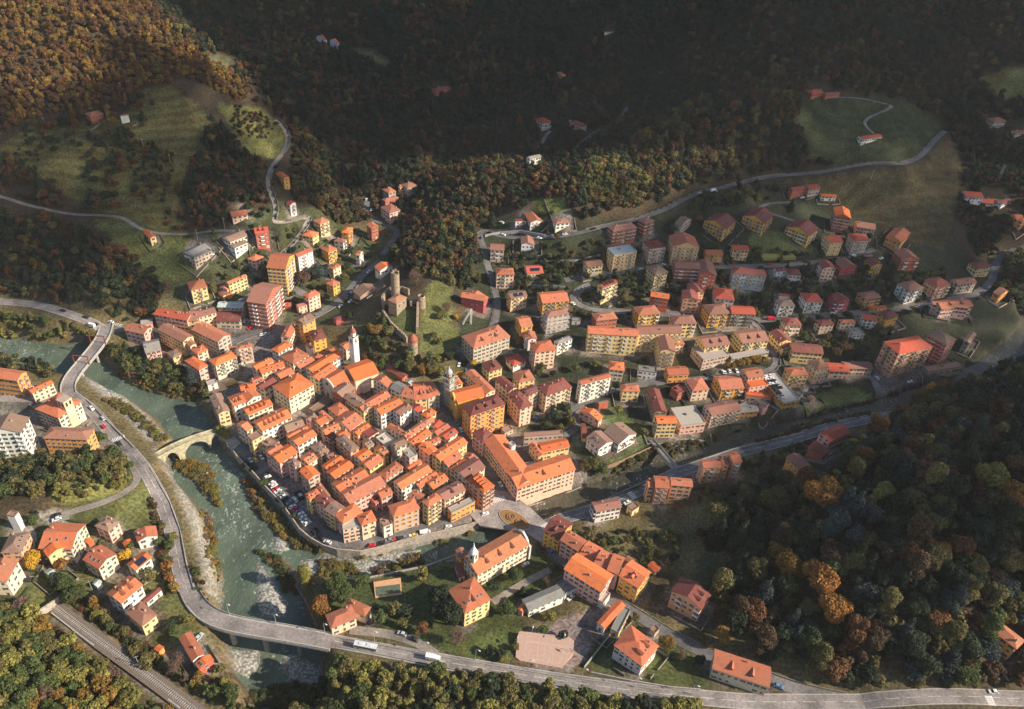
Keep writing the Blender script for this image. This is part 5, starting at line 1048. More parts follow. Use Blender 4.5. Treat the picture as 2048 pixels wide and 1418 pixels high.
# yellow church with scaffolded tower
C2 = special('g|'+K(*KB, 825, 562, 1120, 487, 765, 468)+'|4.6|o|Y||', 'church', 'yellow church with orange roof beside the scaffolded bell tower', 'church', nowin=True)
facade(C2, -1, C2['h']+3.5, (0.75, 0.45, 0.13)); 
p = atz(*P5(*KB, 732, 560), 3)
bell_tower('bell_tower', (p[0], p[1], 1), 'old bell tower wrapped in scaffolding with a grey dome', 4.6, 24, 4.5, (0.45, 0.38, 0.28), [(1.9, 0), (1.9, .6), (1.5, 1.6), (.8, 2.3), (.3, 2.6)], M_LEAD)
def scaffold(name, base, w, d, hh, rz, label, net=None):
    m = MB(); m2 = MB()
    for f in range(int(hh/2)+1):
        z = f*2.0
        for s in (-1, 1):
            for q in (0, 1):
                m.tube((-w/2-q, s*(d/2+q), z), (w/2+q, s*(d/2+q), z), .05, 4); m.tube((s*(w/2+q), -d/2-q, z), (s*(w/2+q), d/2+q, z), .05, 4)
        if f % 2: continue
        m2.box(-w/2-1, -d/2-1, z-.04, w/2+1, -d/2-.4, z); m2.box(-w/2-1, d/2, z-.04, w/2+1, d/2+1, z); m2.box(-w/2-1, -d/2, z-.04, -w/2, d/2, z); m2.box(w/2, -d/2, z-.04, w/2+1, d/2, z)
    nx, nyy = max(2, int(w/2.2)), max(2, int(d/2.2))
    for i in range(nx+1):
        for s in (-1, 1): m.tube((-w/2-1+(w+2)*i/nx, s*(d/2+1), 0), (-w/2-1+(w+2)*i/nx, s*(d/2+1), hh+1), .06, 4)
    for i in range(nyy+1):
        for s in (-1, 1): m.tube((s*(w/2+1), -d/2-1+(d+2)*i/nyy, 0), (s*(w/2+1), -d/2-1+(d+2)*i/nyy, hh+1), .06, 4)
    t = bpy.data.objects.new(name, None); COL.link(t); t.location = base; t.rotation_euler = (0, 0, rz); tag(t, label, 'scaffolding')
    obj('tube_frame', m.mesh('tube_frame', M_METAL), t); obj('planks', m2.mesh('planks', net or M_CHIM), t); return t
M_NET = flat('green_netting', (0.26, 0.27, 0.22), 0.9)
scaffold('scaffolding', (p[0], p[1], 1), 5.4, 5.4, 24, math.radians(-33), 'tube scaffolding wrapped round the old bell tower beside the yellow church', M_NET)
# lower church with baroque front and small tower
C3 = special('g|955.5 1150.7 1059.4 1089.4 945 1124|3.4|t|c|c1 d3|', 'church', 'long church with white scrolled front beside the flower bed roundabout', 'church', roofc=(0.6, 0.2, 0.07))
facade(C3, 1, C3['h']+C3['b']*.3, (0.7, 0.66, 0.6))
p = atz(945, 1146, 6)
bell_tower('bell_tower', (p[0], p[1], 3.5), 'small bell tower with white pointed cap above the park', 3.4, 19, 4.2, (0.62, 0.54, 0.45), [(2.0, 0), (1.6, 1.4), (.9, 2.6), (.4, 4.2), (.1, 4.6)], M_WHITE, oct_=False)
# castle
CA = special('h|'+K(*KC, 820, 545, 655, 505, 1020, 475)+'|3.4|t|S||', 'castle', 'medieval stone castle with round keep and turreted walls on the green mound', 'castle', stone=True, nowin=True, roofc=(.36, .19, .11))
for x, z in ((CA['a']*.22, 7.5), (-CA['a']*.2, 7)): m = MB(); m.box(-.5, -.06, -.8, .5, .05, .8); add(CA, 'window', m, M_GLASS, Matrix.Translation((x, -CA['Y'], z)))
RI = (Matrix.Translation(CA['root'].location) @ Matrix.Rotation(CA['root'].rotation_euler[2], 4, 'Z')).inverted()
def castle(name, m, w0, mats=None): return child(name, m.mesh(name, mats or M_STONE), CA['root'], RI @ Matrix.Translation(w0))
p = atz(*P5(*KC, 812, 400), CA['zg']+4); m = MB(); m.lathe([(3.2, -6), (3.0, 20), (2.2, 20), (2.2, 18.5), (0, 18.5)], 24)
for i in range(9):
    if i % 4 != 2: m.box(-.75, -.38, 0, .75, .38, .6+1.4*random.random(), 0, Matrix.Rotation(i*2*math.pi/9, 4, 'Z') @ Matrix.Translation((0, 2.6, 20)))
castle('round_tower', m, (p[0], p[1], CA['zg']))
p = hit(*P5(*KC, 1068, 1275)); m = MB(); m.lathe([(3.3, -4), (3.15, 10), (0, 10)], 20); tr = castle('turret', m, p); m = MB(); m.lathe([(3.4, 10.01), (3.2, 11.6), (2.0, 13.6), (.1, 15.2)], 20); o = child('turret_roof', m.mesh('turret_roof', M_COPPER), tr, Matrix.Identity(4))
for a in (-2.2, -1.4, -.8): m = MB(); m.box(-.3, -.05, -.4, .3, .1, .4); child('loophole', m.mesh('loophole', M_GLASS), tr, Matrix.Rotation(a, 4, 'Z') @ Matrix.Translation((3.24, 0, 6+a)) @ Matrix.Rotation(math.pi/2, 4, 'Z'))
p = hit(*P5(*KC, 1190, 600)); m = MB(); m.lathe([(3.1, -4), (2.9, 7), (2.3, 8.8), (2.0, 6), (0, 6)], 18); castle('ruined_tower', m, p)
def wallrun(px, ht, th=.8, base=2, crenel=False, top=None):
    P = [hit(*q) if top is None else atz(*q, top) for q in px]; m = MB()
    for a, b in zip(P, P[1:]):
        d = b[:2]-a[:2]; L = np.linalg.norm(d); M = Matrix.Translation((a[0], a[1], 0)) @ Matrix.Rotation(math.atan2(d[1], d[0]), 4, 'Z'); n = max(1, int(L/4))
        for i in range(n):
            za, zb = a[2]+(b[2]-a[2])*i/n, a[2]+(b[2]-a[2])*(i+1)/n; x0, x1 = L*i/n, L*(i+1)/n
            y = th/2; q = [(x0, -y, za-base), (x1, -y, zb-base), (x1, -y, zb+ht), (x0, -y, za+ht)]; q2 = [(x, y, z) for x, _, z in q]; T = lambda f: [M @ Vector(p) for p in f]
            m.face(T(q)); m.face(T(q2[::-1])); m.face(T([q[3], q[2], q2[2], q2[3]])); m.face(T([q[0], q[3], q2[3], q2[0]])); m.face(T([q[1], q2[1], q2[2], q[2]]))
            if crenel:
                for s in np.arange(x0, x1-.8, 1.8): z = za+(zb-za)*(s-x0)/(x1-x0)+ht; m.box(s, -y, z, s+.9, y, z+1.1, 0, M)
    return m
child('curtain_wall', wallrun([P5(*KC, *q) for q in ((1140, 640), (1128, 1010))], 6, 1.5, 3).mesh('curtain_wall', M_STONE), CA['root'], RI)
child('curtain_wall', wallrun([P5(*KC, *q) for q in ((630, 740), (690, 830), (760, 930), (980, 1130))], 4.2, 1.2, 4, True).mesh('curtain_wall', M_STONE), CA['root'], RI)
for q, hh in (((640, 655), (618, 560), (690, 455), (748, 425)), 8), (((1025, 600), (1085, 560), (1130, 560)), 5), (((800, 470), (905, 400), (1010, 440)), 7): child('curtain_wall', wallrun([P5(*KC, *v) for v in q], hh*.75, 1.3, 6).mesh('curtain_wall', M_STONE), CA['root'], RI)
# town hall tower
TB = next(b for b in BLOCKS if b['row'][6] == 'townhall'); TB['root'].name = 'town_hall'; tag(TB['root'], 'yellow town hall with red roof and square clock tower', 'town hall')
m = MB(); x = TB['a']*.02; y = -TB['Y']-.5; h = TB['h']+7; m.box(x-2.7, y, -2, x+2.7, y+5.4, h); tw = add(TB, 'clock_tower', m, M_WALL, color=(.8, .6, .34))
m = MB(); m.box(x-3, y-.3, h, x+3, y+5.7, h+.4); m.box(x-2.8, y-.15, h-4.6, x+2.8, y+5.55, h-4.3); child('tower_cornice', m.mesh('tower_cornice', M_CHIM), tw, Matrix.Identity(4))
for dx in (-1.2, 1.2):
    for Mx in (Matrix.Translation((x+dx, y-.05, h-2.4)), Matrix.Translation((x-2.75, y+2.7+dx, h-2.4)) @ Matrix.Rotation(-math.pi/2, 4, 'Z')): m = MB(); m.box(-.65, -.03, -1.4, .65, .08, 1.4); child('bell_opening', m.mesh('bell_opening', M_GLASS), tw, Mx)
m = MB(); m.lathe([(0, 0), (1.3, 0), (1.3, .14), (0, .14)], 20); child('clock_face', m.mesh('clock_face', M_WHITE), tw, Matrix.Translation((x, y-.02, h-6.6)) @ Matrix.Rotation(math.pi/2, 4, 'X'))
m = MB(); m.box(-.06, -.2, 0, .06, -.17, .9); m.box(0, -.2, -.06, .6, -.17, .06); child('clock_hand', m.mesh('clock_hand', M_RAIL), tw, Matrix.Translation((x, y-.02, h-6.6)))
for b in BLOCKS:
    if not b['nowin']: detail(b)
# scaffold on the grey-beige block
for b in BLOCKS:
    if 'S' in b['fl']:
        if b['st'] == 5: scaffold('scaffolding', (b['C'][0], b['C'][1], b['zg']), b['a'], b['b'], b['h']-1, b['rz'], 'scaffolding round the pinkish roofed apartment block' if b['row'][3] == 'p' else 'scaffolding on the big villa with the broken tiled roof', M_METAL)
# ------------------------------------------------------------------ bridges
def poly3(px, z): return np.array([atz(a, b, c) for (a, b), c in zip(px, z if hasattr(z, '__len__') else [z]*len(px))])
def resample(P, st=3, sm=3):
    d = np.r_[0, np.cumsum(np.hypot(*np.diff(P[:, :2], axis=0).T))]; n = max(3, int(d[-1]/st)); t = np.linspace(0, d[-1], n); Q = np.stack([np.interp(t, d, P[:, i]) for i in range(3)], 1)
    for _ in range(sm): Q[1:-1] = (Q[:-2]+2*Q[1:-1]+Q[2:])/4
    return Q
def sweep(Q, o0, o1, z0, z1):                 # box section swept along a line
    T = np.gradient(Q[:, :2], axis=0); T /= np.hypot(*T.T)[:, None]; Nn = np.stack([-T[:, 1], T[:, 0]], 1); m = MB(); R = []
    for o, z in ((o0, z0), (o1, z0), (o1, z1), (o0, z1)): R.append(np.c_[Q[:, :2]+Nn*o, Q[:, 2]+z])
    for i in range(len(Q)-1):
        for k in range(4): m.face([R[k][i], R[k][i+1], R[(k+1) % 4][i+1], R[(k+1) % 4][i]])
    m.face([R[k][0] for k in range(4)]); m.face([R[k][-1] for k in range(4)]); return m
def bridge(name, label, px, z, w, piers, pr=1.0):
    Q = resample(poly3(px, z))
    if len(px) > 3: ea, eb = float(TZ(*Q[0][:2]))-.1-Q[0][2], float(TZ(*Q[-1][:2]))-.1-Q[-1][2]; u_ = np.linspace(0, 1, len(Q)); print('bridge ends', ea, eb); Q[:, 2] += ea*np.clip(1-u_*3, 0, 1)+eb*np.clip(u_*3-2, 0, 1)
    t = bpy.data.objects.new(name, None); COL.link(t); t.location = Q[len(Q)//2]; tag(t, label, 'bridge'); L = Matrix.Translation(t.location).inverted()
    child('deck', sweep(Q, -w/2-.6, w/2+.6, -1.1, 0.2).mesh('deck', M_CONC, True), t, L)
    child('road_surface', sweep(Q, -w/2+.6, w/2-.6, 0.2, 0.33).mesh('road_surface', M_ASPH, True), t, L, TONE[0])
    for s in (-1, 1): child('parapet', sweep(Q, s*(w/2+.3), s*(w/2+.5), 0.2, 1.1).mesh('parapet', M_CONC, True), t, L)
    for q in piers:
        p = atz(*q, ZW+3); m = MB(); T = Q[np.argmin(np.hypot(*(Q[:, :2]-p[:2]).T))]
        m.lathe([(pr*1.9, -5), (pr*1.9, -2.2), (pr, -2.0), (pr*.9, T[2]-1.0-ZW-2), (pr*1.8, T[2]-1.0-ZW)], 14, c=(T[0], T[1], ZW)); child('pier', m.mesh('pier', M_CONC), t, L)
    return t, Q, L
t, Q, L = bridge('road_bridge', 'concrete road bridge with rust red portal frames over the river', [(214, 650), (207, 674), (191, 696), (166, 726), (148, 747), (138, 762), (134, 776), (137, 789)], 4.6, 7.4, [(198, 715), (170, 755)])
for k in (.3, .62):
    i = int(k*(len(Q)-1)); d = Q[i+1][:2]-Q[i-1][:2]; n = np.array([-d[1], d[0]])/np.linalg.norm(d); m = MB(); a, b = np.r_[Q[i][:2]+n*4.8, Q[i][2]], np.r_[Q[i][:2]-n*4.8, Q[i][2]]
    up = np.array([0, 0, 6.5]); m.tube(a, a+up, .35, 6); m.tube(b, b+up, .35, 6); m.tube(a+up, b+up, .4, 6); child('portal_frame', m.mesh('portal_frame', M_RUST), t, L)
bridge('road_bridge', 'long highway bridge curving over the river at the bottom', [(376, 1172), (383, 1192), (395, 1210), (413, 1228), (438, 1242), (476, 1251), (520, 1259), (600, 1271), (665, 1282)], 9.9, 7.4, [(468, 1275), (529, 1290), (598, 1300)], 1.3)
t, Q, L = bridge('footbridge', 'narrow concrete footbridge over the stream below the yellow house', [(1302, 880), (1326, 908), (1352, 938)], [1.5, 2.6, 3.5], 2.6, [], 1)
E0, E1 = atz(296, 921, 4.5), atz(450, 856, 1.5); n = 90; dx = E1-E0; Lb = np.linalg.norm(dx[:2]); ax = dx[:2]/Lb; nr = np.array([-ax[1], ax[0]])
def sof(q): p = atz(*q, 0); return float((p[:2]-E0[:2]) @ ax)/Lb
arch = [(sof((322, 915)), sof((354, 905))), (sof((366, 903)), sof((415, 880))), (sof((421, 880)), sof((442, 866)))]
m = MB(); tp = []; bt = []
for i in range(n+1):
    s = i/n; zt = E0[2]+(E1[2]-E0[2])*s+2.3*math.sin(math.pi*min(1, s*1.1)); zb = -9.0
    for a, b in arch:
        if a < s < b: u = (s-a)/(b-a)*2-1; zb = -4.5+(zt-1.4+4.5)*math.sqrt(max(0, 1-u*u))
    p = E0[:2]+dx[:2]*s; tp.append((p, zt)); bt.append((p, zb))
for i in range(n):
    for o in (-2.2, 2.2):
        f = [np.r_[tp[i][0]+nr*o, tp[i][1]], np.r_[tp[i+1][0]+nr*o, tp[i+1][1]], np.r_[bt[i+1][0]+nr*o, bt[i+1][1]], np.r_[bt[i][0]+nr*o, bt[i][1]]]; m.face(f if o > 0 else f[::-1])
    for Z in (tp, bt): m.face([np.r_[Z[i][0]-nr*2.2, Z[i][1]], np.r_[Z[i+1][0]-nr*2.2, Z[i+1][1]], np.r_[Z[i+1][0]+nr*2.2, Z[i+1][1]], np.r_[Z[i][0]+nr*2.2, Z[i][1]]])
t = bpy.data.objects.new('stone_bridge', None); COL.link(t); t.location = E0; tag(t, 'old humpbacked stone bridge with three arches across the river', 'bridge'); L = Matrix.Translation(E0).inverted()
M_STONEL = flat('mossy_stone', (0.42, 0.37, 0.24), 0.95, 0.6, 0.6, 1.25); child('arches', m.mesh('arches', M_STONEL, True), t, L)
Qb = np.array([np.r_[p, z] for p, z in tp])
for s in (-1, 1): child('parapet', sweep(Qb, s*1.85, s*2.3, -.1, .8).mesh('parapet', M_STONEL, True), t, L)
# ------------------------------------------------------------------ walls
def wallthing(name, label, px, ht, th=.5, base=3, mt=None, top=None): return tag(obj(name, wallrun(px, ht, th, base, False, top).mesh(name, mt or M_CONC)), label, 'wall')
M_OLDW = flat('weathered_wall', (0.42, 0.36, 0.3), 0.95, 0.7, 0.6, 1.2); M_BRN = flat('brown_wall', (0.3, 0.2, 0.13), 0.95, 0.8)
wallthing('quay_wall', 'long curved quay wall below the riverside car park', [(436, 866), (451, 879), (474, 913), (506, 945), (538, 981), (562, 1005), (583, 1035), (599, 1058), (620, 1076), (646, 1091), (674, 1100), (702, 1102), (720, 1104), (756, 1096), (806, 1082), (863, 1068), (910, 1057), (958, 1044)], .9, .6, 9, M_OLDW, 0.2)
wallthing('river_wall', 'grey parapet wall along the right bank road', [(1079, 1033), (1178, 1015), (1226, 993), (1350, 938), (1464, 900), (1590, 870), (1738, 836)], 1.0, .45, 7)
wallthing('river_wall', 'tall brown retaining wall below the grey roofed double villa', [(1207, 938), (1240, 925), (1302, 897)], 1.6, .6, 7, M_BRN)
wallthing('river_wall', 'dark retaining wall beside the park at the river junction', [(551, 1116), (585, 1162), (613, 1204), (634, 1255)], .8, .6, 9, M_BRN)
wallthing('river_wall', 'pale wall along the gravel bed above the park', [(600, 1158), (690, 1159), (739, 1156), (853, 1133), (908, 1113)], .9, .5, 7)
wallthing('river_wall', 'pale river wall under the long orange roofed school', [(1056, 1013), (1100, 1000), (1162, 975)], .4, .6, 8, M_OLDW)
wallthing('garden_wall', 'low garden wall between the white villa lawn and the highway', [(1182, 1347), (1260, 1363), (1340, 1376), (1400, 1381)], 1.3, .35, 1.5)
wallthing('garden_wall', 'stone wall dividing the school yard from the villa lawn', [(1168, 1336), (1205, 1290), (1232, 1255)], 1.4, .35, 1.5)
wallthing('retaining_wall', 'grey retaining wall under the white villa with sloping roof', [(970, 474), (1000, 468), (1040, 465), (1090, 474)], 2.2, .5, 2)
wallthing('retaining_wall', 'pale terrace wall above the orange roofed peach house', [(1036, 570), (1060, 572), (1130, 576)], 1.6, .5, 2)
wallthing('retaining_wall', 'long terrace wall across the meadow below the metal roofed block', [(1080, 525), (1150, 523), (1200, 512)], 1.6, .5, 2)
wallthing('retaining_wall', 'street wall below the left hill houses', [(400, 612), (460, 625), (500, 645)], 2.0, .5, 2)
wallthing('guardrail', 'steel guardrail along the inner edge of the main road beside the river', [(173, 800), (222, 850), (262, 890), (302, 940), (340, 1005), (361, 1062), (373, 1128), (388, 1180), (412, 1215)], .8, .2, .5, M_CONC)
wallthing('guardrail', 'guardrail on the town side of the bottom highway', [(670, 1275), (760, 1291), (900, 1318), (1100, 1351), (1300, 1378), (1390, 1388)], .8, .2, .5, M_CONC)
wallthing('guardrail', 'guardrail on the wooded side of the bottom highway', [(660, 1290), (760, 1310), (900, 1338), (1100, 1370), (1300, 1396), (1400, 1408)], .8, .2, .5, M_CONC)
M_SWALL = flat('street_wall', (.2, .17, .145), .95)
for i, lb in ((7, 'low wall lining the climbing street above the right district'), (8, 'low wall lining the curved middle street of the right district'), (9, 'low wall lining the upper cross street below the ochre apartments'), (13, 'low wall lining the main street left of the castle'), (17, 'low wall lining the hill lane with hairpin bends'), (11, 'low wall lining the street beside the stepped apartments'), (6, 'low wall lining the lower street above the highway')):
    nm, w, tn, Q = RW[i]; T = np.gradient(Q[:, :2], axis=0); T /= np.hypot(*T.T)[:, None]; sgn = 1; Qw = np.c_[Q[:, :2]+np.stack([-T[:, 1], T[:, 0]], 1)*sgn*(w/2+.5), Q[:, 2]][::2]
    ok = np.array([min(np.hypot(*(q[:2]-b['C']))-max(b['a'], b['b'])*.5 for b in BLOCKS) > .5 for q in Qw]); m = MB(); k = 0
    for a, c, o1, o2 in zip(Qw, Qw[1:], ok, ok[1:]):
        if o1 and o2 and (k := k+1) % 9:
            d = c-a; m.box(0, -.2, -2.2, float(np.hypot(d[0], d[1])), .2, .75, 0, Matrix.Translation(a) @ Matrix.Rotation(math.atan2(d[1], d[0]), 4, 'Z'))
    tag(obj('street_wall', m.mesh('street_wall', M_SWALL)), lb, 'wall')
# ------------------------------------------------------------------ square, courts, railway
def sheet(name, px, off, mt, color=None, z=None):
    P = [hit(*q) if z is None else atz(*q, z) for q in px]; m = MB()
    zz = max(p[2] for p in P)
    m.face([(p[0], p[1], zz+off) for p in P]); m.face([(p[0], p[1], zz+off) for p in P][::-1])
    for i in range(len(P)): a, b = P[i-1], P[i]; m.face([(a[0], a[1], zz-2), (b[0], b[1], zz-2), (b[0], b[1], zz+off), (a[0], a[1], zz+off)])
    return obj(name, m.mesh(name, mt, True), color=color)
SQZ = .34; m = MB(); m.prism([tuple(p) for p in PLW], -.6, SQZ); tag(obj('square', m.mesh('square', M_ASPH), color=(.33, .285, .265)), kind='structure')
ctr = atz(1029.5, 1039, .6); A1 = atz(1000, 1020.5, .6); A2 = atz(1060, 1056, .6); ang = math.atan2((A2-A1)[1], (A2-A1)[0]); ra = np.linalg.norm(A2-A1)/2; rb = 5.2
t = bpy.data.objects.new('flower_bed', None); COL.link(t); t.location = (ctr[0], ctr[1], SQZ); t.rotation_euler = (0, 0, ang); tag(t, 'oval roundabout flower bed with curled hedges in the square', 'flower bed')
def ell(ra, rb, z0, z1, n=40): m = MB(); m.prism([(ra*math.cos(2*math.pi*i/n), rb*math.sin(2*math.pi*i/n)) for i in range(n)], z0, z1); return m
obj('kerb', ell(ra, rb, -.5, .35).mesh('kerb', M_CHIM), t); obj('planting', ell(ra-.8, rb-.7, 0, .5).mesh('planting', flat('flower_planting', (.27, .15, .06), .95, 2, .5, 1.5)), t)
m = MB()
for s in (-1, 1):
    for r in (1.1, 2.2): m.lathe([(r-.3, 0), (r-.3, .5), (r+.3, .5), (r+.3, 0)], 20, c=(s*ra*.3+.5, 0, .5))
obj('box_hedge', m.mesh('box_hedge', flat('clipped_hedge', (.28, .16, .07), .95, 3)), t)
c = [P5(860, 1100, 5.331, *q) for q in ((950, 905), (1470, 965), (1530, 1010), (1520, 1130), (1400, 1262), (960, 1185), (912, 1150), (925, 960))]
tag(sheet('sports_court', c, .35, M_OBJ, (.47, .31, .24)), kind='structure')
zc = max(hit(*q)[2] for q in c)+.36; M_FAINT = flat('worn_paint', (.58, .46, .4), .9)
def line(name, px, w, z, mt=None):
    P = [atz(*q, z) for q in px]; m = MB()
    for a, b in zip(P, P[1:]): m.box(0, -w/2, 0, float(np.linalg.norm(b-a)), w/2, .02, 0, Matrix.Translation(a) @ Matrix.Rotation(math.atan2(b[1]-a[1], b[0]-a[0]), 4, 'Z'))
    return tag(obj(name, m.mesh(name, mt or M_MARK)), kind='structure')
for q in (((1025, 970), (1440, 1035), (1380, 1215), (1010, 1140), (1025, 970)), ((1160, 990), (1140, 1165)), ((1225, 1000), (1210, 1180)), ((1285, 1010), (1270, 1195))): line('court_line', [P5(860, 1100, 5.331, *v) for v in q], .16, zc, M_FAINT)
for q, d, nm in (((900, 998), (985, 998), 'left'), ((1520, 1085), (1470, 1125), 'right')):
    a, b = atz(*P5(860, 1100, 5.331, *q), zc), atz(*P5(860, 1100, 5.331, *d), zc); t = bpy.data.objects.new('basketball_hoop', None); COL.link(t); t.location = a; t.rotation_euler = (0, 0, math.atan2(b[1]-a[1], b[0]-a[0])); tag(t, 'basketball hoop at the %s end of the pink sports court' % nm, 'basketball hoop')
    m = MB(); m.tube((0, 0, 0), (0, 0, 3.2), .1); m.tube((0, 0, 3.2), (1.4, 0, 3.4), .08); obj('post', m.mesh('post', M_RAIL), t); m = MB(); m.box(1.4, -.9, 2.9, 1.5, .9, 4); obj('backboard', m.mesh('backboard', M_WHITE), t)
c = [P5(600, 1040, 5.331, *q) for q in ((785, 680), (1075, 635), (1088, 795), (803, 835))]; tag(sheet('mini_pitch', c, .3, M_OBJ, (.6, .32, .18)), kind='structure')
zc = max(hit(*q)[2] for q in c)+.31; c2 = [P5(600, 1040, 5.331, *q) for q in ((803, 715), (1065, 682), (1073, 775), (812, 808))]; m = MB(); m.prism([tuple(atz(*q, zc)[:2]) for q in c2], zc, zc+.05); tag(obj('skating_rink', m.mesh('skating_rink', flat('teal_rink', (.1, .125, .085), .6, .5)), color=None), kind='structure')
tag(sheet('pitch', [(1518, 508), (1585, 508), (1590, 524), (1524, 526)], .3, M_OBJ, (.22, .22, .06)), kind='structure')
RQ = resample(np.array([hit(*q) for q in ((105, 1212), (140, 1240), (200, 1287), (270, 1337), (330, 1380), (390, 1424), (420, 1446))]), 2); RQ[:, 2] = np.linspace(RQ[0, 2], RQ[-1, 2], len(RQ))+.6
tag(obj('railway_bed', sweep(RQ, -3.1, 3.1, -3, 0).mesh('railway_bed', flat('ballast', (.17, .135, .11), .95, 3, .6, 1.3), True)), kind='structure')
for s, nm in ((0, 'single'),):
    t = bpy.data.objects.new('railway_track', None); COL.link(t); tag(t, '%s railway track running down into the bottom left corner' % nm, 'railway track')
    for q in (-.72, .72): obj('rail', sweep(RQ, s+q-.08, s+q+.08, .14, .32).mesh('rail', flat('rail_steel', (.3, .24, .2), .4, 3)), t)
    T = np.gradient(RQ[:, :2], axis=0); T /= np.hypot(*T.T)[:, None]; m = MB()
    for i in range(0, len(RQ)-1):
        for u in (0, .5): p = RQ[i]*(1-u)+RQ[i+1]*u; m.box(-.2, -1.3, .02, .2, 1.3, .14, 0, Matrix.Translation((p[0]-T[i][1]*s, p[1]+T[i][0]*s, p[2])) @ Matrix.Rotation(math.atan2(T[i][1], T[i][0]), 4, 'Z'))
    tag(obj('sleepers', m.mesh('sleepers', M_CONC), t), kind='stuff')
wallthing('retaining_wall', 'low wall along the outer side of the railway track', [(104, 1228), (160, 1272), (240, 1330), (310, 1380), (360, 1418)], 1.2, .5, 2)
wallthing('tunnel_portal', 'stone tunnel mouth wall where the railway emerges', [(82, 1232), (118, 1208), (150, 1182)], 4.0, .8, 3, M_OLDW)
# zebra crossings
for a, b, n in (((225, 882), (250, 873), 8), ((985, 1003), (1010, 996), 8), ((1258, 985), (1270, 998), 5), ((1104, 1041), (1114, 1034), 3), ((1083, 1056), (1098, 1050), 5), ((220, 645), (245, 652), 7), ((1975, 1392), (1985, 1412), 6)):
    P, Q2 = hit(*a), hit(*b); m = MB(); d = Q2-P; th = math.atan2(d[1], d[0])
    for i in range(n): c = P+d*(i+.5)/n; m.box(-.28, -1.7, 0, .28, 1.7, .012, 0, Matrix.Translation((c[0], c[1], float(TZ(c[0], c[1]))+.33)) @ Matrix.Rotation(th, 4, 'Z'))
    tag(obj('pedestrian_crossing', m.mesh('pedestrian_crossing', M_MARK)), kind='structure')
# ------------------------------------------------------------------ lamps, poles, crane
def lampproto():
    m = MB(); m.tube((0, 0, -.5), (0, 0, 8.5), .13, 6, 0, .08); m.tube((0, 0, 8.5), (1.6, 0, 8.9), .07, 5); a = m.mesh('pole', M_METAL); m = MB(); m.box(1.2, -.22, 8.82, 2.2, .22, 9.02); return a, m.mesh('lamp_head', M_WHITE)
LP, LH = lampproto()
for i, (q, rz, lb) in enumerate([((458.8, 1229), 2, 'street lamp on the highway bridge nearest the road bend'), ((552.6, 1249), 2, 'street lamp at the middle of the highway bridge'), ((650, 1268), 2, 'street lamp at the park end of the highway bridge'), ((749, 1283), 2, 'street lamp on the highway just above the bus'), ((850, 1304), 2, 'street lamp on the highway beside the white van'), ((951, 1320), 2, 'street lamp on the highway below the bare brown tree'), ((1057, 1339), 2, 'street lamp on the highway below the sports court'), ((1163, 1357), 2, 'street lamp by the corner of the school yard wall'), ((1268, 1375), 2, 'street lamp on the highway below the white villa'), ((1382, 1390), 2, 'street lamp on the highway beside the roadside house with verandas'), ((1072, 1032), 4, 'street lamp on the square at the wall corner'), ((1080, 1031), 3, 'street lamp at the start of the right bank road'), ((1063, 1270), 1, 'floodlight at the top corner of the sports court'), ((1126, 1285), 1, 'floodlight at the right corner of the sports court')]):
    p = hit(*q) if not 400 < q[0] < 660 else atz(*q, 10); t = bpy.data.objects.new('street_lamp', None); COL.link(t); t.location = p; t.rotation_euler = (0, 0, rz+math.pi*1.2); tag(t, lb, 'street lamp', 'street lamps'); obj('pole', LP, t); obj('lamp_head', LH, t)
m = MB(); m.tube((0, 0, -.5), (0, 0, 9.5), .14, 6, 0, .1); PP = m.mesh('pole', M_METAL); m = MB(); m.box(-.9, -.06, 8.7, .9, .06, 8.85); CA_ = m.mesh('crossarm', M_METAL)
for q, lb in (((219, 249), 'utility pole below the two houses on the left hill'), ((289, 300), 'utility pole at the top of the left hill terraces'), ((342, 331), 'utility pole halfway down the terraced meadow path'), ((409, 386), 'utility pole among bushes right of the terraces'), ((396, 481), 'utility pole at the foot of the terraced meadow'), ((450, 458), 'utility pole by the small maroon roofed house'), ((92, 258), 'utility pole at the far left edge of the meadow'), ((281, 1337), 'railway catenary pole beside the inner track'), ((188, 1187), 'wooden pole on the lawn above the railway'), ((1741, 360), 'utility pole on the meadow below the right hill road'), ((11, 845), 'utility pole beside the street at the left edge')):
    t = bpy.data.objects.new('utility_pole', None); COL.link(t); t.location = hit(*q); t.rotation_euler = (0, 0, .6); tag(t, lb, 'utility pole', 'utility poles'); obj('pole', PP, t); obj('crossarm', CA_, t)
p, q = hit(941.5, 648), hit(925, 650); t = bpy.data.objects.new('crane', None); COL.link(t); t.location = p; tag(t, 'white lattice crane with lowered jib beside the crimson house', 'crane')
def lattice(a, b, w):
    a, b = Vector(a), Vector(b); m = MB(); qd = (b-a).to_track_quat('Z', 'Y'); n = int((b-a).length/1.6); o = [Vector(v)*w for v in ((-1, -1, 0), (1, -1, 0), (1, 1, 0), (-1, 1, 0))]
    for v in o: m.tube(a+qd @ v, b+qd @ v, .09, 4)
    for i in range(n):
        for k in range(4): m.tube(a.lerp(b, i/n)+qd @ o[k], a.lerp(b, (i+1)/n)+qd @ o[(k+1) % 4], .06, 4)
    return m
obj('mast', lattice((0, 0, 0), (0, 0, 13), .5).mesh('mast', M_WHITE), t); d = q-p; obj('jib', lattice((0, 0, 13), (d[0], d[1], d[2]+.5), .45).mesh('jib', M_WHITE), t)
p = hit(1995, 362); t = tag(obj('lattice_pylon', lattice((0, 0, 0), (0, 0, 16), .9).mesh('lattice_pylon', M_METAL), loc=p), 'steel lattice pylon on the wooded slope at the right edge', 'pylon')
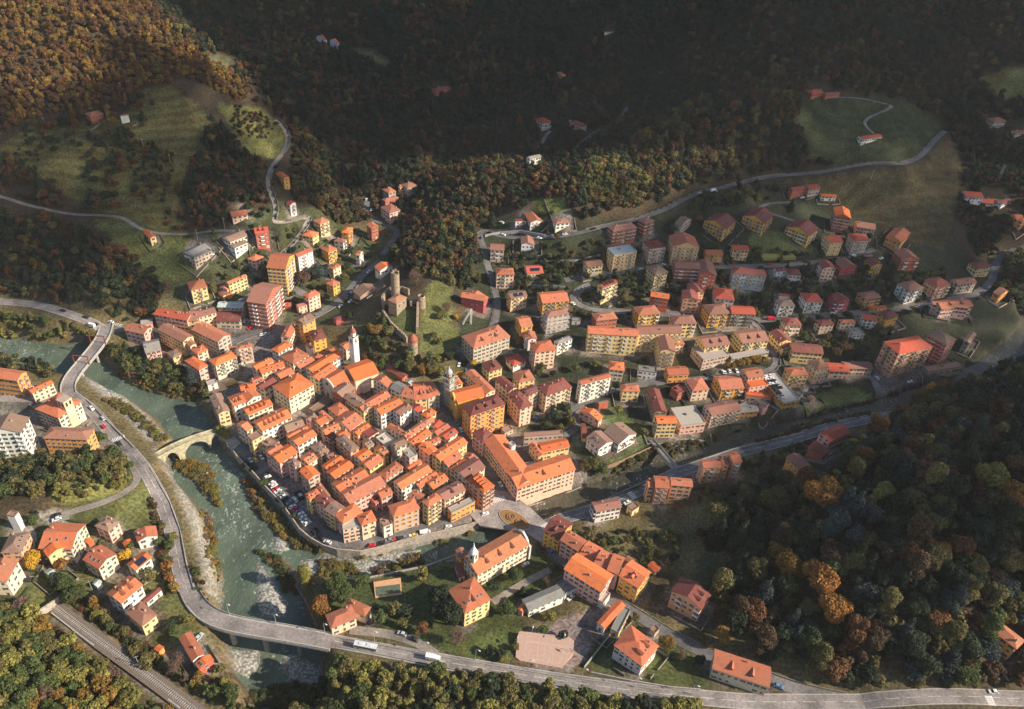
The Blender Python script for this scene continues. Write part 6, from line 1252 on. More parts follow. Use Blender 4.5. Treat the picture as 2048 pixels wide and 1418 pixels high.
# ------------------------------------------------------------------ vehicles
def carmeshes(L, Wd, Hh, van=False):
    m = MB(); x = L/2; y = Wd/2
    prof = [(-x, .3), (x, .3), (x, .68), (x*.93, .8), (x*.45, .92), (x*.12, Hh), (-x*.62, Hh), (-x*.95, .95), (-x, .85)] if not van else [(-x, .35), (x, .35), (x, .9), (x*.85, 1.15), (x*.6, Hh), (-x*.97, Hh), (-x, Hh-.1)]
    inn = lambda z: y if z < .95 else y-.16*(z-.9)/(Hh-.9)
    A = [(px, -inn(pz), pz) for px, pz in prof]; C = [(px, inn(pz), pz) for px, pz in prof]; m.face(A); m.face(C[::-1])
    for i in range(len(prof)): m.face([A[i-1], C[i-1], C[i], A[i]])
    out = {'body': (m.mesh('car_body', M_PAINT, True), [Matrix.Identity(4)], 'c')}
    def quad(name, pts): g = MB(); g.face(pts); g.face(pts[::-1]); return g.mesh(name, M_GLASS)
    i0, i1 = (4, 5) if not van else (3, 4); P0, P1 = prof[i0], prof[i1]; nx, nz = (P1[1]-P0[1]), (P0[0]-P1[0]); ln = math.hypot(nx, nz); nx, nz = nx/ln*.03, nz/ln*.03
    f = lambda t, s: (P0[0]+(P1[0]-P0[0])*t+nx, s*(inn(P0[1]+(P1[1]-P0[1])*t)-.1), P0[1]+(P1[1]-P0[1])*t+nz)
    out['windscreen'] = (quad('windscreen', [f(.08, -1), f(.08, 1), f(.92, 1), f(.92, -1)]), [Matrix.Identity(4)], None)
    if not van:
        P2, P3 = prof[6], prof[7]; g = lambda t, s: (P2[0]+(P3[0]-P2[0])*t-.03, s*(inn(P2[1]+(P3[1]-P2[1])*t)-.1), P2[1]+(P3[1]-P2[1])*t+.03); out['rear_window'] = (quad('rear_window', [g(.1, -1), g(.85, -1), g(.85, 1), g(.1, 1)]), [Matrix.Identity(4)], None)
        out['side_window'] = (quad('side_window', [(x*.36, -y-.02+.02, .98), (-x*.72, -y+.0, .98), (-x*.55, -y+.13, Hh-.08), (x*.1, -y+.13, Hh-.08)]), [Matrix.Translation((0, -.03, 0)), Matrix.Scale(-1, 4, (0, 1, 0)) @ Matrix.Translation((0, -.03, 0))], None)
    else: out['side_window'] = (quad('side_window', [(x*.75, -y+.03, 1.2), (x*.4, -y+.03, 1.2), (x*.4, -y+.12, Hh-.35), (x*.6, -y+.1, Hh-.35)]), [Matrix.Translation((0, -.05, 0)), Matrix.Scale(-1, 4, (0, 1, 0)) @ Matrix.Translation((0, -.05, 0))], None)
    w = MB(); w.lathe([(0, -.1), (.31, -.1), (.31, .1), (0, .1)], 12); wm = w.mesh('wheel', M_TYRE); R = Matrix.Rotation(math.pi/2, 4, 'X')
    out['wheel'] = (wm, [Matrix.Translation((sx*x*.62, sy*(y-.06), .31)) @ R for sx in (-1, 1) for sy in (-1, 1)], None); return out
CARM = carmeshes(4.3, 1.78, 1.48); VANM = carmeshes(5.8, 2.05, 2.5, True)
CC = {'w': ((.78, .77, .75), 'white'), 's': ((.5, .51, .52), 'silver'), 'g': ((.22, .23, .24), 'grey'), 'd': ((.035, .04, .048), 'dark'), 'k': ((.02, .02, .022), 'black'), 'r': ((.6, .03, .04), 'red'), 'y': ((.75, .5, .08), 'yellow'), 'o': ((.85, .3, .03), 'orange'), 'b': ((.12, .2, .38), 'blue')}
CARS = """184,818w 207,838s 208,855r 240,889d 172,636d 192,650d 127,623d 183,653wv 222,645w 832,1344w 1427,383wv 1604,396w 1610,402d 1661,519g 1669,519d 1704,515wv 1762,518w 1956,598d 1836,615w 1828,616o 1130,470w 1106,474g 980,467d 1145,608w 1187,459d 1003,446w
424,509w 481,602w 490,643w 544,652r 681,613w 698,591d 703,587w 695,596g 701,604w 500,658r 509,658d 525,671w 534,669s 545,652r 484,731w 478,856y 918,731w 913,848g 922,861w 1071,838b 871,890g
531,950kp 535,956wp 539,962kp 544,968wp 548,973wp 552,980rp 556,984wp 561,989gp 567,995wp 571,1000dp 580,1007gp 585,1015wp 591,1020rp 596,1025bp 601,1030wp 606,1036wp 611,1043wp 615,1048wp 628,1063kp 633,1067dp 642,1078k 655,1086w 590,1001w 601,992w 596,987kp 601,999kp 523,916w 511,921y 501,922s 506,930d 512,937d
744,1092r 761,1088d 778,1082g 785,1081r 800,1078d 808,1077g 819,1075w 830,1072y 839,1070b 850,1067wv 896,1055w 970,1029w 988,1041d 1003,1052w 1017,1061d 1001,970w
804,1269s 828,1280d 1051,1130s 1254,1007w 1141,1197wp 70,1027d 114,1033d 114,1040w 53,1162d 399,1275s 733,400w 742,420w 1605,1005w 1450,747wp 1446,745wp 1458,743wp 1473,743wp 1414,751dp 1420,750dp 1753,757w 1820,765w 1735,720d 1557,714d 1140,243w 1170,290d
1516,1342d 1985,1385w 25,1395d 95,860d 30,874w"""
def vehicle(spec, parts, loc, rz, color, name, cat):
    t = bpy.data.objects.new(name, None); COL.link(t); t.location = loc; t.rotation_euler = (0, 0, rz); t['category'] = cat
    for nm, (me, Ms, c) in parts.items():
        for Mx in Ms: child(nm, me, t, Mx, color if c else None)
    return t
VEH = []
def roaddir(p):
    best = (1e9, 0, 0)
    for nm, w, tone, Q in RW:
        d = np.hypot(*(Q[:, :2]-p[:2]).T); i = int(d.argmin())
        if d[i] < best[0]: j = min(i, len(Q)-2); best = (d[i], math.atan2(*(Q[j+1][:2]-Q[j][:2])[::-1]), w)
    return best
for c in CARS.split():
    xy, f = c.split(','); i = next(k for k, ch in enumerate(f) if ch.isalpha()); px, py, col, fl = float(xy), float(f[:i]), f[i], f[i+1:]
    p = hit(px, py); 
    inside = any(abs((p[:2]-b['C']) @ b['e1']) < b['X']+.3 and abs((p[:2]-b['C']) @ b['e2']) < b['Y']+.3 for b in BLOCKS)
    if inside: continue
    d, th, w = roaddir(p); th = th if d < 14 else random.choice([.3, 1.2, 2.6]); th += math.pi*(random.random() < .5)+(math.pi/2 if 'p' in fl else 0)
    col3, cn = CC[col]; van = 'v' in fl; z = p[2]+(.24 if d < w/2+.3 else .1)
    v = vehicle(c, VANM if van else CARM, (p[0], p[1], z), th, vary(col3, .05), 'parked_van' if van else 'parked_car', 'van' if van else 'car'); VEH.append((v, cn+(' van' if van else ' car'), (px, py)))
rc_ = random.Random(4)
for i, n in ((7, 12), (8, 12), (9, 8), (11, 8), (13, 12), (6, 5), (15, 4), (12, 3)):
    nm, w, tn, Q = RW[i]
    for k in range(n):
        j = rc_.randrange(3, len(Q)-4); d = Q[j+1][:2]-Q[j][:2]; th = math.atan2(d[1], d[0]); s = rc_.choice((-1, 1))*(w/2-.9); p = Q[j][:2]+np.array([-math.sin(th), math.cos(th)])*s
        if Q[j][1] > 620 or any(np.hypot(*(p-np.array(u[0].location)[:2])) < 6 for u in VEH) or any(abs((p-b['C']) @ b['e1']) < b['X']+1 and abs((p-b['C']) @ b['e2']) < b['Y']+1 for b in BLOCKS): continue
        col = rc_.choice('wwwsgddkrb'); z = float(TZ(*p))+.24; u = vehicle('', CARM, (p[0], p[1], z), th, vary(CC[col][0], .05), 'parked_car', 'car'); VEH.append((u, CC[col][1]+' car', tuple(proj(np.array([p[0], p[1], z])))))
RP = next(b for b in BLOCKS if 'P' in b['fl'])    # rooftop car park
for i, col in enumerate('wwdwdkdkgs'):
    for s in ((0,) if i > 5 else (0, 1)):
        x = RP['a']*(-.36+.0*i) if s == 0 else RP['a']*(-.05); y = RP['b']*(.42-.088*i); M = Matrix.Translation((RP['C'][0], RP['C'][1], RP['ze'])) @ Matrix.Rotation(RP['rz'], 4, 'Z'); q = M @ Vector((x, y, .03))
        if abs(y) < RP['Y']-1.3:
            v = vehicle('', CARM, q, RP['rz']+(math.pi if random.random() < .5 else 0), vary(CC[col][0], .05), 'parked_car', 'car'); VEH.append((v, CC[col][1]+' car on the rooftop car park', tuple(proj(np.array(q)))))
# bus, van, truck
def bigvehicle(name, label, cat, q, L, Wd, Hh, color, cab=None, z=None, rz=None):
    p = hit(*q) if z is None else atz(*q, z); d, th, w = roaddir(p); t = bpy.data.objects.new(name, None); COL.link(t); t.location = (p[0], p[1], p[2]+.24 if z is None else z); t.rotation_euler = (0, 0, th if rz is None else rz); tag(t, label, cat)
    m = MB(); x = L/2; y = Wd/2
    if cab: m.box(-x, -y, .7, x-2.0, y, Hh)
    else: m.box(-x, -y, .4, x, y, Hh); m.box(-x*.6, -y*.5, Hh, -x*.2, y*.5, Hh+.25); m.box(x*.1, -y*.5, Hh, x*.5, y*.5, Hh+.25)
    me = m.mesh('body', M_PAINT); b = bpy.data.objects.new('body', me); COL.link(b); b.parent = t; b.color = (*color, 1)
    if cab: m = MB(); m.box(x-1.9, -y+.05, .5, x, y-.05, 2.3); obj('cab', m.mesh('cab', M_PAINT), t, color=cab)
    if cab: m = MB(); m.box(x, -y+.2, 1.4, x+.03, y-.2, 2.15); obj('windscreen', m.mesh('windscreen', M_GLASS), t)
    else:
        for s in (-1, 1): m = MB(); m.box(-x+.4, s*y-.03*(s < 0), 1.3, x-.4, s*y+.03*(s > 0), 2.4); obj('side_window', m.mesh('side_window', M_GLASS), t)
        m = MB(); m.box(x, -y+.15, 1.0, x+.03, y-.15, 2.6); obj('windscreen', m.mesh('windscreen', M_GLASS), t)
    w = MB(); w.lathe([(0, -.14), (.48, -.14), (.48, .14), (0, .14)], 14); wm = w.mesh('wheel', M_TYRE)
    for sx in (-.62, .62):
        for sy in (-1, 1): child('wheel', wm, t, Matrix.Translation((sx*x, sy*(y-.1), .48)) @ Matrix.Rotation(math.pi/2, 4, 'X'))
    return t
bigvehicle('bus', 'pale grey bus driving on the highway above the river junction', 'bus', (732, 1297), 10.5, 2.5, 3.0, (.58, .6, .6))
bigvehicle('box_van', 'white box van on the highway right of the bus', 'van', (866, 1319), 6.6, 2.2, 2.7, (.8, .8, .78), (.75, .75, .74))
bigvehicle('box_truck', 'red truck with white roof on the hillside street', 'truck', (1541, 640), 6.0, 2.2, 2.6, (.55, .03, .05), (.5, .03, .05))
# ------------------------------------------------------------------ trees
def crownmesh(name, seed, n, shape, size=1.0, leaf=0.17):
    r = np.random.default_rng(seed); c = []
    if shape == 'round':
        for i in range(14):
            u = r.normal(size=3); u /= np.linalg.norm(u); u[2] = abs(u[2])*.9-.25; c.append((u*r.uniform(.32, .78)*np.array([1, 1, .9]), r.uniform(.2, .46)))
        c.append((np.zeros(3), .55))
    elif shape == 'tall':
        for i in range(11): z = r.uniform(-.9, 1.1); a = r.uniform(0, 6.3); k = .42*(1-abs(z)*.5); c.append((np.array([math.cos(a)*k, math.sin(a)*k, z]), r.uniform(.28, .42)))
    elif shape == 'cone':
        for i in range(13): z = -1+i*.19; k = .85*(1-(z+1)/2.6); c.append((np.array([r.uniform(-.1, .1), r.uniform(-.1, .1), z]), k))
    elif shape == 'bare':
        for i in range(9): u = r.normal(size=3); u /= np.linalg.norm(u); c.append((u*.45, .5))
    rad = np.array([x[1] for x in c]); ctr = np.array([x[0] for x in c]); k = r.choice(len(c), n, p=rad**2/np.sum(rad**2)); u = r.normal(size=(n, 3)); u /= np.linalg.norm(u, axis=1)[:, None]
    P = ctr[k]+u*(rad[k]*r.uniform(.72 if shape != 'bare' else .1, 1.08, n))[:, None]
    if shape == 'cone': P = ctr[k]+u*np.array([1, 1, .25])*(rad[k]*r.uniform(.6, 1.1, n))[:, None]
    inside = np.zeros(n, bool)
    for cc, rr in c: inside |= (np.linalg.norm(P-cc, axis=1) < rr*.66)
    if shape in ('round', 'tall'): P, u = P[~inside], u[~inside]
    n = len(P); nrm = u+r.normal(size=(n, 3))*.55+np.array([0, 0, .25]); nrm /= np.linalg.norm(nrm, axis=1)[:, None]; t = np.cross(nrm, r.normal(size=(n, 3))); t /= np.linalg.norm(t, axis=1)[:, None]; b = np.cross(nrm, t)
    s = (leaf*r.uniform(.55, 1.25, n)*(.45 if shape == 'bare' else 1))[:, None]; asp = r.uniform(.6, 1, n)[:, None]
    V = np.stack([P+t*s+b*s*asp*.3, P+b*s*asp, P-t*s+b*s*asp*.2, P-b*s*asp*.9], 1).reshape(-1, 3)*size
    me = bpy.data.meshes.new(name); me.from_pydata(V.tolist(), [], [(4*i, 4*i+1, 4*i+2, 4*i+3) for i in range(n)]); me.materials.append(M_LEAF); me.update(); return me
CRN = {'round': [crownmesh('crown', 10+i, 1300, 'round', 1, .13) for i in range(4)], 'tall': [crownmesh('crown', 30+i, 1200, 'tall', 1, .13) for i in range(3)], 'cone': [crownmesh('crown', 50+i, 1100, 'cone', 1, .14) for i in range(2)], 'bare': [crownmesh('crown', 70+i, 900, 'bare', 1, .13) for i in range(2)]}
BIGC = {'round': [crownmesh('crown', 110+i, 5200, 'round', 1, .068) for i in range(4)], 'tall': [crownmesh('crown', 130+i, 4500, 'tall', 1, .066) for i in range(2)], 'cone': [crownmesh('crown', 150+i, 4200, 'cone', 1, .07) for i in range(2)], 'bare': [crownmesh('crown', 170+i, 3000, 'bare', 1, .075) for i in range(2)]}
def trunkmesh(seed):
    r = random.Random(seed); m = MB(); m.tube((0, 0, -.25), (0.02, 0, .62), .05, 7, 0, .03)
    for i in range(6):
        a = i*1.05+r.uniform(-.3, .3); z = r.uniform(.4, .7); m.tube((0, 0, z), (math.cos(a)*.4, math.sin(a)*.4, z+r.uniform(.3, .55)), .022, 5, 0, .007)
    return m.mesh('trunk', M_BARK)
TRK = [trunkmesh(i) for i in range(3)]
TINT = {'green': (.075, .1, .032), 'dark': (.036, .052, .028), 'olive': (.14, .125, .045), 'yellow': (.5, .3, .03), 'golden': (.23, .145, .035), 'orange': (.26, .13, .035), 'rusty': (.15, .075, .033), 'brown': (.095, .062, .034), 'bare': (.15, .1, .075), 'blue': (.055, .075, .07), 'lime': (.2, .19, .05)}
TW = {'dark': 'dark green', 'bare': 'bare brown', 'blue': 'blue grey', 'lime': 'yellow green', 'olive': 'olive green'}
TREES = []
def tree(p, dia, col, shape='round', tint=None, grp=None):
    t = bpy.data.objects.new({'cone': 'conifer_tree'}.get(shape, 'tree'), None); COL.link(t); t.location = p; t.rotation_euler = (0, 0, random.uniform(0, 6.28)); t['category'] = 'tree'
    r = dia/2; hz = {'round': 1.0, 'tall': 1.15, 'cone': 1.25, 'bare': 1.0}[shape]; zc = r*{'round': 1.15, 'tall': 1.45, 'cone': 1.3, 'bare': 1.2}[shape]
    c = bpy.data.objects.new('crown', random.choice((BIGC if dia > 8.5 else CRN)[shape])); COL.link(c); c.parent = t; c.location = (0, 0, zc); c.scale = (r, r*random.uniform(.9, 1.1), r*hz*random.uniform(.9, 1.1)); c.color = (*(tint if tint is not None else vary(TINT[col], .18)), 1)
    k = bpy.data.objects.new('trunk', random.choice(TRK)); COL.link(k); k.parent = t; k.scale = (dia*.8, dia*.8, zc*1.15)
    TREES.append([t, col, shape, p, dia, grp]); return t
TOWNT = """753,672,9,golden 846,752,10,orange 820,745,9,olive 862,752,11,olive 947,734,5,yellow 916,758,6,yellow 645,1226,10,orange 612,1166,8,lime,t 676,1180,10,green 688,1200,9,green 722,1172,7,green 845,1163,7,lime,t 790,1228,7,olive 811,1234,7,dark 878,1215,11,dark,t 895,1250,13,dark 762,1248,7,green 806,1254,5,olive 845,1266,6,rusty 913,1290,9,bare,b 1026,1163,8,green 985,1182,6,dark 1092,1172,6,bare,b 1045,1188,4,dark,c 1012,1228,9,green 1000,1316,5,dark 980,1310,5,dark 1008,1322,4,lime 1028,1300,4,olive 1100,1240,5,lime 1125,1280,5,dark 1085,1270,5,green 1330,1300,8,golden 1360,1318,6,bare,b 1395,1326,5,dark 1270,1240,4,olive 385,772,9,blue,c 447,872,7,lime 457,876,6,lime 492,935,4,green 505,945,3.5,green 531,973,5,green 559,1006,4,green 573,1022,4,green 589,1038,4,green
70,1050,6,green 75,1132,8,yellow 125,1138,6,orange 250,1122,6,yellow 335,1140,6,orange 343,1166,5,orange 150,1206,9,green 120,1172,7,dark 135,1178,8,green 300,1162,7,olive 342,1100,5,green 318,1092,5,green 263,1098,4,green 376,1248,5,lime 345,1264,4,green 360,1342,9,bare,b 275,1312,6,olive 300,1330,7,olive 340,1255,5,dark 350,1180,5,golden 348,1080,5,lime 327,1060,4,olive
640,562,13,blue 606,574,12,bare 696,542,7,green 675,582,6,olive 833,572,11,bare,b 892,627,9,bare,b 912,638,4,yellow 700,640,6,dark 740,690,7,dark 770,705,7,olive 884,640,7,olive 868,680,6,olive 880,690,5,lime 896,722,8,dark 730,720,5,rusty 690,560,6,olive 655,600,6,green 800,740,7,green
1452,738,5,golden 1465,738,5,golden 1480,733,6,golden 1491,730,6,golden 1503,728,6,golden 1513,726,6,golden 1525,728,6,golden 1667,714,8,brown 1686,708,8,rusty 1860,788,9,yellow 1884,785,9,orange 1841,800,8,golden 1826,806,7,rusty 1902,790,8,rusty 1491,608,6,blue,c 1523,612,8,dark,c 1505,605,6,dark 1196,606,8,dark 1248,606,8,olive 983,452,9,dark,c 1112,478,4,rusty 1236,830,6,lime 1283,868,7,olive 1185,938,9,olive 1170,945,8,olive 1196,948,8,green 1127,828,8,dark 1106,845,8,dark 1090,860,6,green 1140,850,6,olive 1118,862,5,olive 1345,468,8,bare,b 1396,445,6,orange 1690,470,5,dark 1735,480,7,dark 1775,560,9,dark,c 1730,545,7,dark 1600,640,5,dark 1690,640,7,dark 1660,650,6,olive 1620,650,6,bare 1720,715,6,dark 1580,420,7,dark,c 1230,780,6,dark 1150,745,6,green 1190,735,6,olive 1080,745,7,olive 1075,755,6,green 1060,760,5,green 1105,755,5,dark 1320,860,5,olive 1040,690,6,golden 1215,565,5,dark 1170,560,6,dark 1040,560,6,dark 1060,565,5,green 1085,560,5,dark 1125,520,6,dark 1130,540,6,olive 1150,545,5,brown 1420,560,4,dark 1330,690,5,dark
1637,1012,20,orange 1542,1020,17,olive 1432,1052,18,olive 1626,1185,19,orange 1653,1235,18,orange 1570,1150,17,golden 1548,1120,14,golden 1732,1045,14,blue 1700,1040,13,blue,c 1970,975,17,lime 2010,1010,16,orange 1966,1050,9,orange 1868,1115,10,orange 1908,1110,12,rusty 1441,1280,8,golden 1500,1240,12,rusty 1795,945,10,bare,t 1830,970,11,bare,t 1850,1060,12,olive 1650,1080,14,blue 1665,1060,13,blue 1760,1000,10,lime 1440,985,12,bare,b"""
for q in TOWNT.split():
    f = q.split(','); tree(hit(float(f[0]), float(f[1])), float(f[2])*(1.18 if float(f[2]) < 14 else 1), f[3], {'t': 'tall', 'c': 'cone', 'b': 'bare'}.get(f[4] if len(f) > 4 else '', 'round'))
NTOWN = len(TREES)
# woodland areas: pixel polygon, spacing, diameter, palette
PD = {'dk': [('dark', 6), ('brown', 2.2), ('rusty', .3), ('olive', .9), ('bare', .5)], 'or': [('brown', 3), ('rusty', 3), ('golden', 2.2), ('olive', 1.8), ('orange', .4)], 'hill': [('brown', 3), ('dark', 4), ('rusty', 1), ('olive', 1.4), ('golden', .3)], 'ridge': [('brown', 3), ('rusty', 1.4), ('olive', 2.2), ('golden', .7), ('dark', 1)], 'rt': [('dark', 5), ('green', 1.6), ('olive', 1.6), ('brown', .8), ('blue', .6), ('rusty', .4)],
 'gold': [('olive', 3), ('lime', 2.2), ('green', 2), ('golden', 1), ('bare', .7)], 'grn': [('green', 3), ('lime', 1.6), ('olive', 1.6), ('dark', 1)], 'gar': [('dark', 3), ('green', 2), ('olive', 2), ('brown', .7), ('lime', .6)], 'scr': [('olive', 3), ('golden', 1.2), ('lime', 1.4), ('bare', 1.2), ('rusty', .4)], 'scrd': [('olive', 2), ('brown', 2), ('green', 1.5), ('rusty', 1)]}
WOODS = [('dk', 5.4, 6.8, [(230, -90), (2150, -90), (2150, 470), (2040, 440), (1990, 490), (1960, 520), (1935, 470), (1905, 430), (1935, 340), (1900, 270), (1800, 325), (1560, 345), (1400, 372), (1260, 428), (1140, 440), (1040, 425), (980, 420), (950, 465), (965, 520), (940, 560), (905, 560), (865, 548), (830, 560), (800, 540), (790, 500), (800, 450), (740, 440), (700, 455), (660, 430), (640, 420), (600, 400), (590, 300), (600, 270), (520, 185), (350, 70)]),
 ('or', 5, 6.3, [(-80, -60), (230, -60), (350, 70), (520, 185), (480, 205), (400, 165), (330, 168), (280, 182), (230, 240), (100, 230), (0, 275), (-80, 300)]),
 ('hill', 5, 6.4, [(-60, 425), (120, 436), (190, 470), (250, 500), (325, 560), (330, 590), (300, 640), (235, 648), (180, 620), (60, 598), (-60, 595)]), ('hill', 5.2, 6, [(420, 230), (470, 280), (520, 330), (540, 400), (540, 440), (440, 445), (400, 465), (372, 440), (355, 380), (380, 330), (400, 300)]),
 ('ridge', 5, 6.2, [(480, 195), (560, 215), (625, 270), (665, 330), (705, 400), (700, 460), (640, 425), (590, 400), (570, 370), (590, 330), (585, 270), (530, 215)]), ('hill', 6.5, 7, [(-40, 310), (40, 330), (110, 390), (180, 430), (130, 430), (60, 405), (-40, 385)]), ('hill', 7.5, 7.5, [(180, 330), (250, 320), (255, 440), (170, 425), (160, 370)]), ('hill', 10, 6, [(0, 250), (230, 240), (290, 180), (340, 170), (260, 300), (170, 320), (60, 300)]), ('hill', 8.5, 6.5, [(225, 230), (290, 250), (270, 330), (230, 320)]), ('hill', 4.6, 3.8, [(-40, 260), (430, 200), (580, 250), (540, 400), (400, 470), (0, 400)]),
 ('ridge', 5, 6.4, [(880, 345), (980, 315), (1050, 335), (1150, 345), (1280, 285), (1360, 330), (1400, 365), (1250, 425), (1140, 395), (1060, 390), (1000, 420), (960, 450), (950, 520), (900, 550), (860, 540), (830, 555), (800, 520), (830, 430)]),
 ('grn', 6, 7.5, [(1150, 340), (1240, 310), (1300, 380), (1250, 425), (1150, 395)]), ('rt', 6.3, 10.5, [(1480, 1000), (1560, 935), (1640, 955), (1720, 890), (1780, 845), (1880, 790), (2060, 725), (2160, 720), (2160, 1400), (2048, 1385), (1700, 1385), (1560, 1330), (1480, 1290), (1430, 1220), (1420, 1190), (1490, 1140), (1420, 1090), (1390, 1075), (1440, 1040)]),
 ('gold', 4.3, 7, [(-60, 1215), (60, 1222), (105, 1260), (350, 1425), (300, 1480), (-80, 1480)]), ('gold', 3.6, 5, [(140, 1205), (185, 1200), (250, 1262), (340, 1335), (410, 1330), (440, 1330), (480, 1385), (500, 1425), (420, 1425), (240, 1290)]), ('grn', 4.4, 6.5, [(640, 1340), (700, 1325), (900, 1352), (1100, 1385), (1300, 1408), (1400, 1420), (1400, 1490), (560, 1490)]),
 ('gar', 4.5, 7, [(-40, 950), (60, 900), (190, 875), (240, 895), (265, 935), (235, 980), (180, 940), (90, 990), (-40, 1005)]), ('gold', 4, 4.2, [(100, 980), (180, 940), (265, 935), (255, 975), (150, 1005), (90, 1010)]), ('grn', 3.8, 5, [(-60, 622), (90, 637), (170, 655), (190, 680), (100, 686), (-60, 670)]), ('ridge', 8, 8.5, [(1500, 150), (1590, 210), (1600, 300), (1500, 335), (1330, 350), (1250, 290), (1350, 230)]), ('gar', 3.8, 4.6, [(215, 690), (300, 700), (400, 760), (430, 800), (390, 795), (300, 770), (235, 735)]), ('gar', 5, 5, [(-40, 705), (60, 720), (110, 745), (110, 758), (0, 738)]),
 ('gar', 6.5, 6.5, [(690, 700), (745, 640), (770, 640), (800, 700), (825, 715), (890, 722), (905, 755), (870, 770), (800, 755), (730, 725)]), ('gar', 6.5, 7, [(840, 545), (900, 552), (950, 520), (960, 560), (940, 590), (910, 580), (870, 558)]), ('gar', 6, 7, [(740, 430), (800, 470), (800, 540), (770, 540), (800, 490), (790, 460)]), ('gar', 6, 4.8, [(960, 500), (1250, 480), (1500, 500), (1700, 520), (1900, 540), (1930, 590), (1700, 700), (1500, 640), (1100, 640), (980, 600)]), ('gar', 7, 5, [(1560, 650), (1700, 640), (1850, 690), (1740, 740), (1600, 690)]),
 ('gar', 6, 6, [(1390, 385), (1560, 365), (1560, 395), (1500, 410), (1430, 420), (1360, 425)]), ('gar', 7.5, 4.6, [(350, 480), (480, 440), (700, 480), (720, 540), (600, 640), (420, 600)]), ('gar', 6, 5, [(1130, 1060), (1300, 1060), (1390, 1080), (1330, 1150), (1220, 1120)]), ('gar', 5, 5, [(1590, 860), (1640, 850), (1690, 890), (1500, 960), (1480, 930)]), ('gar', 5, 6, [(1380, 1000), (1480, 960), (1490, 990), (1430, 1030)]), ('gar', 7, 6, [(1100, 800), (1160, 820), (1160, 870), (1090, 870)]), ('rt', 6, 8, [(1960, 500), (2060, 510), (2060, 640), (1990, 580), (2010, 530)])]
SCRUB = [('scr', 1.9, 3.4, GR) for GR in ([(351, 921), (420, 933), (434, 970), (446, 1018), (420, 1006), (390, 965), (356, 940)], [(233, 742), (260, 735), (330, 760), (390, 800), (350, 797), (280, 778)], [(210, 800), (245, 800), (330, 870), (350, 885), (320, 885), (270, 840)], [(486, 962), (500, 962), (530, 1002), (556, 1030), (577, 1060), (592, 1080), (572, 1082), (545, 1055), (515, 1025), (495, 990)], [(400, 1020), (418, 1030), (432, 1090), (444, 1140), (436, 1165), (415, 1120)], [(575, 1072), (660, 1095), (640, 1112), (590, 1100)], [(640, 1120), (700, 1125), (720, 1150), (640, 1155)], [(675, 1108), (850, 1075), (850, 1092), (760, 1112), (700, 1118)], [(860, 1085), (950, 1058), (950, 1068), (870, 1098)], [(740, 1140), (840, 1110), (845, 1128), (745, 1152)])]
SCRUB += [('scrd', 2.0, 3.4, GR) for GR in ([(1070, 1010), (1160, 978), (1160, 990), (1075, 1022)], [(1165, 975), (1300, 900), (1480, 862), (1620, 835), (1620, 845), (1480, 880), (1310, 935), (1180, 990)], [(1560, 850), (1740, 800), (1840, 770), (1840, 785), (1600, 850)], [(1590, 868), (1735, 830), (1745, 822), (1640, 845), (1500, 888)], [(370, 1125), (385, 1185), (410, 1215), (425, 1215), (400, 1150)], [(330, 1010), (345, 1050), (360, 1140), (330, 1150), (318, 1040)], [(300, 1000), (320, 1010), (350, 1190), (335, 1190)], [(500, 1100), (540, 1130), (570, 1190), (600, 1195), (560, 1120)], [(135, 1198), (190, 1205), (260, 1272), (350, 1343), (430, 1408), (410, 1418), (330, 1352), (240, 1282), (170, 1228)], [(92, 1230), (130, 1252), (250, 1347), (350, 1428), (330, 1428), (235, 1357), (110, 1262)], [(318, 1000), (330, 1000), (352, 1075), (367, 1150), (385, 1218), (372, 1218), (352, 1150), (335, 1075)], [(480, 1400), (560, 1370), (660, 1370), (660, 1430), (480, 1430)])]
HX = np.array([[*b['C'], max(b['a'], b['b'])] for b in BLOCKS])
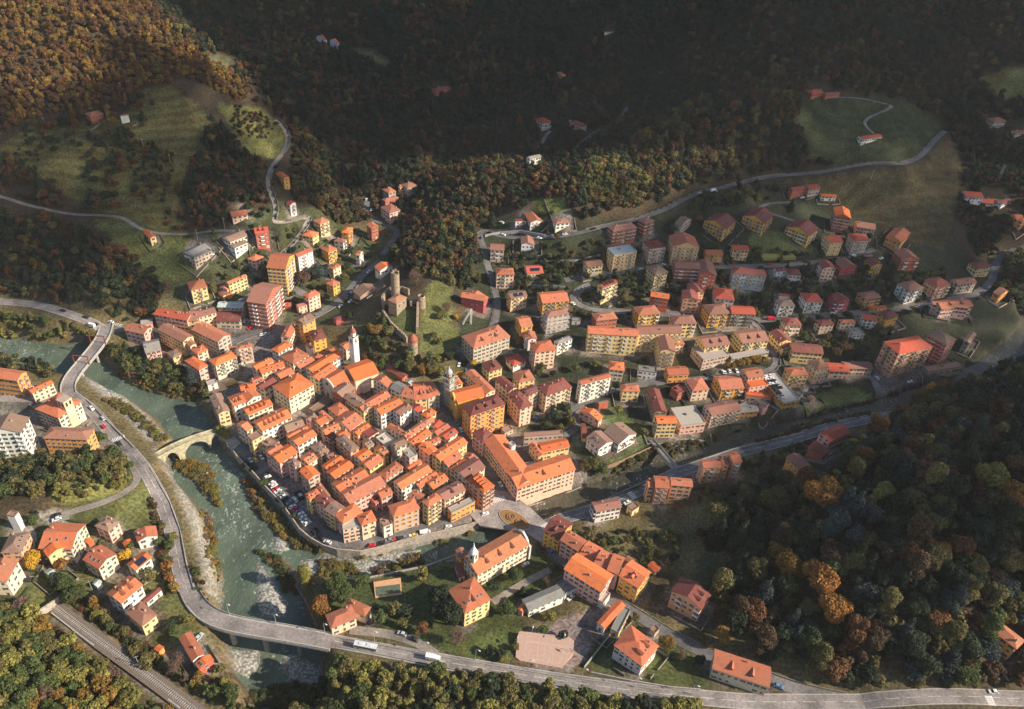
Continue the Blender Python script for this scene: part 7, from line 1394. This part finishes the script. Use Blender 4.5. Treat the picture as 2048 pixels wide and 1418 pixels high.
def scatter(pal, sp, dia, poly, seed, roadgap):
    r = np.random.default_rng(seed); Wp = np.array([hit(*q) for q in poly]); Zs = np.array([(*q,) for q in poly], float)
    lo, hi = Wp[:, :2].min(0)-40, Wp[:, :2].max(0)+40; lo = np.maximum(lo, (-1100, 40)); hi = np.minimum(hi, (1100, 1500))
    gx, gy = np.meshgrid(np.arange(lo[0], hi[0], sp), np.arange(lo[1], hi[1], sp)); P = np.stack([gx.ravel(), gy.ravel()], 1)+r.uniform(-.45, .45, (gx.size, 2))*sp
    z = TZ(P[:, 0], P[:, 1]); q = proj(np.c_[P, z]); k = inpoly(q, poly) & (q[:, 0] > -160) & (q[:, 0] < 2210) & (q[:, 1] > -120) & (q[:, 1] < 1530); P, z = P[k], z[k]
    keep = np.ones(len(P), bool)
    for h in HX:
        d = np.hypot(*(P-h[:2]).T); keep &= d > h[2]*.52+dia*.3
    for nm, w, t, Q in RW:
        lo, hi = Q[:, :2].min(0)-12, Q[:, :2].max(0)+12; c = np.where(((P > lo) & (P < hi)).all(1))[0]
        for s in range(0, len(c), 2000):
            cc = c[s:s+2000]; d = np.sqrt(((P[cc, None]-Q[None, ::2, :2])**2).sum(-1)).min(1); keep[cc] &= d > w/2+dia*.36+roadgap
    if len(P):
        for m in (RQ,): d = np.sqrt(((P[:, None]-m[None, ::2, :2])**2).sum(-1)).min(1) if P[:, 1].min() < 300 else np.full(len(P), 99); keep &= d > 5+dia*.4
    if sp == 4.6 and pal == 'hill': keep &= vnoise(P[:, 0], P[:, 1], 24, 31) > .47
    P, z = P[keep], z[keep]; nm, wt = zip(*PD[pal]); wt = np.array(wt)/sum(wt); cl = vnoise(P[:, 0], P[:, 1], 32, seed % 50) if len(P) else np.zeros(0); u = (r.random(len(P))*.6+np.clip((cl-.5)*1.6+.5, 0, .999)*.4); order = np.random.default_rng(5).permutation(len(nm))
    cs = np.cumsum(wt[order]); ci = order[np.minimum(np.searchsorted(cs, u), len(nm)-1)]; D = dia*r.uniform(.6, 1.42, len(P))
    T = np.array([TINT[nm[i]] for i in ci]).reshape(-1, 3)*r.uniform(.75, 1.25, (len(P), 1)); return np.c_[P, z], D, T, [nm[i] for i in ci]
mmask = []
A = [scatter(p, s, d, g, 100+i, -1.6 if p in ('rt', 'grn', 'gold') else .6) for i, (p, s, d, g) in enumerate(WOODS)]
def open_meadow(Pz): q = proj(Pz); o = np.zeros(len(q), bool); [o.__ior__(inpoly(q, MEAD[i])) for i in (3, 4, 5, 6, 8, 9, 10)]; return o
TP, TD, TT, TN, TG = [], [], [], [], []
for i, (Pz, D_, T_, n_) in enumerate(A):
    if not len(Pz): continue
    k = ~open_meadow(Pz) if i == 0 else np.ones(len(Pz), bool); TP.append(Pz[k]); TD.append(D_[k]); TT.append(T_[k]); TN += [n for n, kk in zip(n_, k) if kk]; TG += [i]*int(k.sum())
TP, TD, TT, TG = np.concatenate(TP), np.concatenate(TD), np.concatenate(TT), np.array(TG)
# drop trees that crowd the hand-placed ones
for t in TREES:
    d = np.hypot(*(TP[:, :2]-t[3][:2]).T); TD = np.where(d < t[4]*.42, -1, TD)
ok = TD > 0; TP, TD, TT, TG = TP[ok], TD[ok], TT[ok], TG[ok]; TN = [n for n, o in zip(TN, ok) if o]
q = proj(TP); size = TD/np.linalg.norm(TP-CAM, axis=1); size = np.where((q[:, 0] > 0) & (q[:, 0] < 2048) & (q[:, 1] > 0) & (q[:, 1] < 1418), size, 0)
pick = np.argsort(-size)[:max(0, 298-NTOWN)]; pk = np.zeros(len(TP), bool); pk[pick] = True
GN = {0: 'dark far woodland'}
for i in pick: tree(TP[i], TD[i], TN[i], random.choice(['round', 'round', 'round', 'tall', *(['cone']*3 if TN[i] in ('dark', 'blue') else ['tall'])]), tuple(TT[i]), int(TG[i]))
print('trees', NTOWN, len(TREES), 'woodland', (~pk).sum())
def stuff(name, label, P, D, T, srcs, seed, zoff):
    me = bpy.data.meshes.new(name); me.vertices.add(len(P)); P = P.copy(); P[:, 2] += D*.5*zoff; me.vertices.foreach_set('co', P.ravel())
    a = me.attributes.new('tint', 'FLOAT_COLOR', 'POINT'); a.data.foreach_set('color', np.c_[T, np.ones(len(T))].ravel()); a = me.attributes.new('size', 'FLOAT', 'POINT'); a.data.foreach_set('value', D/2)
    o = obj(name, me); tag(o, kind='stuff'); g = bpy.data.node_groups.new(name, 'GeometryNodeTree'); g.interface.new_socket('Geometry', in_out='INPUT', socket_type='NodeSocketGeometry'); g.interface.new_socket('Geometry', in_out='OUTPUT', socket_type='NodeSocketGeometry')
    n = lambda t: g.nodes.new(t); gi, go = n('NodeGroupInput'), n('NodeGroupOutput'); j = n('GeometryNodeJoinGeometry')
    for s in srcs:
        oi = n('GeometryNodeObjectInfo'); oi.inputs['Object'].default_value = s; oi.transform_space = 'ORIGINAL'; oi.inputs['As Instance'].default_value = False
        gt = n('GeometryNodeGeometryToInstance'); sm = n('GeometryNodeSetMaterial'); sm.inputs['Material'].default_value = M_LEAFI; g.links.new(oi.outputs['Geometry'], sm.inputs[0]); g.links.new(sm.outputs[0], gt.inputs[0]); g.links.new(gt.outputs[0], j.inputs[0])
    ip = n('GeometryNodeInstanceOnPoints'); ip.inputs['Pick Instance'].default_value = True; g.links.new(gi.outputs[0], ip.inputs['Points']); g.links.new(j.outputs[0], ip.inputs['Instance'])
    ri = n('FunctionNodeRandomValue'); ri.data_type = 'INT'; ri.inputs[4].default_value = 0; ri.inputs[5].default_value = len(srcs)-1; ri.inputs['Seed'].default_value = seed; g.links.new(ri.outputs[2], ip.inputs['Instance Index'])
    rr = n('FunctionNodeRandomValue'); rr.data_type = 'FLOAT_VECTOR'; rr.inputs[0].default_value = (-.12, -.12, 0); rr.inputs[1].default_value = (.12, .12, 6.28); g.links.new(rr.outputs[0], ip.inputs['Rotation'])
    na = n('GeometryNodeInputNamedAttribute'); na.data_type = 'FLOAT'; na.inputs['Name'].default_value = 'size'; g.links.new(na.outputs[0], ip.inputs['Scale']); g.links.new(ip.outputs[0], go.inputs[0])
    md = o.modifiers.new('scatter', 'NODES'); md.node_group = g; return o
def crownof(mesh): return next(o for o in COL if o.name.startswith('crown') and o.data == mesh)
used = {}
for o in COL:
    if o.name.startswith('crown') and o.data.name not in used: used[o.data.name] = o
src = [used[m.name] for m in CRN['round']+CRN['tall']+CRN['cone'] if m.name in used]
stuff('woodland', '', TP[~pk], TD[~pk], TT[~pk], src, 3, 1.0)
Bq = [scatter(p, s, d, g, 300+i, -.5) for i, (p, s, d, g) in enumerate(SCRUB)]; BP, BD, BT = (np.concatenate([b[k] for b in Bq if len(b[0])]) for k in range(3))
kb = np.ones(len(BP), bool)
for (a0, b0, z0), (a1, b1, z1) in zip(TU, TU[1:]): kb &= segdist(BP[:, :2], ((a0+b0)/2)[:2], ((a1+b1)/2)[:2])[0] > .5*np.linalg.norm((a0-b0)[:2])
BP, BD, BT = BP[kb], BD[kb], BT[kb]
BP[:, 2] = np.maximum(BP[:, 2], ZW); stuff('riverside_scrub', '', BP, BD, BT, [used[m.name] for m in CRN['round']+CRN['bare'] if m.name in used], 9, .45)
# ------------------------------------------------------------------ unseen clouds, added and outlined to shade chosen ground
def m_cloud(fac):
    def f(n, b):
        tr = N(n, 'ShaderNodeBsdfTransparent'); tl = N(n, 'ShaderNodeBsdfTranslucent'); tl.inputs[0].default_value = (.8, .8, .8, 1); ms = N(n, 'ShaderNodeMixShader'); ms.inputs[0].default_value = fac
        n.links.new(tr.outputs[0], ms.inputs[1]); n.links.new(tl.outputs[0], ms.inputs[2]); n.links.new(ms.outputs[0], n.nodes['Material Output'].inputs[0])
    return f
def shade_cloud(name, px, alt, n, r0, fac, seed, edge=0.5):
    G = np.array([hit(*q) for q in px]); base = G+SD*((alt-G[:, 2])/SD[2])[:, None]; r = random.Random(seed); poly = [tuple(p[:2]) for p in base]
    lo, hi = base[:, :2].min(0), base[:, :2].max(0); b = bmesh.new(); c = 0; it = 0
    while c < n and it < n*60:
        it += 1; x, y = r.uniform(lo[0], hi[0]), r.uniform(lo[1], hi[1])
        if not inpoly(np.array([(x, y)]), poly)[0]: continue
        de = float(polydist(np.array([(x, y)]), poly)[0]); R = r0*r.uniform(.5, 1.1)*min(1, .35+de/(r0*2.2))
        bmesh.ops.create_icosphere(b, subdivisions=2, radius=R, matrix=Matrix.Translation((x, y, alt+r.uniform(-.2, .6)*r0)) @ Matrix.Diagonal((1, 1, .6, 1))); c += 1
    me = bpy.data.meshes.new(name); b.to_mesh(me); b.free(); me.materials.append(mat('shade_cloud_veil', m_cloud(fac))); tag(obj(name, me), kind='stuff')
shade_cloud('shade_cloud', [(300, -60), (2200, -60), (2200, 330), (1900, 300), (1600, 290), (1330, 300), (1200, 330), (980, 300), (860, 345), (720, 390), (640, 300), (520, 180)], 900, 260, 70, .92, 1)
shade_cloud('shade_cloud', [(1500, 800), (1700, 760), (2200, 640), (2200, 1230), (1950, 1200), (1700, 1230), (1560, 1180), (1420, 1120), (1330, 1060), (1480, 970)], 800, 150, 30, .45, 2)
shade_cloud('shade_cloud', [(1180, 420), (1450, 330), (1560, 220), (2200, 220), (2200, 620), (1900, 740), (1600, 680), (1400, 620), (1180, 560)], 850, 110, 34, .36, 3)
shade_cloud('shade_cloud', [(-150, 230), (60, 190), (200, 100), (330, 110), (520, 190), (660, 330), (640, 420), (480, 440), (400, 560), (300, 630), (-150, 600)], 780, 100, 34, .34, 4)

hz = bpy.data.materials.new('haze_air'); hz.use_nodes = True; n = hz.node_tree; n.nodes.remove(n.nodes['Principled BSDF']); pv = n.nodes.new('ShaderNodeVolumePrincipled'); pv.inputs['Color'].default_value = (.9, .9, .92, 1); pv.inputs['Density'].default_value = 0.00004; n.links.new(pv.outputs[0], n.nodes['Material Output'].inputs['Volume'])
m = MB(); m.box(-1600, -60, -12, 1600, 2500, 335); tag(obj('haze', m.mesh('haze', hz)), kind='stuff')
# ------------------------------------------------------------------ labels
def ppx(o): return proj(np.array(o.matrix_world.translation if o.parent is None else o.location))
bpy.context.view_layer.update()
LM = [('the white domed bell tower', (708, 700)), ('the stone castle', (795, 615)), ('the town hall clock tower', (135, 820)), ('the three arched stone bridge', (375, 890)), ('the oval flower bed', (1029, 1039)), ('the scaffolded bell tower', (897, 770)), ('the red framed bridge', (167, 725)), ('the sports court', (1090, 1300)), ('the teal rink', (775, 1180)),
 ('the bus', (733, 1292)), ('the crane', (935, 634)), ('the rooftop car park', (1560, 775)), ('the footbridge', (1326, 908)), ('the small green pitch', (1552, 516)), ('the tall salmon block', (1800, 720)), ('the pale green mansion', (1500, 555)), ('the red truck', (1541, 638)), ('the ochre tower block', (565, 540)), ('the banded apartment tower', (530, 610)),
 ('the brown double villa', (1215, 880)), ('the railway tunnel mouth', (112, 1210)), ('the lattice pylon', (1995, 350)), ('the white balconied block', (1190, 775)), ('the long yellow slab', (1250, 690)), ('the weir below the square', (868, 1108)), ('the veranda roadside house', (1480, 1350)), ('the pink school', (1175, 1165)), ('the maroon roofed villa', (1377, 1200)), ('the far hilltop farm', (655, 82)),
 ('the stepped brick apartments', (1390, 960)), ('the top left corner', (0, 0)), ('the top right corner', (2048, 0)), ('the bottom left corner', (0, 1418)), ('the bottom right corner', (2048, 1418)), ('the left edge junction', (205, 650)), ('the hill chapel', (800, 370)), ('the valley road bend', (1165, 285)), ('the riverside kiosk', (465, 893)), ('the pyramid roofed villa', (1270, 1300)), ('the yellow gabled house', (470, 570))]
FIX = {'palazzo': 'big cream palazzo with orange roof in front of the parish church', 'tall orange apartment': 'tall salmon apartment block with red roof and balcony grid', 'glazed courtyard canopy': 'low beige canopy in front of the cream palazzo', 'long skylight roof': 'long cream hall with skylights on terracotta roof behind the yellow church', 'long red shed roof': 'long low maroon shed under the castle mound', 'small green shed': 'small green shed beside the long maroon shed', 'school': 'very long peach school with bright orange roof by the square',
 'school lift tower': 'white lift tower on the inner side of the orange school', 'terrace': 'flat concrete terrace in the courtyard of the orange school', 'garage hall': 'low garage hall with orange roof behind the school', 'long brown workshop': 'long low brown roofed workshop behind the school garages', 'pergola': 'flat brown pergola beside the big orange apartment block', 'roof terrace': 'open roof terrace among the old town roofs', 'rounded corner house': 'rounded corner house with orange roof and curved bay by the riverside street',
 'orange shutters': 'large beige house with bright orange shutters on the quay', 'long podium': 'long grey podium below the brick red apartment block', 'red farmhouse': 'long red farmhouse with red roof above the ochre apartments', 'yellow block': 'bright yellow apartment block with terracotta roof', 'red brick block': 'wide brick red apartment block with white bands above the mansion', 'pale green mansion': 'pale green mansion with maroon roof and curved stairs', 'white eaves house': 'white house with broad white eaves and red roof', 'small red canopy': 'small red canopy behind the white house with broad eaves',
 'large chalet': 'large brick red chalet with wide brown gable roof', 'brick red house two pointed dormers': 'brick red house with two pointed dormers on the left hillside', 'grey roofed house': 'grey roofed house at the edge of the left meadow', 'cream tower block': 'tall ochre and white tower block with maroon roof left of the castle', 'yellow orange gabled house': 'yellow house with bright orange stepped roof left of the tower block', 'tall red and white apartment': 'tall red and white banded apartment block with brown roof', 'warehouse': 'warehouse with pale metal roof and lower maroon lean-to', 'small magenta hut': 'small crimson hut below the castle mound',
 'white villa with tall shed roof': 'white modern villa with tall sloping terracotta roof on the ridge', 'maroon block': 'maroon apartment block with white bands and roof lights', 'green metal roof block': 'yellow apartment block with pale green metal roof', 'crimson low house': 'long low crimson house beside the lattice crane', 'large villa under repair': 'big square beige villa with terracotta hipped roof below the castle meadow', 'long yellow apartment slab': 'very long yellow apartment slab with terracotta roof', 'white six storey block': 'white six storey block with many windows and balconies', 'yellow stepped apartment': 'yellow stepped apartment with two roof terraces above the golden hedge',
 'modern grey house': 'modern grey cube house with large terrace', 'long brown building': 'long barracks like building with shuttered tan side', 'rooftop car park': 'concrete building with cars parked on its flat roof', 'small green shed': 'small green shed roof in the riverside gardens', 'grey brown double villa': 'white double villa with two grey brown hipped roofs', 'yellow riverside house': 'narrow yellow house with orange roof beside the footbridge', 'pink flat roofed riverside house': 'pink riverside house with wide flat concrete roof', 'brick apartments with stepped roofs': 'nearer stepped brick apartments on the right bank road',
 'second brick apartments': 'farther stepped brick apartments on the right bank road', 'lilac house by the bridge': 'pale house with pinkish brown gable roof by the zebra crossing', 'pink house red roof': 'pink house with large red hipped roof beside the river road', 'open shed by pink house': 'open red roofed shed below the pink riverside house', 'row': '', 'pink school with orange roof': 'pale school with broad orange hipped roof beside the yard', 'long grey roofed hall': 'long white hall with grey metal roof beside the yard', 'villa maroon roof': 'salmon villa with maroon hipped roof among the dark trees',
 'white villa pyramid roof': 'white villa with orange pyramid roof on the lawn', 'roadside house with verandas': 'roadside house with verandas and terracotta hipped roof', 'orange garage shed': 'white garage with half orange half corrugated roof', 'old villa yellow red': '', 'old yellow red villa': 'large square yellow villa with skylit terracotta roof in the park', 'square cottage tiled': '', 'orange L house': 'cream L shaped house with bright orange roof', 'pink villa': 'pink villa with brown hipped roof and patio', 'white gable house': 'white gable house with terracotta roof beside the pool terrace', 'cream gabled house': 'large cream gabled house in the bottom left gardens',
 'solar roof': 'white house with solar panels on its orange roof', 'white house two orange dormers': 'white house with two dormers on its bright orange roof', 'brown roof house': 'tan roofed house at the left edge above the railway', 'white substation tower': 'narrow white tower hut on the left knoll', 'small green roof shed': 'tiny green roofed shed below the cream gabled house', 'red roofed barn house': 'long white house with terracotta roof beside the bridge', 'small orange garden hut': 'tiny orange garden hut beside the railway', 'grey hip lilac house': 'pink house with grey hipped roof by the river bend', 'narrow yellow house by bridge': 'narrow yellow house at the end of the stone bridge',
 'white and orange apartment block': 'white apartment block with orange end wall at the left edge', 'riverside kiosk': 'small flat roofed kiosk on the riverside street', 'small chapel': 'small chapel with orange roof in the side valley', 'open car shelter': 'open car shelter with wide brown roof left of the castle'}
SW = {1: 'one storey', 2: 'two storey', 3: 'three storey', 4: 'four storey', 5: 'five storey', 6: 'six storey', 7: 'seven storey', 8: 'eight storey'}
RK = ['', 'second ', 'third ', 'fourth ', 'fifth ', 'sixth ', 'seventh ', 'eighth ', 'ninth ', 'tenth ']
def relabel(items, words):
    """items: (object, description, pixel). Adds the landmark that singles each one out."""
    by = {}
    for it in items: by.setdefault(it[1], []).append(it)
    for d, L in by.items():
        if len(L) == 1:
            o, _, p = L[0]; lm = min(LM, key=lambda l: math.dist(l[1], p)); o['label'] = '%s, near %s' % (d, lm[0]); continue
        rank = []
        for li, (ln, lp) in enumerate(LM):
            for k, j in enumerate(sorted(range(len(L)), key=lambda j: math.dist(lp, L[j][2]))): rank.append((k*90+math.dist(lp, L[j][2]), li, k, j))
        done = set(); usd = set()
        for c, li, k, j in sorted(rank):
            if j in done or k > 9: continue
            L[j][0]['label'] = '%s, %snearest such to %s' % (d, RK[k], LM[li][0]); done.add(j)
        for j in range(len(L)):
            if j not in done: L[j][0]['label'] = d+' in the crowded middle of the town'
items = {}
for t in THINGS:
    r = ROWOF.get(t.name)
    if r is None: continue
    st = max(1, round(float(r[2]))); rc, wc = ROOFC[r[3]][1], WALLC[r[4]][1]; nt_ = r[6].strip(); k = r[0]
    kind = 'shed' if float(r[2]) < 1.7 else 'apartment block' if float(r[2]) >= 4.2 and not (400 < float(r[1].split()[0]) < 960 and 650 < float(r[1].split()[1])) else 'house'
    if FIX.get(nt_): t['label'] = FIX[nt_]
    if t.name == 'town_hall': continue
    t.name = {'shed': 'shed', 'apartment block': 'apartment_block', 'house': 'house'}[kind]; t['category'] = {'shed': 'shed', 'apartment block': 'apartment building', 'house': 'house'}[kind]
    B0 = next(b for b in BLOCKS if b['root'] == t); px = tuple(proj(np.array([*B0['C'], B0['ze']])))
    t['group'] = 'houses of the hill town' if kind != 'shed' else 'sheds and canopies'
    if 'label' in t: continue
    rt = {'h': 'hipped', 'g': 'gable', 'xL': 'gable', 'xR': 'gable', 'f': ''}[k.lstrip('+')]; roof = '%s roof' % rc if k == 'f' else '%s %s roof' % (rc, rt)
    items.setdefault(kind, []).append((t, '%s %s, %s' % (wc, kind, roof), px))
for kind, L in items.items(): relabel(L, {'apartment block': 'block'}.get(kind, kind))
for cat_ in ('hedge', 'wall'): relabel([g for g in GW if g[0]['category'] == cat_], 'one')
for v, d, p in VEH: v['group'] = 'cars in the town'
relabel([(v, d, p) for v, d, p in VEH], 'one')
for t, col, shape, p, dia, grp in TREES: t['group'] = 'trees in town and woods'
sz = lambda d: 'small' if d < 6 else 'large' if d > 11 else 'mid sized'
relabel([(t, '%s %s %s' % (sz(dia), TW.get(col, col), 'conifer' if shape == 'cone' else 'tree'), tuple(proj(np.array(p)))) for t, col, shape, p, dia, grp in TREES if grp is None], 'tree')
WN = {11: 'on the shaded wooded hill at lower right', 12: 'in the wood at the bottom left corner', 13: 'in the strip beside the railway', 14: 'on the bank below the bottom highway', 15: 'on the knoll at the left edge', 16: 'on the sunny knoll at the left edge'}
cnt = {}
for t, col, shape, p, dia, grp in TREES:
    if grp is None: continue
    g = WN.get(grp, 'on the slopes around the town'); t['label'] = '%s %s crowded among others %s' % (TW.get(col, col), 'conifer' if shape == 'cone' else 'tree', g); t['group'] = 'woodland trees '+g
seen = {}
for o in COL:
    if o.parent is None and 'label' in o:
        seen.setdefault(o['label'], []).append(o)
print('objects', len(COL), 'dup labels', [(k, len(v)) for k, v in seen.items() if len(v) > 1 and 'crowded among' not in k][:12])
